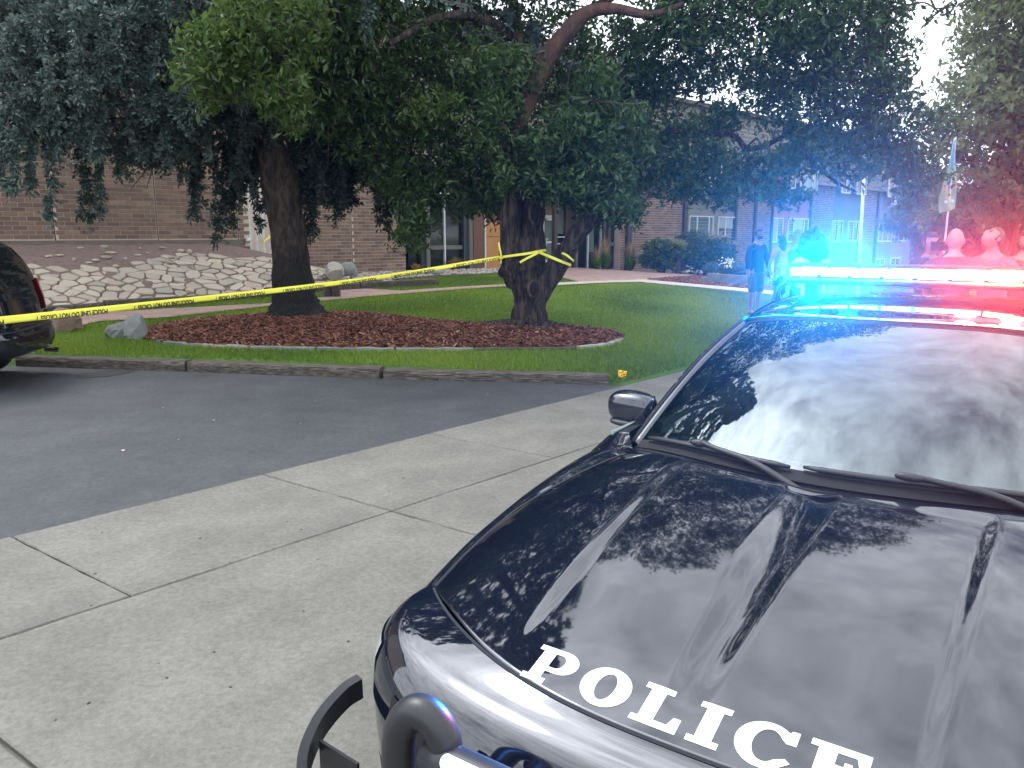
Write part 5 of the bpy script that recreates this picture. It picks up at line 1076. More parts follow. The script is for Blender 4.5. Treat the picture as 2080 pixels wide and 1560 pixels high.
for sgn in (1, -1):
    G = np.zeros((len(us), npf, 3)); G[..., 0] = us[:, None]; G[..., 1] = prof[..., 0]*sgn; G[..., 2] = prof[..., 1]
    F = grid_faces(len(us), npf); cen = G.reshape(-1, 3)[F].mean(1)
    k = np.ones(len(F), bool)
    for uw in (.98, 4.03): k &= ~(((cen[:, 0]-uw)**2+(cen[:, 2]-.34)**2 < .385**2) & (cen[:, 2] < .72))
    F = F[k] if sgn > 0 else F[k][:, ::-1]
    o = cobj('body_side', G.reshape(-1, 3), F, PAINT); 
    for uw in (.98, 4.03):
        w = float(wmax(uw))*sgn; th_ = np.linspace(R(-8), R(188), 30); ring = np.array([(uw+.385*math.cos(q), w-.014*sgn, .34+.385*math.sin(q)) for q in th_])
        v, f = tube(ring, .02, 7); cobj('arch_lip', v, f, PAINT)
        lin = np.array([[(uw+.39*math.cos(q), w-(.02+.2*s)*sgn, .34+.39*math.sin(q)) for s in np.linspace(0, 1, 4)] for q in th_]); cgrid('arch_liner', lin, GAP)
        wh = empty('wheel', cw([uw, w-.13*sgn, .335])[0]); wh.parent = PC; wh.location = [float(q) for q in ORG[wh]-ORG[PC]]
        def rev(prof_, mat, nm):
            q = np.linspace(0, 2*np.pi, 41); GG = np.array([[(uw+r*math.cos(a), w+d*sgn, .335+r*math.sin(a)) for r, d in prof_] for a in q]); return cgrid(nm, GG, mat, wh)
        rev([(.20, -.22), (.33, -.21), (.337, -.12), (.335, -.04), (.30, -.018), (.235, -.02), (.23, -.05)], RUB, 'tyre')
        rv = empty('rim', ORG[wh]) if False else None
        mm = MB()
        c0 = cw([uw, w-.045*sgn, .335])[0]
        for a in range(5):
            for da in (-.13, .13):
                q = a*2*math.pi/5+da; e = cw([uw+.225*math.cos(q), w-.035*sgn, .335+.225*math.sin(q)])[0]; mm.tube([c0, e], [.02, .016], 5)
        mm.obj('rim', BLK, wh); rev([(.0, -.2), (.225, -.19), (.23, -.05), (.215, -.03)], RUB, 'wheel_barrel')
        rev([(.0, -.02), (.04, -.022), (.06, -.04)], CHRM, 'hub_cap')
    for uu in (1.72, 2.85, 3.9):
        pr = side_profile(uu); P = np.array([[uu-.004, a*sgn+.0015*sgn, b] for a, b in pr[3:]]); Q = P+[.008, 0, 0]; cgrid('door_gap', np.stack([P, Q], 1), GAP, flip=sgn > 0)
    for uu in (2.62, 3.72): 
        v, f = tube([[uu-.11, float(wmax(uu))*sgn, .87], [uu-.10, (float(wmax(uu))+.035)*sgn, .87], [uu+.09, (float(wmax(uu))+.035)*sgn, .875], [uu+.1, float(wmax(uu))*sgn, .875]], .013, 8); cobj('door_handle', v, f, PAINT)
# hood shut lines
for sgn in (1, -1):
    e = np.array([[G_[0], abs(G_[1])*sgn, G_[2]] for G_ in [(u, h_side(u), hood_z(u, h_side(u))) for u in np.linspace(.44, 1.38, 40)]]); cgrid('shut_line', np.stack([e+[0, .004*sgn, .0008], e+[0, -.004*sgn, .0012]], 1), GAP, flip=sgn < 0)
vv = np.linspace(-.815, .815, 90); e = np.array([[hu_front(v), v, hood_z(hu_front(v), v)] for v in vv]); cgrid('shut_line', np.stack([e+[-.006, 0, .0], e+[.003, 0, .0012]], 1), GAP)
# front fascia
prf = side_profile(.44); kk = np.linspace(0, npf-1, 26).astype(int); cor = prf[kk]
zc_ = np.interp(np.linspace(0, 1, 26), [0, .10, .22, .34, .5, .65, .8, 1], [hood_z(.155, 0), .765, .735, .68, .58, .45, .32, .2])
uc_ = np.interp(zc_, [.2, .3, .45, .58, .66, .72, .75, .775], [.14, .04, .0, .0, .015, .05, .085, .145]); uc_[0] = .155
nn_ = 61; S2 = np.linspace(-1, 1, nn_); FG = np.zeros((26, nn_, 3))
for i in range(26):
    V_, zk = cor[i]
    for j, s in enumerate(S2):
        a = abs(s)*math.pi/2; n_e = 2.7; v = V_*math.sin(a)**(2/n_e); u = uc_[i]+(.44-uc_[i])*(1-max(math.cos(a), 0)**(2/n_e))
        q = abs(v)/V_; z = zc_[i]+(zk-zc_[i])*q**2.2
        if i == 0: u = float(hu_front(v)) if abs(v) < .815 else .44; z = float(hood_z(u, v))
        FG[i, j] = (u, v*np.sign(s), z)
w1 = ss(np.linspace(0, 1, 26)*6)[:, None]
cgrid('front_fascia', FG, PAINT, flip=True)
def patch(name, i0, i1, j0, j1, mat, off, taper=0):
    g = FG[i0:i1, j0:j1].copy(); du = np.gradient(FG, axis=0)[i0:i1, j0:j1]; dv = np.gradient(FG, axis=1)[i0:i1, j0:j1]; nr = np.cross(du, dv); nr /= np.linalg.norm(nr, axis=2)[..., None]+1e-9
    nr *= np.where(nr[..., :1] > 0, -1, 1); g = g+nr*off; return cgrid(name, g, mat, flip=True, thick=.0)
patch('headlight', 7, 12, 50, 61, LENS, .004); patch('headlight', 7, 12, 0, 11, LENS, .004)
patch('grille', 9, 15, 16, 45, GAP, .004); patch('lower_grille', 17, 22, 12, 49, GAP, .004)
patch('bumper_crease', 13, 14, 44, 61, CHRM, .003) if False else None
# cowl and wipers
CG = np.zeros((6, 41, 3))
def ws_base(v): return 1.272+.238*np.abs(v/.72)**2.0
def ws_bz(v): return 1.004-.046*np.abs(v/.72)**4
for j, v in enumerate(np.linspace(-.74, .74, 41)):
    for i in range(6):
        t = i/5; v_r = v*.69/.74; u = (hu_rear(v_r)-.03)*(1-t)+(ws_base(v)+.03)*t; CG[i, j] = (u, v, hood_z(hu_rear(v_r), v_r)*(1-t)+(ws_bz(v)+.008)*t-.028*math.sin(math.pi*min(t*1.15, 1))-.006)
cgrid('cowl', CG, PLB)
# windshield
def ws_top(v): return 2.12+.12*np.abs(v/.56)**2.6
def ws_tz(v): return 1.424-.042*np.abs(v/.56)**4
WG = np.zeros((24, 49, 3))
for j, s in enumerate(np.linspace(-1, 1, 49)):
    for i in range(24):
        t = i/23; v = (.735+(.56-.735)*t)*s; b = np.array([ws_base(.735*s), .735*s, ws_bz(.735*s)]); tp_ = np.array([ws_top(.56*s), .56*s, ws_tz(.56*s)])
        p = b+(tp_-b)*t; p[1] = v; p[2] += .055*math.sin(math.pi*t)*(1-.25*s*s); WG[i, j] = p
ws = cgrid('windshield', WG, WSG)
# black glass border
for a, b in ((0, 2), (22, 24)): cgrid('glass_border', WG[a:b]+[0, 0, .001], GAP)
# a pillars, roof, rear glass
def strip(e0, outw, upw, dn, name='pillar', mat=PAINT): return cgrid(name, np.stack([e0, e0+outw*.4+upw, e0+outw, e0+outw*1.15+dn], 1), mat, thick=.004)
for sgn, j in ((1, -1), (-1, 0)):
    e = WG[:, j].copy(); o_ = np.array([.045, .055*sgn, 0]); g = np.stack([e+[-.004, -.012*sgn, .003], e+[.012, .012*sgn, .010], e+[.035, .040*sgn, .002], e+[.055, .055*sgn, -.025], e+[.09, .05*sgn, -.05]], 1)
    o = cgrid('pillar', g, PAINT, flip=sgn < 0); md = o.modifiers.new('solid', 'SOLIDIFY'); md.thickness = .006; md.offset = 0
    th = np.array([p+[.016, .016*sgn, .0115] for p in e]); v, f = tube(th, .008, 6); cobj('pillar_trim', v, f, GAP)
us_r = np.linspace(0, 1, 40); RG = np.zeros((40, 41, 3))
def roof_pt(t, s):
    u0 = ws_top(.56*s); u1 = 3.62-.06*s*s; u = u0+(u1-u0)*t; hw = .585+.03*math.sin(math.pi*t)-.02*t; zc = 1.425+.062*math.sin(math.pi*min(1, t*.9+.06))-.009
    if t < .0001: zc = 1.425
    v = hw*s; z = zc-.045*abs(s)**3.5-.03*max(0, abs(s)-.93)*8*.3
    zz0_ = ws_tz(.56*s); 
    return (u, v, z*ss(t*8)+(zz0_+.002)*(1-ss(t*8)))
for i, t in enumerate(us_r):
    for j, s in enumerate(np.linspace(-1, 1, 41)): RG[i, j] = roof_pt(t, s)
cgrid('roof', RG, PAINT, thick=.01)
hd = RG[0]; cgrid('shut_line', np.stack([hd+[-.006, 0, .004], hd+[.006, 0, .0045]], 1), GAP)
for sgn, j in ((1, -1), (-1, 0)):
    top_e = RG[:, j]; bt = np.array([[u, float(belt_v(u))*sgn*.975, float(belt_z(u))] for u in np.linspace(1.62, 4.15, 40)])
    g = np.stack([top_e+(bt-top_e)*t+np.array([0, .025*math.sin(math.pi*t)*sgn, 0]) for t in np.linspace(0, 1, 8)], 1); cgrid('side_window', g[:, 1:], SIDG, flip=sgn < 0); cgrid('roof_rail', g[:, :2]+[0, .003*sgn, .001], PAINT, flip=sgn < 0)
    for a in (16, 33): cgrid('door_pillar', g[a:a+3]+[0, .004*sgn, 0], GAP, flip=sgn < 0)
rg0 = RG[-1]; RW = np.stack([rg0+(np.array([[4.28, .74*s, 1.055-.02*s*s] for s in np.linspace(-1, 1, 41)])-rg0)*t+[0, 0, .03*math.sin(math.pi*t)] for t in np.linspace(0, 1, 8)], 0); cgrid('rear_window', RW, SIDG)
TG = np.zeros((14, 31, 3))
for i, u in enumerate(np.linspace(4.2, 4.97, 14)):
    for j, s in enumerate(np.linspace(-1, 1, 31)): bv = float(belt_v(u)); TG[i, j] = (u, bv*s, float(belt_z(u))+.01*(1-s*s))
cgrid('trunk_lid', TG, PAINT)
rp = np.array(side_profile(4.97)); RB = np.stack([np.stack([np.full(21, 4.97)+.06*(1-np.linspace(-1, 1, 21)**2)*(0 if i in (0, len(rp)-1) else 1), np.linspace(-1, 1, 21)*a, np.full(21, b)], -1) for i, (a, b) in enumerate(rp)], 0); cgrid('rear_fascia', RB, PAINT)
for sgn in (1, -1):
    g = np.array([[(4.99+.05*(1-(v_/.7)**2), v_*sgn, z_) for z_ in (.86, .97)] for v_ in np.linspace(.2, .72, 8)]); cgrid('tail_light', g+[.012, 0, 0], REDL, thick=.01)
fl_ = MB(); fl_.box(cw([2.7, 0, .24])[0], (2.2, .80, .03), [[*CF, 0], [*CR, 0], [0, 0, 1]]); fl_.obj('floor_pan', GAP, PC)
# interior
ax = [[*CF, 0], [*CR, 0], [0, 0, 1]]
DG = np.zeros((10, 21, 3))
for i, t in enumerate(np.linspace(0, 1, 10)):
    for j, s in enumerate(np.linspace(-1, 1, 21)): DG[i, j] = (ws_base(.70*s)+.05+t*.42*(1-.2*s*s), .72*s, .965-.02*s*s+.02*math.sin(t*3)-.10*ss((t-.75)*4))
cgrid('dashboard', DG, CABIN, thick=.02)
for i in range(3):
    u = 1.45+i*.06; g = np.array([[u+.1*abs(v/.6)**2, v, .988-.02*(v/.7)**2] for v in np.linspace(.05, .62, 12)]); v, f = tube(g, .006, 5); cobj('dash_vent', v, f, GAP)
for v_ in (.36, -.36):
    m = MB(); m.box(cw([2.55, v_, .62])[0], (.26, .25, .1), ax); m.box(cw([2.85, v_, .86])[0], (.07, .25, .30), ax); m.box(cw([2.88, v_, 1.24])[0], (.05, .13, .09), ax); m.obj('seat', CABIN, PC)
th_ = np.linspace(0, 2*np.pi, 30); v, f = tube([[2.02+.07*math.sin(q), -.36+.18*math.cos(q), .95+.17*math.sin(q)] for q in th_], .014, 6, cap=False); cobj('steering_wheel', v, f, GAP)
m = MB(); m.box(cw([2.02, 0, 1.33])[0], (.012, .12, .035), ax); m.obj('rear_view_mirror', GAP, PC)
g = np.array([[(2.05+.02*t, .1+.16*t*0+.14*(i/7), .97) for t in (0, 1)] for i in range(8)]) 
for sgn in (1, -1):
    g = np.array([[(u, .86*sgn, z_) for z_ in (.3, .98)] for u in np.linspace(1.6, 4.1, 12)]); cgrid('door_trim', g, CABIN, thick=.02)
m = MB(); m.box(cw([3.1, 0, .75])[0], (.02, .7, .33), ax); m.obj('partition', CABIN, PC)
# wipers
def wiper(v_hub, v0, v1, lift):
    def wp(v, t, h):          # point on the glass at lateral v, fraction t
        s = np.clip(v/(.735-.175*t), -1, 1); b = np.array([ws_base(.735*s), v, ws_bz(.735*s)]); tp_ = np.array([ws_top(.56*s), v, ws_tz(.56*s)]); p = b+(tp_-b)*t; p[1] = v; return p+[-.35*h, 0, h]
    E_ = empty('wiper', cw(wp((v0+v1)/2, .05, 0))[0]); E_.parent = PC; E_.location = [float(q) for q in ORG[E_]-ORG[PC]]
    bl_ = [wp(v, lift(v), .022) for v in np.linspace(v0, v1, 14)]; v, f = tube(bl_, [.005]+[.0095]*12+[.005], 8); cobj('blade', v, f, PLB, E_)
    sq = [wp(v, lift(v), .007) for v in np.linspace(v0, v1, 14)]; v, f = tube(sq, .0045, 6); cobj('rubber', v, f, RUB, E_)
    vm_ = v0+(v1-v0)*.44; mm = wp(vm_, lift(vm_), .038); m = MB(); m.sphere(cw(mm)[0], (.010, .040, .013), 12, 8, ax); m.obj('clip', PLB, E_, smooth=True)
    arm = catmull([mm+[0, 0, .006], wp(vm_+(v_hub-vm_)*.15, lift(vm_)-.005, .036), wp(vm_+(v_hub-vm_)*.5, .012, .024), wp(v_hub, -.05, -.03)], 6); v, f = tube(arm, np.linspace(.007, .013, len(arm)), 8); cobj('arm', v, f, PLB, E_)
    v, f = tube([wp(v_hub, -.045, -.06), wp(v_hub, -.045, -.03)], .018, 12); cobj('pivot', v, f, PLB, E_)
wiper(-.02, .665, .10, lambda v: .035+.03*(v > 9)); wiper(-.70, .06, -.60, lambda v: .045)
# mirrors
for sgn in (1, -1):
    E_ = empty('side_mirror', cw([1.88, .98*sgn, 1.0])[0]); E_.parent = PC; E_.location = [float(q) for q in ORG[E_]-ORG[PC]]
    v, f = sph(28, 18); v = np.sign(v)*np.abs(v)**.72; v[:, 2] *= np.where(v[:, 2] < 0, 1.0, 1.0); P = v*[.068, .112, .070]; P[:, 0] = np.where(P[:, 0] > .02, .02+(P[:, 0]-.02)*.25, P[:, 0]); P[:, 0] += .14*(P[:, 1]+.05)*.6; P[:, 1] *= sgn
    P += [1.865, .915*sgn, 1.025]; f2 = f if sgn > 0 else [q[::-1] for q in f]; cobj('housing', P, f2, PAINT, E_)
    P2 = v*[.070, .100, .018]; P2[:, 1] *= sgn; P2 += [1.868, .91*sgn, .962]; cobj('lower_trim', P2, f2, PLB, E_)
    g = np.array([[(1.90+.05*(y-.95), y*sgn, z_) for z_ in np.linspace(.975, 1.075, 5)] for y in np.linspace(.83, 1.0, 6)]); cgrid('mirror_glass', g+[.012, 0, 0], CHRM, E_)
    v, f = tube([[1.86, .865*sgn, .975], [1.84, .82*sgn, .965], [1.83, .78*sgn, .96]], [.02, .024, .03], 8); cobj('arm', v, f, PLB, E_)
# push bumper
PB = empty('push_bumper', cw([-.12, 0, .5])[0]); PB.parent = PC; PB.location = [float(q) for q in ORG[PB]-ORG[PC]]
for sgn in (1, -1):
    hoop = catmull([[-.13, .425*sgn, .18], [-.13, .425*sgn, .5], [-.13, .425*sgn, .77], [-.128, .405*sgn, .845], [-.125, .365*sgn, .872], [-.12, .325*sgn, .84], [-.12, .315*sgn, .75], [-.12, .315*sgn, .3]], 7); v, f = tube(hoop, .033, 20); cobj('hoop', v, f, BARP, PB)
    pl = np.array([[(-.10, .395*sgn+d*.02, z_) for d in (-1, 1)] for z_ in (.2, .72)]); m = MB(); m.box(cw([-.07, .40*sgn, .45])[0], (.06, .012, .26), ax); m.obj('upright_plate', BARP, PB)
    band = catmull([[-.135, .46*sgn, .50], [-.15, .56*sgn, .515], [-.13, .67*sgn, .525], [-.06, .78*sgn, .53], [.06, .865*sgn, .535], [.18, .905*sgn, .54], [.24, .905*sgn, .542]], 6)
    tv = np.gradient(band, axis=0); tv /= np.linalg.norm(tv, axis=1)[:, None]; sd_ = np.cross(tv, [0, 0, 1.]); 
    g = np.stack([band-sd_*.002*sgn+[0, 0, .028], band+sd_*.024*sgn*-1+[0, 0, .034], band+sd_*.024*sgn*-1+[0, 0, -.034], band+[0, 0, -.028]], 1); cgrid('wrap_bar', np.concatenate([g, g[:, :1]], 1), BARP, PB, smooth=False)
    for (a, b, z_) in (((-.12, .52), (-.02, .70), .50), ((-.05, .62), (-.05, .74), .53), ((.02, .70), (.03, .84), .52)):
        m = MB(); c_ = np.array([(a[0]+b[0])/2, (a[1]+b[1])/2*sgn, z_-.03]); d_ = np.array([b[0]-a[0], (b[1]-a[1])*sgn, 0]); L_ = np.linalg.norm(d_); d_ /= L_; dw = np.array([*(CF*d_[0]+CR*d_[1]), 0]); m.box(cw(c_)[0], (L_/2, .004, .045), [dw, np.cross([0, 0, 1], dw), [0, 0, 1]]); m.obj('bracket', BARP, PB)
v, f = tube(np.array([[-.128, y, .795] for y in np.linspace(.35, -.35, 12)]), .036, 20); cobj('cross_tube', v, f, BARP, PB)
v, f = tube(np.array([[-.128, y, .36] for y in np.linspace(.35, -.35, 12)]), .03, 16); cobj('cross_tube', v, f, BARP, PB)
m = MB(); m.box(cw([-.08, 0, .55])[0], (.01, .30, .12), ax); m.obj('centre_plate', BARP, PB)
LEDW = M('clear_led', (.7, .72, .74), .2, ior=1.6)
for y in (.235, -.235):
    q = np.linspace(0, 2*np.pi, 33)[:-1]; cx_ = np.array([(-.128-.0265, y, .795+.0245)]); nrm_ = np.array([-.74, 0, .67]); tv = np.array([0, 1, 0]); bv = np.cross(nrm_, tv)
    o0 = np.array([tv*(math.copysign(.045, math.cos(a))+.014*math.cos(a))+bv*.014*math.sin(a) for a in q])
    P = np.concatenate([cx_+o0+nrm_*.003, cx_+o0*1.0+nrm_*.008, cx_+o0*.8+nrm_*.010]); n = 32; F = [(i, (i+1) % n, (i+1) % n+n, i+n) for i in range(n)]+[(i+n, (i+1) % n+n, (i+1) % n+2*n, i+2*n) for i in range(n)]+[tuple(range(2*n, 3*n))]
    cobj('marker_lamp', P, F, LEDW, PB, smooth=False)
    P = np.concatenate([cx_+o0*1.12+nrm_*.004, cx_+o0*1.0+nrm_*.0062]); F = [(i, (i+1) % n, (i+1) % n+n, i+n) for i in range(n)]; cobj('lamp_bezel', P, F, RUB, PB, smooth=False)
# roof light bar
def emis(name, col, st):
    m = M(name, (.02, .02, .02), .2); b = m.node_tree.nodes['Principled BSDF']; b.inputs['Emission Color'].default_value = (*col, 1); b.inputs['Emission Strength'].default_value = st; return m
BLUEM = emis('blue_led', (.02, .35, 1.0), 220); REDM = emis('red_led', (1.0, .10, .06), 150); WHM = emis('white_led', (1.0, .93, .75), 10); ORM = emis('amber_led', (1.0, .55, .12), 220)
LB = empty('light_bar', cw([2.86, 0, 1.5])[0], None); LB.parent = PC; LB.location = [float(q) for q in ORG[LB]-ORG[PC]]
UB = 2.86
def bar(name, v0, v1, z0, z1, du, mat, r=.02, n=12, u=UB):
    q = np.linspace(0, 2*np.pi, 25)[:-1]; sec = np.array([((abs(math.cos(a))**.5)*math.copysign(du, math.cos(a)), (z0+z1)/2+(abs(math.sin(a))**.5)*math.copysign((z1-z0)/2, math.sin(a))) for a in q])
    vs_ = np.linspace(v0, v1, n); G_ = np.array([[(u+a, v, b) for a, b in np.r_[sec, sec[:1]]] for v in vs_]); o = cgrid(name, G_, mat, LB)
    return o
bar('base', -.55, .55, 1.515, 1.545, .12, PLB); bar('top_cover', -.545, .545, 1.598, 1.612, .115, PLB)
LGL = glassmat('clear_lens', (.92, .94, .96), 1.3)
bar('lens', -.55, .55, 1.546, 1.597, .135, LGL, n=12)
lamps = [(.475, BLUEM), (.34, BLUEM), (.205, BLUEM), (.07, WHM), (-.07, WHM), (-.205, REDM), (-.34, ORM), (-.475, REDM)]
for v_, mt in lamps:
    m = MB(); m.box(cw([UB-.09, v_, 1.572])[0], (.008, .058, .018), ax); m.obj('led_module', mt, LB)
    m = MB(); m.box(cw([UB+.09, v_, 1.572])[0], (.008, .058, .018), ax); m.obj('led_module', BLUEM if v_ > 0 else REDM, LB)
for sgn in (1, -1):
    m = MB(); m.box(cw([UB, .45*sgn, 1.49])[0], (.05, .03, .03), ax); m.obj('foot', PLB, LB)
    g = catmull([[UB, .56*sgn, 1.53], [UB, .62*sgn, 1.48], [UB, .64*sgn, 1.41]], 4); v, f = tube(g, .014, 6); cobj('strap', v, f, PLB, LB)
def plamp(v_, col, e, fwd=True, z=1.575, size=105):
    ld = bpy.data.lights.new('lamp_light', 'SPOT'); ld.energy = e; ld.color = col; ld.shadow_soft_size = .04; ld.spot_size = R(size); ld.spot_blend = 1.0
    lo = bpy.data.objects.new('lamp_light', ld); COL.objects.link(lo); p = cw([UB+(-.17 if fwd else .17), v_, z])[0]; lo.parent = LB; lo.location = [float(q) for q in p-ORG[LB]]
    d = np.array([*(CF*(-1 if fwd else 1)), .30]); lo.rotation_euler = Vector(-d).to_track_quat('Z', 'Y').to_euler()
for v_ in (.44, .26): plamp(v_, (.0, .30, 1.0), 3200); plamp(v_, (.0, .26, 1.0), 900, False)
for v_ in (-.22, -.40): plamp(v_, (1.0, .08, .09), 1050); plamp(v_, (1.0, .04, .14), 120, False)
# ------------------------------------------------------------ dark minivan
VH = np.array([-.985, -.17]); VR_ = np.array([.17, -.985]); VO = np.array([-5.66, 9.35])       # VH: heading; VR_: towards the near side
def vw(P): P = np.atleast_2d(np.asarray(P, float)); return np.c_[VO+P[:, :1]*VH+P[:, 1:2]*VR_, P[:, 2]]
VAN = empty('parked_van', [*(VO+VH*2.5), 0], 'black minivan at the left edge, rear end with red tail lamp showing', 'van')
VP = M('van_paint', (.006, .008, .012), .06, ior=1.7)
lev = np.array([(.33, .82, .16, 4.95), (.38, .93, .03, 5.12), (.47, .965, .0, 5.15), (.60, .975, .0, 5.15), (.66, .975, .03, 5.12), (.70, .975, .09, 5.08), (.85, .985, .105, 4.98), (1.0, .98, .125, 4.75), (1.08, .965, .15, 4.30), (1.14, .955, .16, 3.95), (1.3, .915, .21, 3.55), (1.45, .875, .285, 3.25), (1.58, .83, .38, 2.98), (1.66, .78, .48, 2.80), (1.715, .70, .64, 2.60), (1.745, .52, .95, 2.3), (1.752, .1, 1.4, 1.9)])
zz_l = np.linspace(0, len(lev)-1, 90); LV = np.array([[np.interp(q, range(len(lev)), lev[:, k]) for k in range(4)] for q in zz_l])
def vpt(z, w, r, f_, a):
    n_e = 5.5 if z < 1.7 else 3; c_, s_ = math.cos(a), math.sin(a); uc = (r+f_)/2; ul = (f_-r)/2
    return (uc-ul*math.copysign(abs(c_)**(2/n_e), c_), w*math.copysign(abs(s_)**(2/n_e), s_), z)
na = 160; AN = np.linspace(0, 2*np.pi, na+1)
VG = np.array([[vpt(*q, a) for a in AN] for q in LV]); F = grid_faces(len(LV), na+1); cen = VG.reshape(-1, 3)[F].mean(1); k = np.ones(len(F), bool)
for uw in (.98, 4.06): k &= ~((((cen[:, 0]-uw)**2+(cen[:, 2]-.34)**2) < .39**2) & (np.abs(cen[:, 1]) > .5) & (cen[:, 2] < .74))
obj('body', vw(VG.reshape(-1, 3)), F[k], VP, VAN, smooth=True)
def vpatch(name, z0, z1, a0, a1, mat, off, n=12, m_=16, flip=False):
    g = []
    for z in np.linspace(z0, z1, n):
        q = [np.interp(z, lev[:, 0], lev[:, k]) for k in range(1, 4)]; row = []
        for a in np.linspace(a0, a1, m_):
            p = np.array(vpt(z, *q, a)); d = np.array([-(math.cos(a)), math.sin(a), 0.12]); d /= np.linalg.norm(d); row.append(p+d*off)
        g.append(row)
    g = np.array(g); return obj(name, vw(g.reshape(-1, 3)), grid_faces(n, m_), mat, VAN, smooth=True)
GV = M('van_glass', (.008, .01, .012), .03, ior=1.6)
vpatch('rear_window', 1.12, 1.58, -.5, .5, GV, .004)
vpatch('tail_lamp', .82, 1.20, -1.25, -.2, REDL, .035); vpatch('tail_lamp', .82, 1.20, .6, 1.25, REDL, .035)
vpatch('reverse_lamp', .74, .81, -1.1, -.3, LENS, .03); vpatch('reverse_lamp', .74, .81, .65, 1.1, LENS, .03)
vpatch('bumper_step', .655, .665, -.5, .5, PLB, .012)
for a0, a1 in ((.9, 1.25), (1.3, 1.52), (1.57, 1.85)):
    vpatch('side_window', 1.15, 1.56, a0, a1, GV, .004); vpatch('side_window', 1.15, 1.56, -a1, -a0, GV, .004)
vpatch('windscreen', 1.15, 1.62, 2.7, 3.6, GV, .004)
for uw in (.98, 4.06):
    for sg in (1, -1):
        c0 = vw([uw, .93*sg, .34])[0]; E_ = empty('wheel', c0); E_.parent = VAN; E_.location = [float(q) for q in ORG[E_]-ORG[VAN]]
        def rv2(pr, mat, nm):
            q = np.linspace(0, 2*np.pi, 37); g = np.array([[(uw+r*math.cos(a), (.93+d)*sg, .34+r*math.sin(a)) for r, d in pr] for a in q]); obj(nm, vw(g.reshape(-1, 3)), grid_faces(37, len(pr)), mat, E_, smooth=True)
        rv2([(.1, -.22), (.32, -.22), (.345, -.2), (.345, -.03), (.32, 0), (.23, -.005)], RUB, 'tyre'); rv2([(0, -.03), (.06, -.02), (.2, -.05), (.23, -.01)], CHRM, 'rim')
m = MB(); m.tube(vw([[.18, -.62, .31], [.02, -.62, .30]]), .032, 12); m.obj('exhaust_pipe', CHRM, VAN)
m = MB(); m.box(vw([2.6, 0, .38])[0], (2.3, .75, .06), [[*VH, 0], [*VR_, 0], [0, 0, 1]]); m.obj('underbody', GAP, VAN)
# ------------------------------------------------------------ people
def skin(name, J, E, mat, parent, sub=1, root=0):
    me = bpy.data.meshes.new('t'); me.from_pydata([tuple(j[0]) for j in J], E, []); ob = bpy.data.objects.new('t', me); COL.objects.link(ob)
    md = ob.modifiers.new('s', 'SKIN'); md.use_smooth_shade = True
    if not me.skin_vertices: 
        import bmesh; bm = bmesh.new(); bm.from_mesh(me); bm.verts.layers.skin.verify(); bm.to_mesh(me); bm.free()
    for i, j in enumerate(J):
        r = j[1]; me.skin_vertices[0].data[i].radius = (r, r) if np.isscalar(r) else r
        me.skin_vertices[0].data[i].use_root = (i == root)
    sb_ = ob.modifiers.new('u', 'SUBSURF'); sb_.levels = sub; sb_.render_levels = sub
    dg = bpy.context.evaluated_depsgraph_get(); dg.update(); nm = bpy.data.meshes.new_from_object(ob.evaluated_get(dg)); bpy.data.objects.remove(ob)
    v = np.zeros(len(nm.vertices)*3); nm.vertices.foreach_get('co', v); F = [tuple(p.vertices) for p in nm.polygons]; bpy.data.meshes.remove(nm); return v.reshape(-1, 3), F
def cm(name, c, c2=None, rough=.85, sc_=12): return M(name, c, rough, c2 or tuple(q*.75 for q in c), sc_, 5)
SHOE = cm('shoe', (.03, .03, .035)); SHOEW = cm('pale_shoe', (.5, .5, .5))
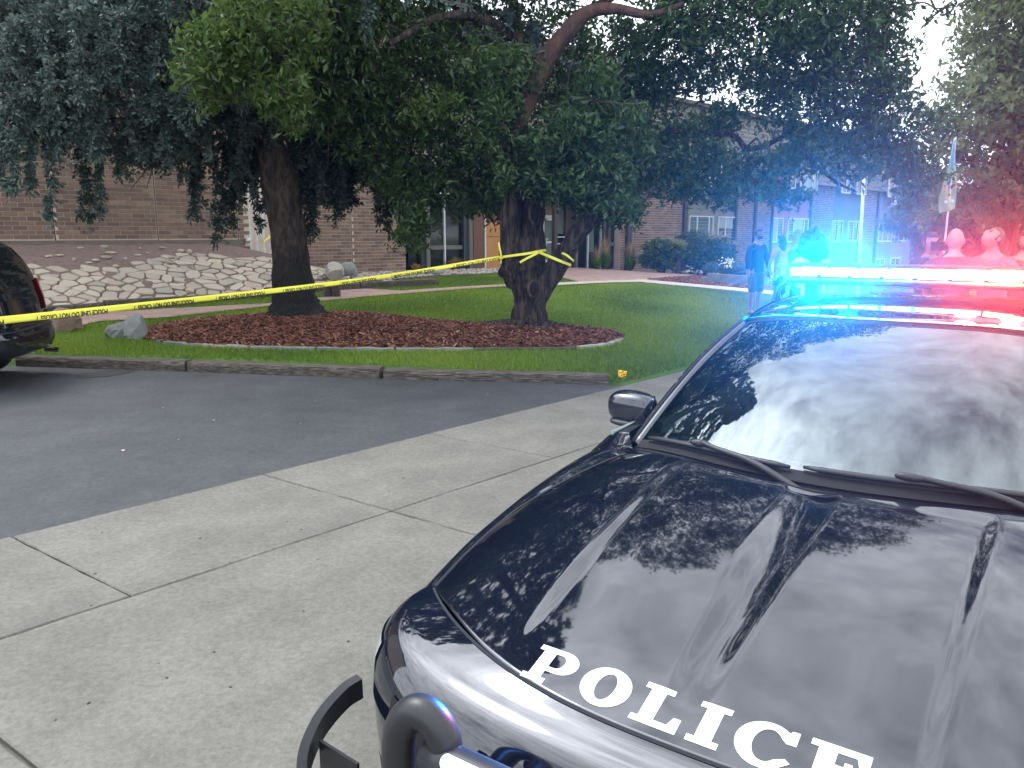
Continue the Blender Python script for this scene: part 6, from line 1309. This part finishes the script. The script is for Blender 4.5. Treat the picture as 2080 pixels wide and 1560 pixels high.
def person(pos, yaw, H, label, shirt, trousers, hair, lleg=(0, 0), rleg=(0, 0), larm=((.24, .0, 1.16), (.26, -.06, .92)), rarm=((-.24, .0, 1.16), (-.26, -.06, .92)), sleeve='short', shorts=False, bald=False, longhair=False, mask=False, lean=0.0, head_tilt=0.0, head_yaw=0.0, shoe=None, cap=None, skin_m=SKIN, strap=False, curly=False, glasses=False, build=1.0):
    s = H/1.75; E_ = empty('person', pos, label, 'person'); cy_, sy_ = math.cos(yaw), math.sin(yaw)
    def tw(P):
        P = np.atleast_2d(np.asarray(P, float)).copy(); f = np.clip((P[:, 2]-.95)/.6, 0, 1.2); P[:, 1] -= lean*f; P *= s
        return np.c_[P[:, 0]*cy_-P[:, 1]*sy_, P[:, 0]*sy_+P[:, 1]*cy_, P[:, 2]]+np.array(pos)
    b = build
    J = [((0, 0, .96), (.13*b, .10*b)), ((0, 0, 1.12), (.12*b, .09*b)), ((0, .01, 1.32), (.145*b, .10*b)), ((0, .015, 1.45), (.09, .07)), ((0, .005, 1.53), .052), ((0, -.005, 1.60), .058)]
    E = [(0, 1), (1, 2), (2, 3), (3, 4), (4, 5)]
    def add(p, r, par): J.append((p, r)); E.append((par, len(J)-1)); return len(J)-1
    legs = []
    for sg, lg in ((1, lleg), (-1, rleg)):
        h = add((.09*sg, 0, .88), .085, 0); k_ = add((.10*sg+lg[0]*.5, -.02+lg[1]*.5, .50), .058, h); c_ = add((.10*sg+lg[0]*.75, .02+lg[1]*.75, .33), .052, k_); a = add((.10*sg+lg[0], .01+lg[1], .10), .036, c_); t = add((.11*sg+lg[0], -.15+lg[1], .035), .032, a); legs.append((h, k_, c_, a, t))
    arms = []
    for sg, ar in ((1, larm), (-1, rarm)):
        sh = add((.175*sg*b, .01, 1.42), .055, 3); e = add(ar[0], .042, sh); w = add(ar[1], .027, e); arms.append((sh, e, w))
    v, F = skin('b', J, E, None, None, 1)
    V = [v]; FF = list(F); n = len(v)
    def app(a, f): 
        nonlocal n
        V.append(np.asarray(a, float)); FF.extend([tuple(i+n for i in q) for q in f]); n += len(a)
    # head
    hv, hf = sph(20, 14); hv = hv*[.076, .094, .118]; lo = hv[:, 2] < 0; hv[:, 0] = np.where(lo, hv[:, 0]*(1+hv[:, 2]*2.2), hv[:, 0]); hv[:, 1] += np.where(lo, hv[:, 2]*.22, 0)
    fr = (hv[:, 1] < -.06); hv[:, 1] -= np.where(fr & (np.abs(hv[:, 0]) < .02) & (np.abs(hv[:, 2]+.01) < .035), .022, 0); hv[:, 1] += np.where(fr & (np.abs(np.abs(hv[:, 0])-.032) < .018) & (np.abs(hv[:, 2]-.012) < .02), .008, 0)
    ct_, st2 = math.cos(head_tilt), math.sin(head_tilt); cyw, syw = math.cos(head_yaw), math.sin(head_yaw); HC_ = np.array([0, -.012, 1.655])
    def hd_(P):
        P = np.asarray(P, float); P = np.c_[P[:, 0], P[:, 1]*ct_+P[:, 2]*st2, P[:, 2]*ct_-P[:, 1]*st2]; P = np.c_[P[:, 0]*cyw-P[:, 1]*syw, P[:, 0]*syw+P[:, 1]*cyw, P[:, 2]]; return P+HC_
    app(hd_(hv), hf)
    for sg in (1, -1): a, f = sph(8, 6); app(hd_(a*[.012, .022, .032]+[.078*sg, .005, -.005]), f)
    # hands: palm with four fingers and a thumb
    for (sh, e, w), sg in zip(arms, (1, -1)):
        W_ = np.array(J[w][0]); d = W_-np.array(J[e][0]); d /= np.linalg.norm(d); sd = np.cross(d, [0, 1, 0]); sd /= np.linalg.norm(sd)+1e-9; nr = np.cross(d, sd)
        a, f = sph(10, 6); app(a[:, :1]*sd*.038+a[:, 1:2]*nr*.016+a[:, 2:3]*d*.05+W_+d*.045, f)
        for q, ln in zip((-.027, -.009, .009, .027), (.058, .070, .074, .062)):
            p0 = W_+d*.075+sd*q; pts = np.array([p0, p0+d*ln*.5+nr*.008, p0+d*ln*.85+nr*.024]); a, f = tube(pts, [.0095, .0085, .006], 6); app(a, f)
        p0 = W_+d*.02+sd*.03*sg; a, f = tube(np.array([p0, p0+d*.03+sd*.025*sg, p0+d*.062+sd*.026*sg]), [.012, .010, .007], 6); app(a, f)
    allv = np.concatenate(V); bd = obj('body', tw(allv), FF, skin_m, E_, smooth=True)
    # clothing
    def jj(i, k_): p, r = J[i]; r = (r, r) if np.isscalar(r) else r; return (p, (r[0]*k_+.008, r[1]*k_+.008))
    SJ = [((0, 0, .84), (.165*b, .135*b)), ((0, 0, .97), (.16*b, .13*b)), jj(1, 1.18), jj(2, 1.08), jj(3, 1.08), ((0, .01, 1.495), .062)]; SE = [(0, 1), (1, 2), (2, 3), (3, 4), (4, 5)]
    for sh, e, w in arms:
        SJ.append(jj(sh, 1.12)); SE.append((4, len(SJ)-1)); p0 = np.array(J[sh][0]); p1 = np.array(J[e][0]); p2 = np.array(J[w][0])
        if sleeve == 'short': SJ.append((tuple(p0+(p1-p0)*.72), .062)); SE.append((len(SJ)-2, len(SJ)-1))
        else: SJ.append((tuple(p1), .056)); SE.append((len(SJ)-2, len(SJ)-1)); SJ.append((tuple(p1+(p2-p1)*.93), .042)); SE.append((len(SJ)-2, len(SJ)-1))
    v, F = skin('s', SJ, SE, None, None, 1); obj('shirt', tw(v), F, shirt, E_, smooth=True)
    TJ = [((0, 0, 1.0), (.142*b, .112*b)), ((0, 0, .92), (.15*b, .118*b))]; TE = [(0, 1)]
    for (h, k_, c_, a, t) in legs:
        TJ.append(jj(h, 1.12)); TE.append((1, len(TJ)-1)); p0 = np.array(J[h][0]); p1 = np.array(J[k_][0]); p2 = np.array(J[a][0])
        if shorts: TJ.append((tuple(p0+(p1-p0)*.6), .092)); TE.append((len(TJ)-2, len(TJ)-1)); TJ.append((tuple(p1+[0, 0, -.03]), .088)); TE.append((len(TJ)-2, len(TJ)-1))
        else: TJ.append((tuple(p1), .066)); TE.append((len(TJ)-2, len(TJ)-1)); TJ.append((tuple(np.array(J[c_][0])), .060)); TE.append((len(TJ)-2, len(TJ)-1)); TJ.append((tuple(p2+[0, 0, .0]), .048)); TE.append((len(TJ)-2, len(TJ)-1))
    v, F = skin('t', TJ, TE, None, None, 1); obj('shorts' if shorts else 'trousers', tw(v), F, trousers, E_, smooth=True)
    for (h, k_, c_, a, t) in legs:
        A_ = np.array(J[a][0]); q, f = sph(14, 9); q = q*[.045, .125, .045]; q[:, 2] = np.maximum(q[:, 2], -.032); obj('shoe', tw(q+A_+[0, -.065, -.062]), f, shoe or SHOE, E_, smooth=True)
    if hair is not None and not bald:
        q, f = sph(22, 15); q = q*[.086, .104, .126]; k = np.array([not (p[1] < -.035 and p[2] < .062) and p[2] > (-.055 if not longhair else -.2) for p in q]); idx = -np.ones(len(q), int); idx[k] = np.arange(k.sum()); f = [tuple(idx[i] for i in g) for g in f if all(k[i] for i in g)]
        o = obj('hair', tw(hd_(q[k]+[0, .006, .004])), f, hair, E_, smooth=True); md = o.modifiers.new('t', 'SOLIDIFY'); md.thickness = .012
    if longhair:
        q, f = sph(18, 14); q = q*[.095, .075, .19]; q = np.array([p*(1+.12*mnoise.noise(Vector(p*14))) for p in q]); obj('long_hair', tw(hd_(q+[0, .055, -.10])), f, hair, E_, smooth=True)
    if curly:
        q, f = sph(64, 48); q = np.array([p*[.145, .15, .21]*(1+.22*mnoise.noise(Vector(p*4))+.22*mnoise.noise(Vector(p*11))+.2*abs(mnoise.noise(Vector(p*24)))) for p in q]); q[:, 0] *= np.where(q[:, 2] < 0, 1.2, 1); obj('curly_hair', tw(hd_(q+[0, .06, -.05])), f, hair, E_, smooth=True)
    if mask:
        q, f = sph(18, 12); q = q*[.080, .100, .12]; k = np.array([p[1] < -.02 and -.10 < p[2] < .0 for p in q]); idx = -np.ones(len(q), int); idx[k] = np.arange(k.sum()); f = [tuple(idx[i] for i in g) for g in f if all(k[i] for i in g)]
        if f: q = q.copy(); q[:, 0] *= np.where(q[:, 2] < 0, 1+q[:, 2]*1.8, 1); q[:, 1] += np.where(q[:, 2] < 0, q[:, 2]*.1, 0); o = obj('face_mask', tw(hd_(q[k]+[0, -.012, -.005])), f, BLK, E_, smooth=True); md = o.modifiers.new('t', 'SOLIDIFY'); md.thickness = .006
    for sg in (1, -1): q, f = sph(8, 6); obj('eye', tw(hd_(q*[.011, .006, .006]+[.03*sg, -.0825, .014])), f, BLK, E_)
    if glasses:
        m = MB()
        for sg in (1, -1): th_ = np.linspace(0, 2*np.pi, 14); m.tube(tw(hd_(np.array([[.032*sg+.022*math.cos(a), -.095, .012+.017*math.sin(a)] for a in th_]))), .003, 5, cap=False)
        m.obj('glasses', BLK, E_)
    if strap: m = MB(); m.tube(tw(catmull([[-.15, -.10, 1.44], [-.02, -.135, 1.25], [.13, -.11, 1.02], [.15, .08, 1.0], [-.02, .135, 1.25], [-.16, .06, 1.44]], 6)), .014, 6); m.obj('shoulder_strap', BLK, E_)
    return E_, tw
def standing(px, D): g = at(px, 480, D); return [g[0], g[1], float(ground(g[0], g[1])) if side_edge(g[0], g[1]) > 0 else 0.0]
JKT = cm('dark_jacket', (.018, .018, .028)); SHT = cm('olive_shorts', (.10, .115, .10)); PNK = cm('pink_shirt', (.42, .14, .13)); LEG = cm('black_leggings', (.014, .014, .02)); HRD = cm('dark_hair', (.016, .012, .012), rough=.6, sc_=40); HRG = cm('grey_hair', (.22, .21, .2)); WSH = cm('pale_shirt', (.5, .5, .52)); DSH = cm('dark_shirt', (.03, .028, .035)); GSH = cm('grey_shirt', (.11, .10, .095)); DNM = cm('dark_jeans', (.03, .04, .07)); HRB = cm('brown_hair', (.07, .04, .025), rough=.6, sc_=40)
p = gp(1531, 641)
person(p, R(28), 1.80, 'man in dark jacket and olive shorts wearing a black face mask on the lawn', JKT, SHT, HRD, sleeve='long', shorts=True, mask=True, larm=((.24, -.02, 1.17), (.20, -.16, .95)), rarm=((-.24, .02, 1.17), (-.25, -.02, .93)), build=1.08)
p2 = gp(1578, 645)
person(p2, R(205), 1.70, 'woman in pink shirt and black leggings seen from behind beside the masked man', PNK, LEG, HRD, longhair=True, lleg=(-.10, .05), rleg=(-.22, -.10), larm=((.26, -.02, 1.18), (.18, -.16, 1.02)), rarm=((-.30, .04, 1.18), (-.22, -.12, .98)), shoe=SHOE, build=.95)
person(standing(1622, 13.5), R(-80), 1.78, 'grey haired man in a pale grey shirt in profile behind the curly haired person', GSH, DNM, HRG, larm=((.22, -.12, 1.2), (.12, -.28, 1.2)))
person(standing(1660, 9.6), R(190), 1.74, 'person with big dark curly hair and white shirt with a dark shoulder strap', WSH, DNM, HRD, curly=True, strap=True, lean=.12, head_tilt=.15, larm=((.28, -.04, 1.2), (.22, -.2, 1.05)), rarm=((-.28, .0, 1.2), (-.24, -.16, 1.02)), build=1.1)
person(standing(1942, 8.0), R(165), 1.78, 'bald man in a dark shirt seen from behind, left of the light bar red end', DSH, DNM, None, bald=True, build=1.22, larm=((.28, -.08, 1.2), (.18, -.28, 1.18)), rarm=((-.28, -.1, 1.2), (-.14, -.3, 1.2)), head_yaw=-.4)
_, tw_ = person(standing(2030, 8.4), R(-50), 1.80, 'man with short brown hair and glasses looking down at something in his hands', GSH, DNM, HRB, glasses=True, head_tilt=.85, head_yaw=-.5, lean=.14, larm=((.24, -.1, 1.2), (.08, -.30, 1.22)), rarm=((-.24, -.12, 1.2), (-.06, -.32, 1.24)))
person(standing(2086, 8.9), R(-25), 1.76, 'person in a dark face mask at the right edge of the picture', DSH, DNM, HRD, mask=True)
cg = at(1912, 500, 9.2); m = MB(); m.box(cg, (.07, .10, .05)); m.tube([cg+[0, -.09, 0], cg+[0, -.2, 0]], .035, 12); m.tube([cg+[0, 0, .05], cg+[.03, .05, .1], cg+[0, .1, .05]], .01, 6)
cgb = [cg[0]+.06, cg[1]+.35, 0.0]
m.obj('video_camera', PLB, label='small dark video camera held up left of the bald man', cat='camera')
person(cgb, R(-5), 1.74, 'camera operator in dark clothes half hidden behind the bald man', DSH, DNM, HRD, larm=((.20, -.14, 1.3), (.02, -.24, 1.55)), rarm=((-.22, -.14, 1.28), (-.10, -.24, 1.52)), sleeve='long')
# ------------------------------------------------------------ flags and marker
g = at(1743, 560, 20.); gt = at(1757, 330, 20.); g0 = g+(g-gt)*.45; zf_ = float(ground(g0[0], g0[1])); g0 = g+(g-gt)*((g[2]-zf_)/(gt[2]-g[2]))
FP_ = empty('flagpole', g0, 'leaning white pole rising behind the blue end of the light bar', 'pole'); m = MB(); m.tube([g0, gt], [.045, .038], 12); m.obj('pole', WHITE, FP_, smooth=True)
m = MB(); m.sphere(gt+[0, 0, .06], (.06, .06, .06), 10, 7); m.obj('finial', CHRM, FP_, smooth=True); m = MB(); m.box(gt+[-.07, 0, -.12], (.05, .04, .07)); m.obj('bracket', WHITE, FP_)
YF = 14.0; FT = at(1942, 278, YF); zb_ = 0.0; FB = np.array([FT[0]-.02, YF, zb_])
FF_ = empty('feather_flag', FB, 'printed feather flag with blue top and flowers on a white pole', 'flag'); m = MB(); m.tube([FB, FT], [.022, .012], 8); m.obj('pole', WHITE, FF_, smooth=True)
le = catmull([at(*q, YF) for q in [(1940, 280), (1930, 315), (1920, 355), (1912, 392), (1908, 412), (1908, 434)]], 6); re_ = np.array([at(1941.5, 281+(424-281)*t, YF) for t in np.linspace(0, 1, len(le))])
Gf = np.stack([re_+(le-re_)*t+np.array([[0, .035*math.sin(t*9+z_*1.2), .0] for z_ in np.linspace(0, 6, len(le))]) for t in np.linspace(0, 1, 9)], 1)
FM = bpy.data.materials.new('flag_print'); FM.use_nodes = True; t = FM.node_tree; b = t.nodes['Principled BSDF']; tcn = t.nodes.new('ShaderNodeTexCoord'); sp = t.nodes.new('ShaderNodeSeparateXYZ'); t.links.new(tcn.outputs['Generated'], sp.inputs[0]); cr = t.nodes.new('ShaderNodeValToRGB'); t.links.new(sp.outputs[2], cr.inputs[0])
for i, (pz, c_) in enumerate([(0, (.38, .46, .30)), (.28, (.32, .42, .24)), (.36, (.50, .36, .30)), (.42, (.26, .42, .28)), (.55, (.30, .48, .44)), (.68, (.30, .50, .62)), (1, (.42, .58, .68))]):
    if i > 1: cr.color_ramp.elements.new(pz)
    e = cr.color_ramp.elements[i]; e.position = pz; e.color = (*c_, 1)
t.links.new(cr.outputs[0], b.inputs['Base Color']); b.inputs['Roughness'].default_value = .8
o = obj('sail', Gf.reshape(-1, 3), grid_faces(*Gf.shape[:2]), FM, FF_, smooth=True); md = o.modifiers.new('s', 'SOLIDIFY'); md.thickness = .004
PET = M('flower_print', (.75, .70, .68), .8); PETR = M('flower_print_red', (.6, .06, .05), .8)
for i, (x, y, mt) in enumerate([(1921, 410, PET), (1935, 408, PET), (1928, 396, PETR)]):
    c = at(x, y, YF-.05); m = MB()
    for k in range(5): a = k*1.257; q, f = sph(8, 4); m.add(q*[.012, .003, .012]+c+[.015*math.cos(a), 0, .015*math.sin(a)], f)
    m.obj('flower', mt, FF_)
g = gp(1264, 771); MF = empty('marker_flag', g, 'small yellow marker flag at the corner where lawn meets sidewalk', 'marker flag'); m = MB(); m.tube([g, g+[0, 0, .11]], .003, 5); m.obj('wire', RUB, MF)
def gg(x, y): return at(x, y, g[1])
v = []; n = 7
for i in range(n):
    for j in range(n):
        a, b_ = i/(n-1), j/(n-1); p = (gg(1255.5, 752)*(1-a)+gg(1273.5, 753.5)*a)*(1-b_)+(gg(1256, 766)*(1-a)+gg(1270.5, 770)*a)*b_; v.append(p+[0, .012*math.sin(a*5+b_*3), .004*math.sin(a*7)])
o = obj('flag', v, grid_faces(n, n), FLAGY, MF, smooth=True); md = o.modifiers.new('s', 'SOLIDIFY'); md.thickness = .002
m = MB()
for x, y, r_ in ((1262, 757, 1.8), (1266, 755, 1.5), (1267, 760, 2.2), (1263, 762, 1.6), (1268, 765, 1.8), (1259, 757, 1.2)): q, f = sph(8, 4); m.add(q*[r_*g[1]/FPX, .002, r_*g[1]/FPX*.7]+gg(x, y)+[0, -.012, 0], f)
m.obj('print', BLK, MF, kind='stuff')
# ------------------------------------------------------------ police tape
def text_mesh(txt, size):
    cd = bpy.data.curves.new('t', 'FONT'); cd.body = txt; cd.size = size; cd.offset = size*.035; to = bpy.data.objects.new('t', cd); COL.objects.link(to)
    dg = bpy.context.evaluated_depsgraph_get(); dg.update(); me = bpy.data.meshes.new_from_object(to.evaluated_get(dg)); bpy.data.objects.remove(to)
    v = np.zeros(len(me.vertices)*3); me.vertices.foreach_get('co', v); F = [tuple(p.vertices) for p in me.polygons]; bpy.data.meshes.remove(me); return v.reshape(-1, 3), F
TV, TF = text_mesh('POLICE LINE DO NOT CROSS  /  ', .066)
TPE = empty('police_tape', A(1040, 520), 'long yellow printed barrier tape strung from the gnarled tree past the van', 'barrier tape')
def ribbon(pts, wdt, ups, text=None, flip=False, name='tape_strip', tmid=0.0, tscale=1.0, m_=8, off=.0016):
    c = catmull(pts, m_); n = len(c); U = np.array([np.array([np.interp(i/(n-1), np.linspace(0, 1, len(ups)), [u[k] for u in ups]) for k in range(3)]) for i in range(n)])
    T_ = np.gradient(c, axis=0); T_ /= np.linalg.norm(T_, axis=1)[:, None]; U = U-T_*(U*T_).sum(1)[:, None]; U /= np.linalg.norm(U, axis=1)[:, None]; Nn = np.cross(T_, U)
    cur = .012*np.sin(np.linspace(0, n*.35, n))[:, None]
    g = np.stack([c+U*wdt*s+Nn*(cur*s*.5) for s in (-.5, -.2, .2, .5)], 1); o = obj(name, g.reshape(-1, 3), grid_faces(n, 4), YEL, TPE, smooth=True); md = o.modifiers.new('s', 'SOLIDIFY'); md.thickness = .0012
    if text:
        L_ = np.r_[0, np.cumsum(np.linalg.norm(np.diff(c, axis=0), axis=1))]; tot = L_[-1]; per = TV[:, 0].max()*tscale+.22; a = 0.12
        # outward side of the print: towards the camera
        sgn = 1 if np.dot(Nn[n//2], np.array([0, 0, HC])-c[n//2]) > 0 else -1
        Vt = []; Ft = []; k = 0
        while a+per < tot:
            x = TV[:, 0]*tscale; y = TV[:, 1]*tscale-.020
            if flip: s = a+per-x; yy = -y
            else: s = a+x; yy = y
            P = np.stack([np.interp(s, L_, c[:, q]) for q in range(3)], 1); Uu = np.stack([np.interp(s, L_, U[:, q]) for q in range(3)], 1); Nq = np.stack([np.interp(s, L_, Nn[:, q]) for q in range(3)], 1)
            Vt.append(P+Uu*(yy+tmid)[:, None]+Nq*sgn*off*1.6); Ft += [tuple(i+k for i in f) for f in TF]; k += len(TV); a += per+.1
        if Vt: obj('tape_lettering', np.concatenate(Vt), Ft, BLK, TPE, kind='stuff')
    return o
w7 = .06
ribbon([at(-260, 678, 5.0), at(0, 651, 6.1), at(300, 619, 7.7), at(620, 583, 10.0), at(820, 556, 11.8), A(1021, 522, -.38)], w7, [(0, .12, 1), (0, .12, 1), (0, .15, 1), (0, .2, 1)], True, True, tmid=-.018, tscale=.86, m_=10)
ribbon([A(1021, 522, -.38), A(1050, 518, -.42), A(1078, 514, -.42), A(1096, 510, -.35), A(1110, 508, -.2)], .04, [(0, .2, 1), (.1, .1, 1), (0, .2, 1)])
ribbon([A(1056, 533, -.45), A(1072, 524, -.46), A(1094, 513, -.40)], .036, [(0, .1, 1), (0, .1, 1)])
ribbon([A(1094, 512, -.38), A(1118, 522, -.48), A(1140, 531, -.48), A(1160, 539, -.32)], .045, [(0, .1, 1), (0, .1, 1)], True, False, tscale=.42)
ribbon([A(1141, 514, -.52), A(1152, 519, -.56), A(1163, 528, -.52), A(1166, 530, -.4)], .035, [(0, .1, 1), (0, .1, 1)])
ribbon([A(1013, 492, -.3), A(1015, 504, -.33), A(1018, 520, -.34), A(1017, 536, -.33)], .028, [(1, .1, 0), (1, .1, .1)])
ribbon([A(1106, 552, .35), A(1113, 546, .3), A(1121, 541, .25)], .04, [(0, .1, 1), (0, .1, 1)])
tt_, tz_ = onwall(541, 487, .1); ribbon([onw for onw in (wl(tt_-.08, .1, tz_-.06), wl(tt_, .1, tz_), wl(tt_+.12, .1, tz_+.09))], .05, [(0, .1, 1), (0, .1, 1)])
# litter: small leaves and chips on the asphalt and concrete
LIT = MB(); r8 = np.random.default_rng(8)
for x, y, r_ in [(250, 915, .022), (433, 854, .02), (331, 828, .008), (280, 838, .009), (249, 840, .008), (362, 893, .008), (1145, 783, .01), (990, 800, .01), (640, 815, .008), (892, 772, .014), (610, 860, .007)]:
    p = gz(x, y, .006); a = r8.uniform(0, 6); q = np.array([[-1, -.5, .0], [.2, -.7, .3], [1, 0, .1], [.1, .6, .4], [-.8, .4, 0]])*r_; q = q@np.array([[math.cos(a), math.sin(a), 0], [-math.sin(a), math.cos(a), 0], [0, 0, 1]]); LIT.add(q+p, [(0, 1, 2, 3, 4)])
LIT.obj('litter', STONEW, kind='stuff')
LIT = MB()
for k in range(160):
    p = np.array([*(SO+SA*r8.uniform(-4, 8)+SB*r8.uniform(-1.3, 3.2)), .004]); r_ = r8.uniform(.002, .007); a = r8.uniform(0, 6); q, f = sph(5, 3); q = q*[r_*1.5, r_, r_*.5]; q = q@np.array([[math.cos(a), math.sin(a), 0], [-math.sin(a), math.cos(a), 0], [0, 0, 1]]); LIT.add(q+p, f)
LIT.obj('grit', TIMB, kind='stuff')
# ------------------------------------------------------------ air volume added so the light bar glows as in lens glare
HZ = bpy.data.materials.new('glare_haze'); HZ.use_nodes = True; t = HZ.node_tree; t.nodes.clear(); o_ = t.nodes.new('ShaderNodeOutputMaterial'); pv = t.nodes.new('ShaderNodeVolumePrincipled'); pv.inputs['Color'].default_value = (.93, .95, 1, 1); pv.inputs['Density'].default_value = GLARE_HAZE; pv.inputs['Anisotropy'].default_value = 0.92; t.links.new(pv.outputs[0], o_.inputs['Volume'])
m = MB(); m.box((0, 30, 10.5), (75, 75, 13)); m.obj('glare_haze', HZ, kind='stuff', center=False)
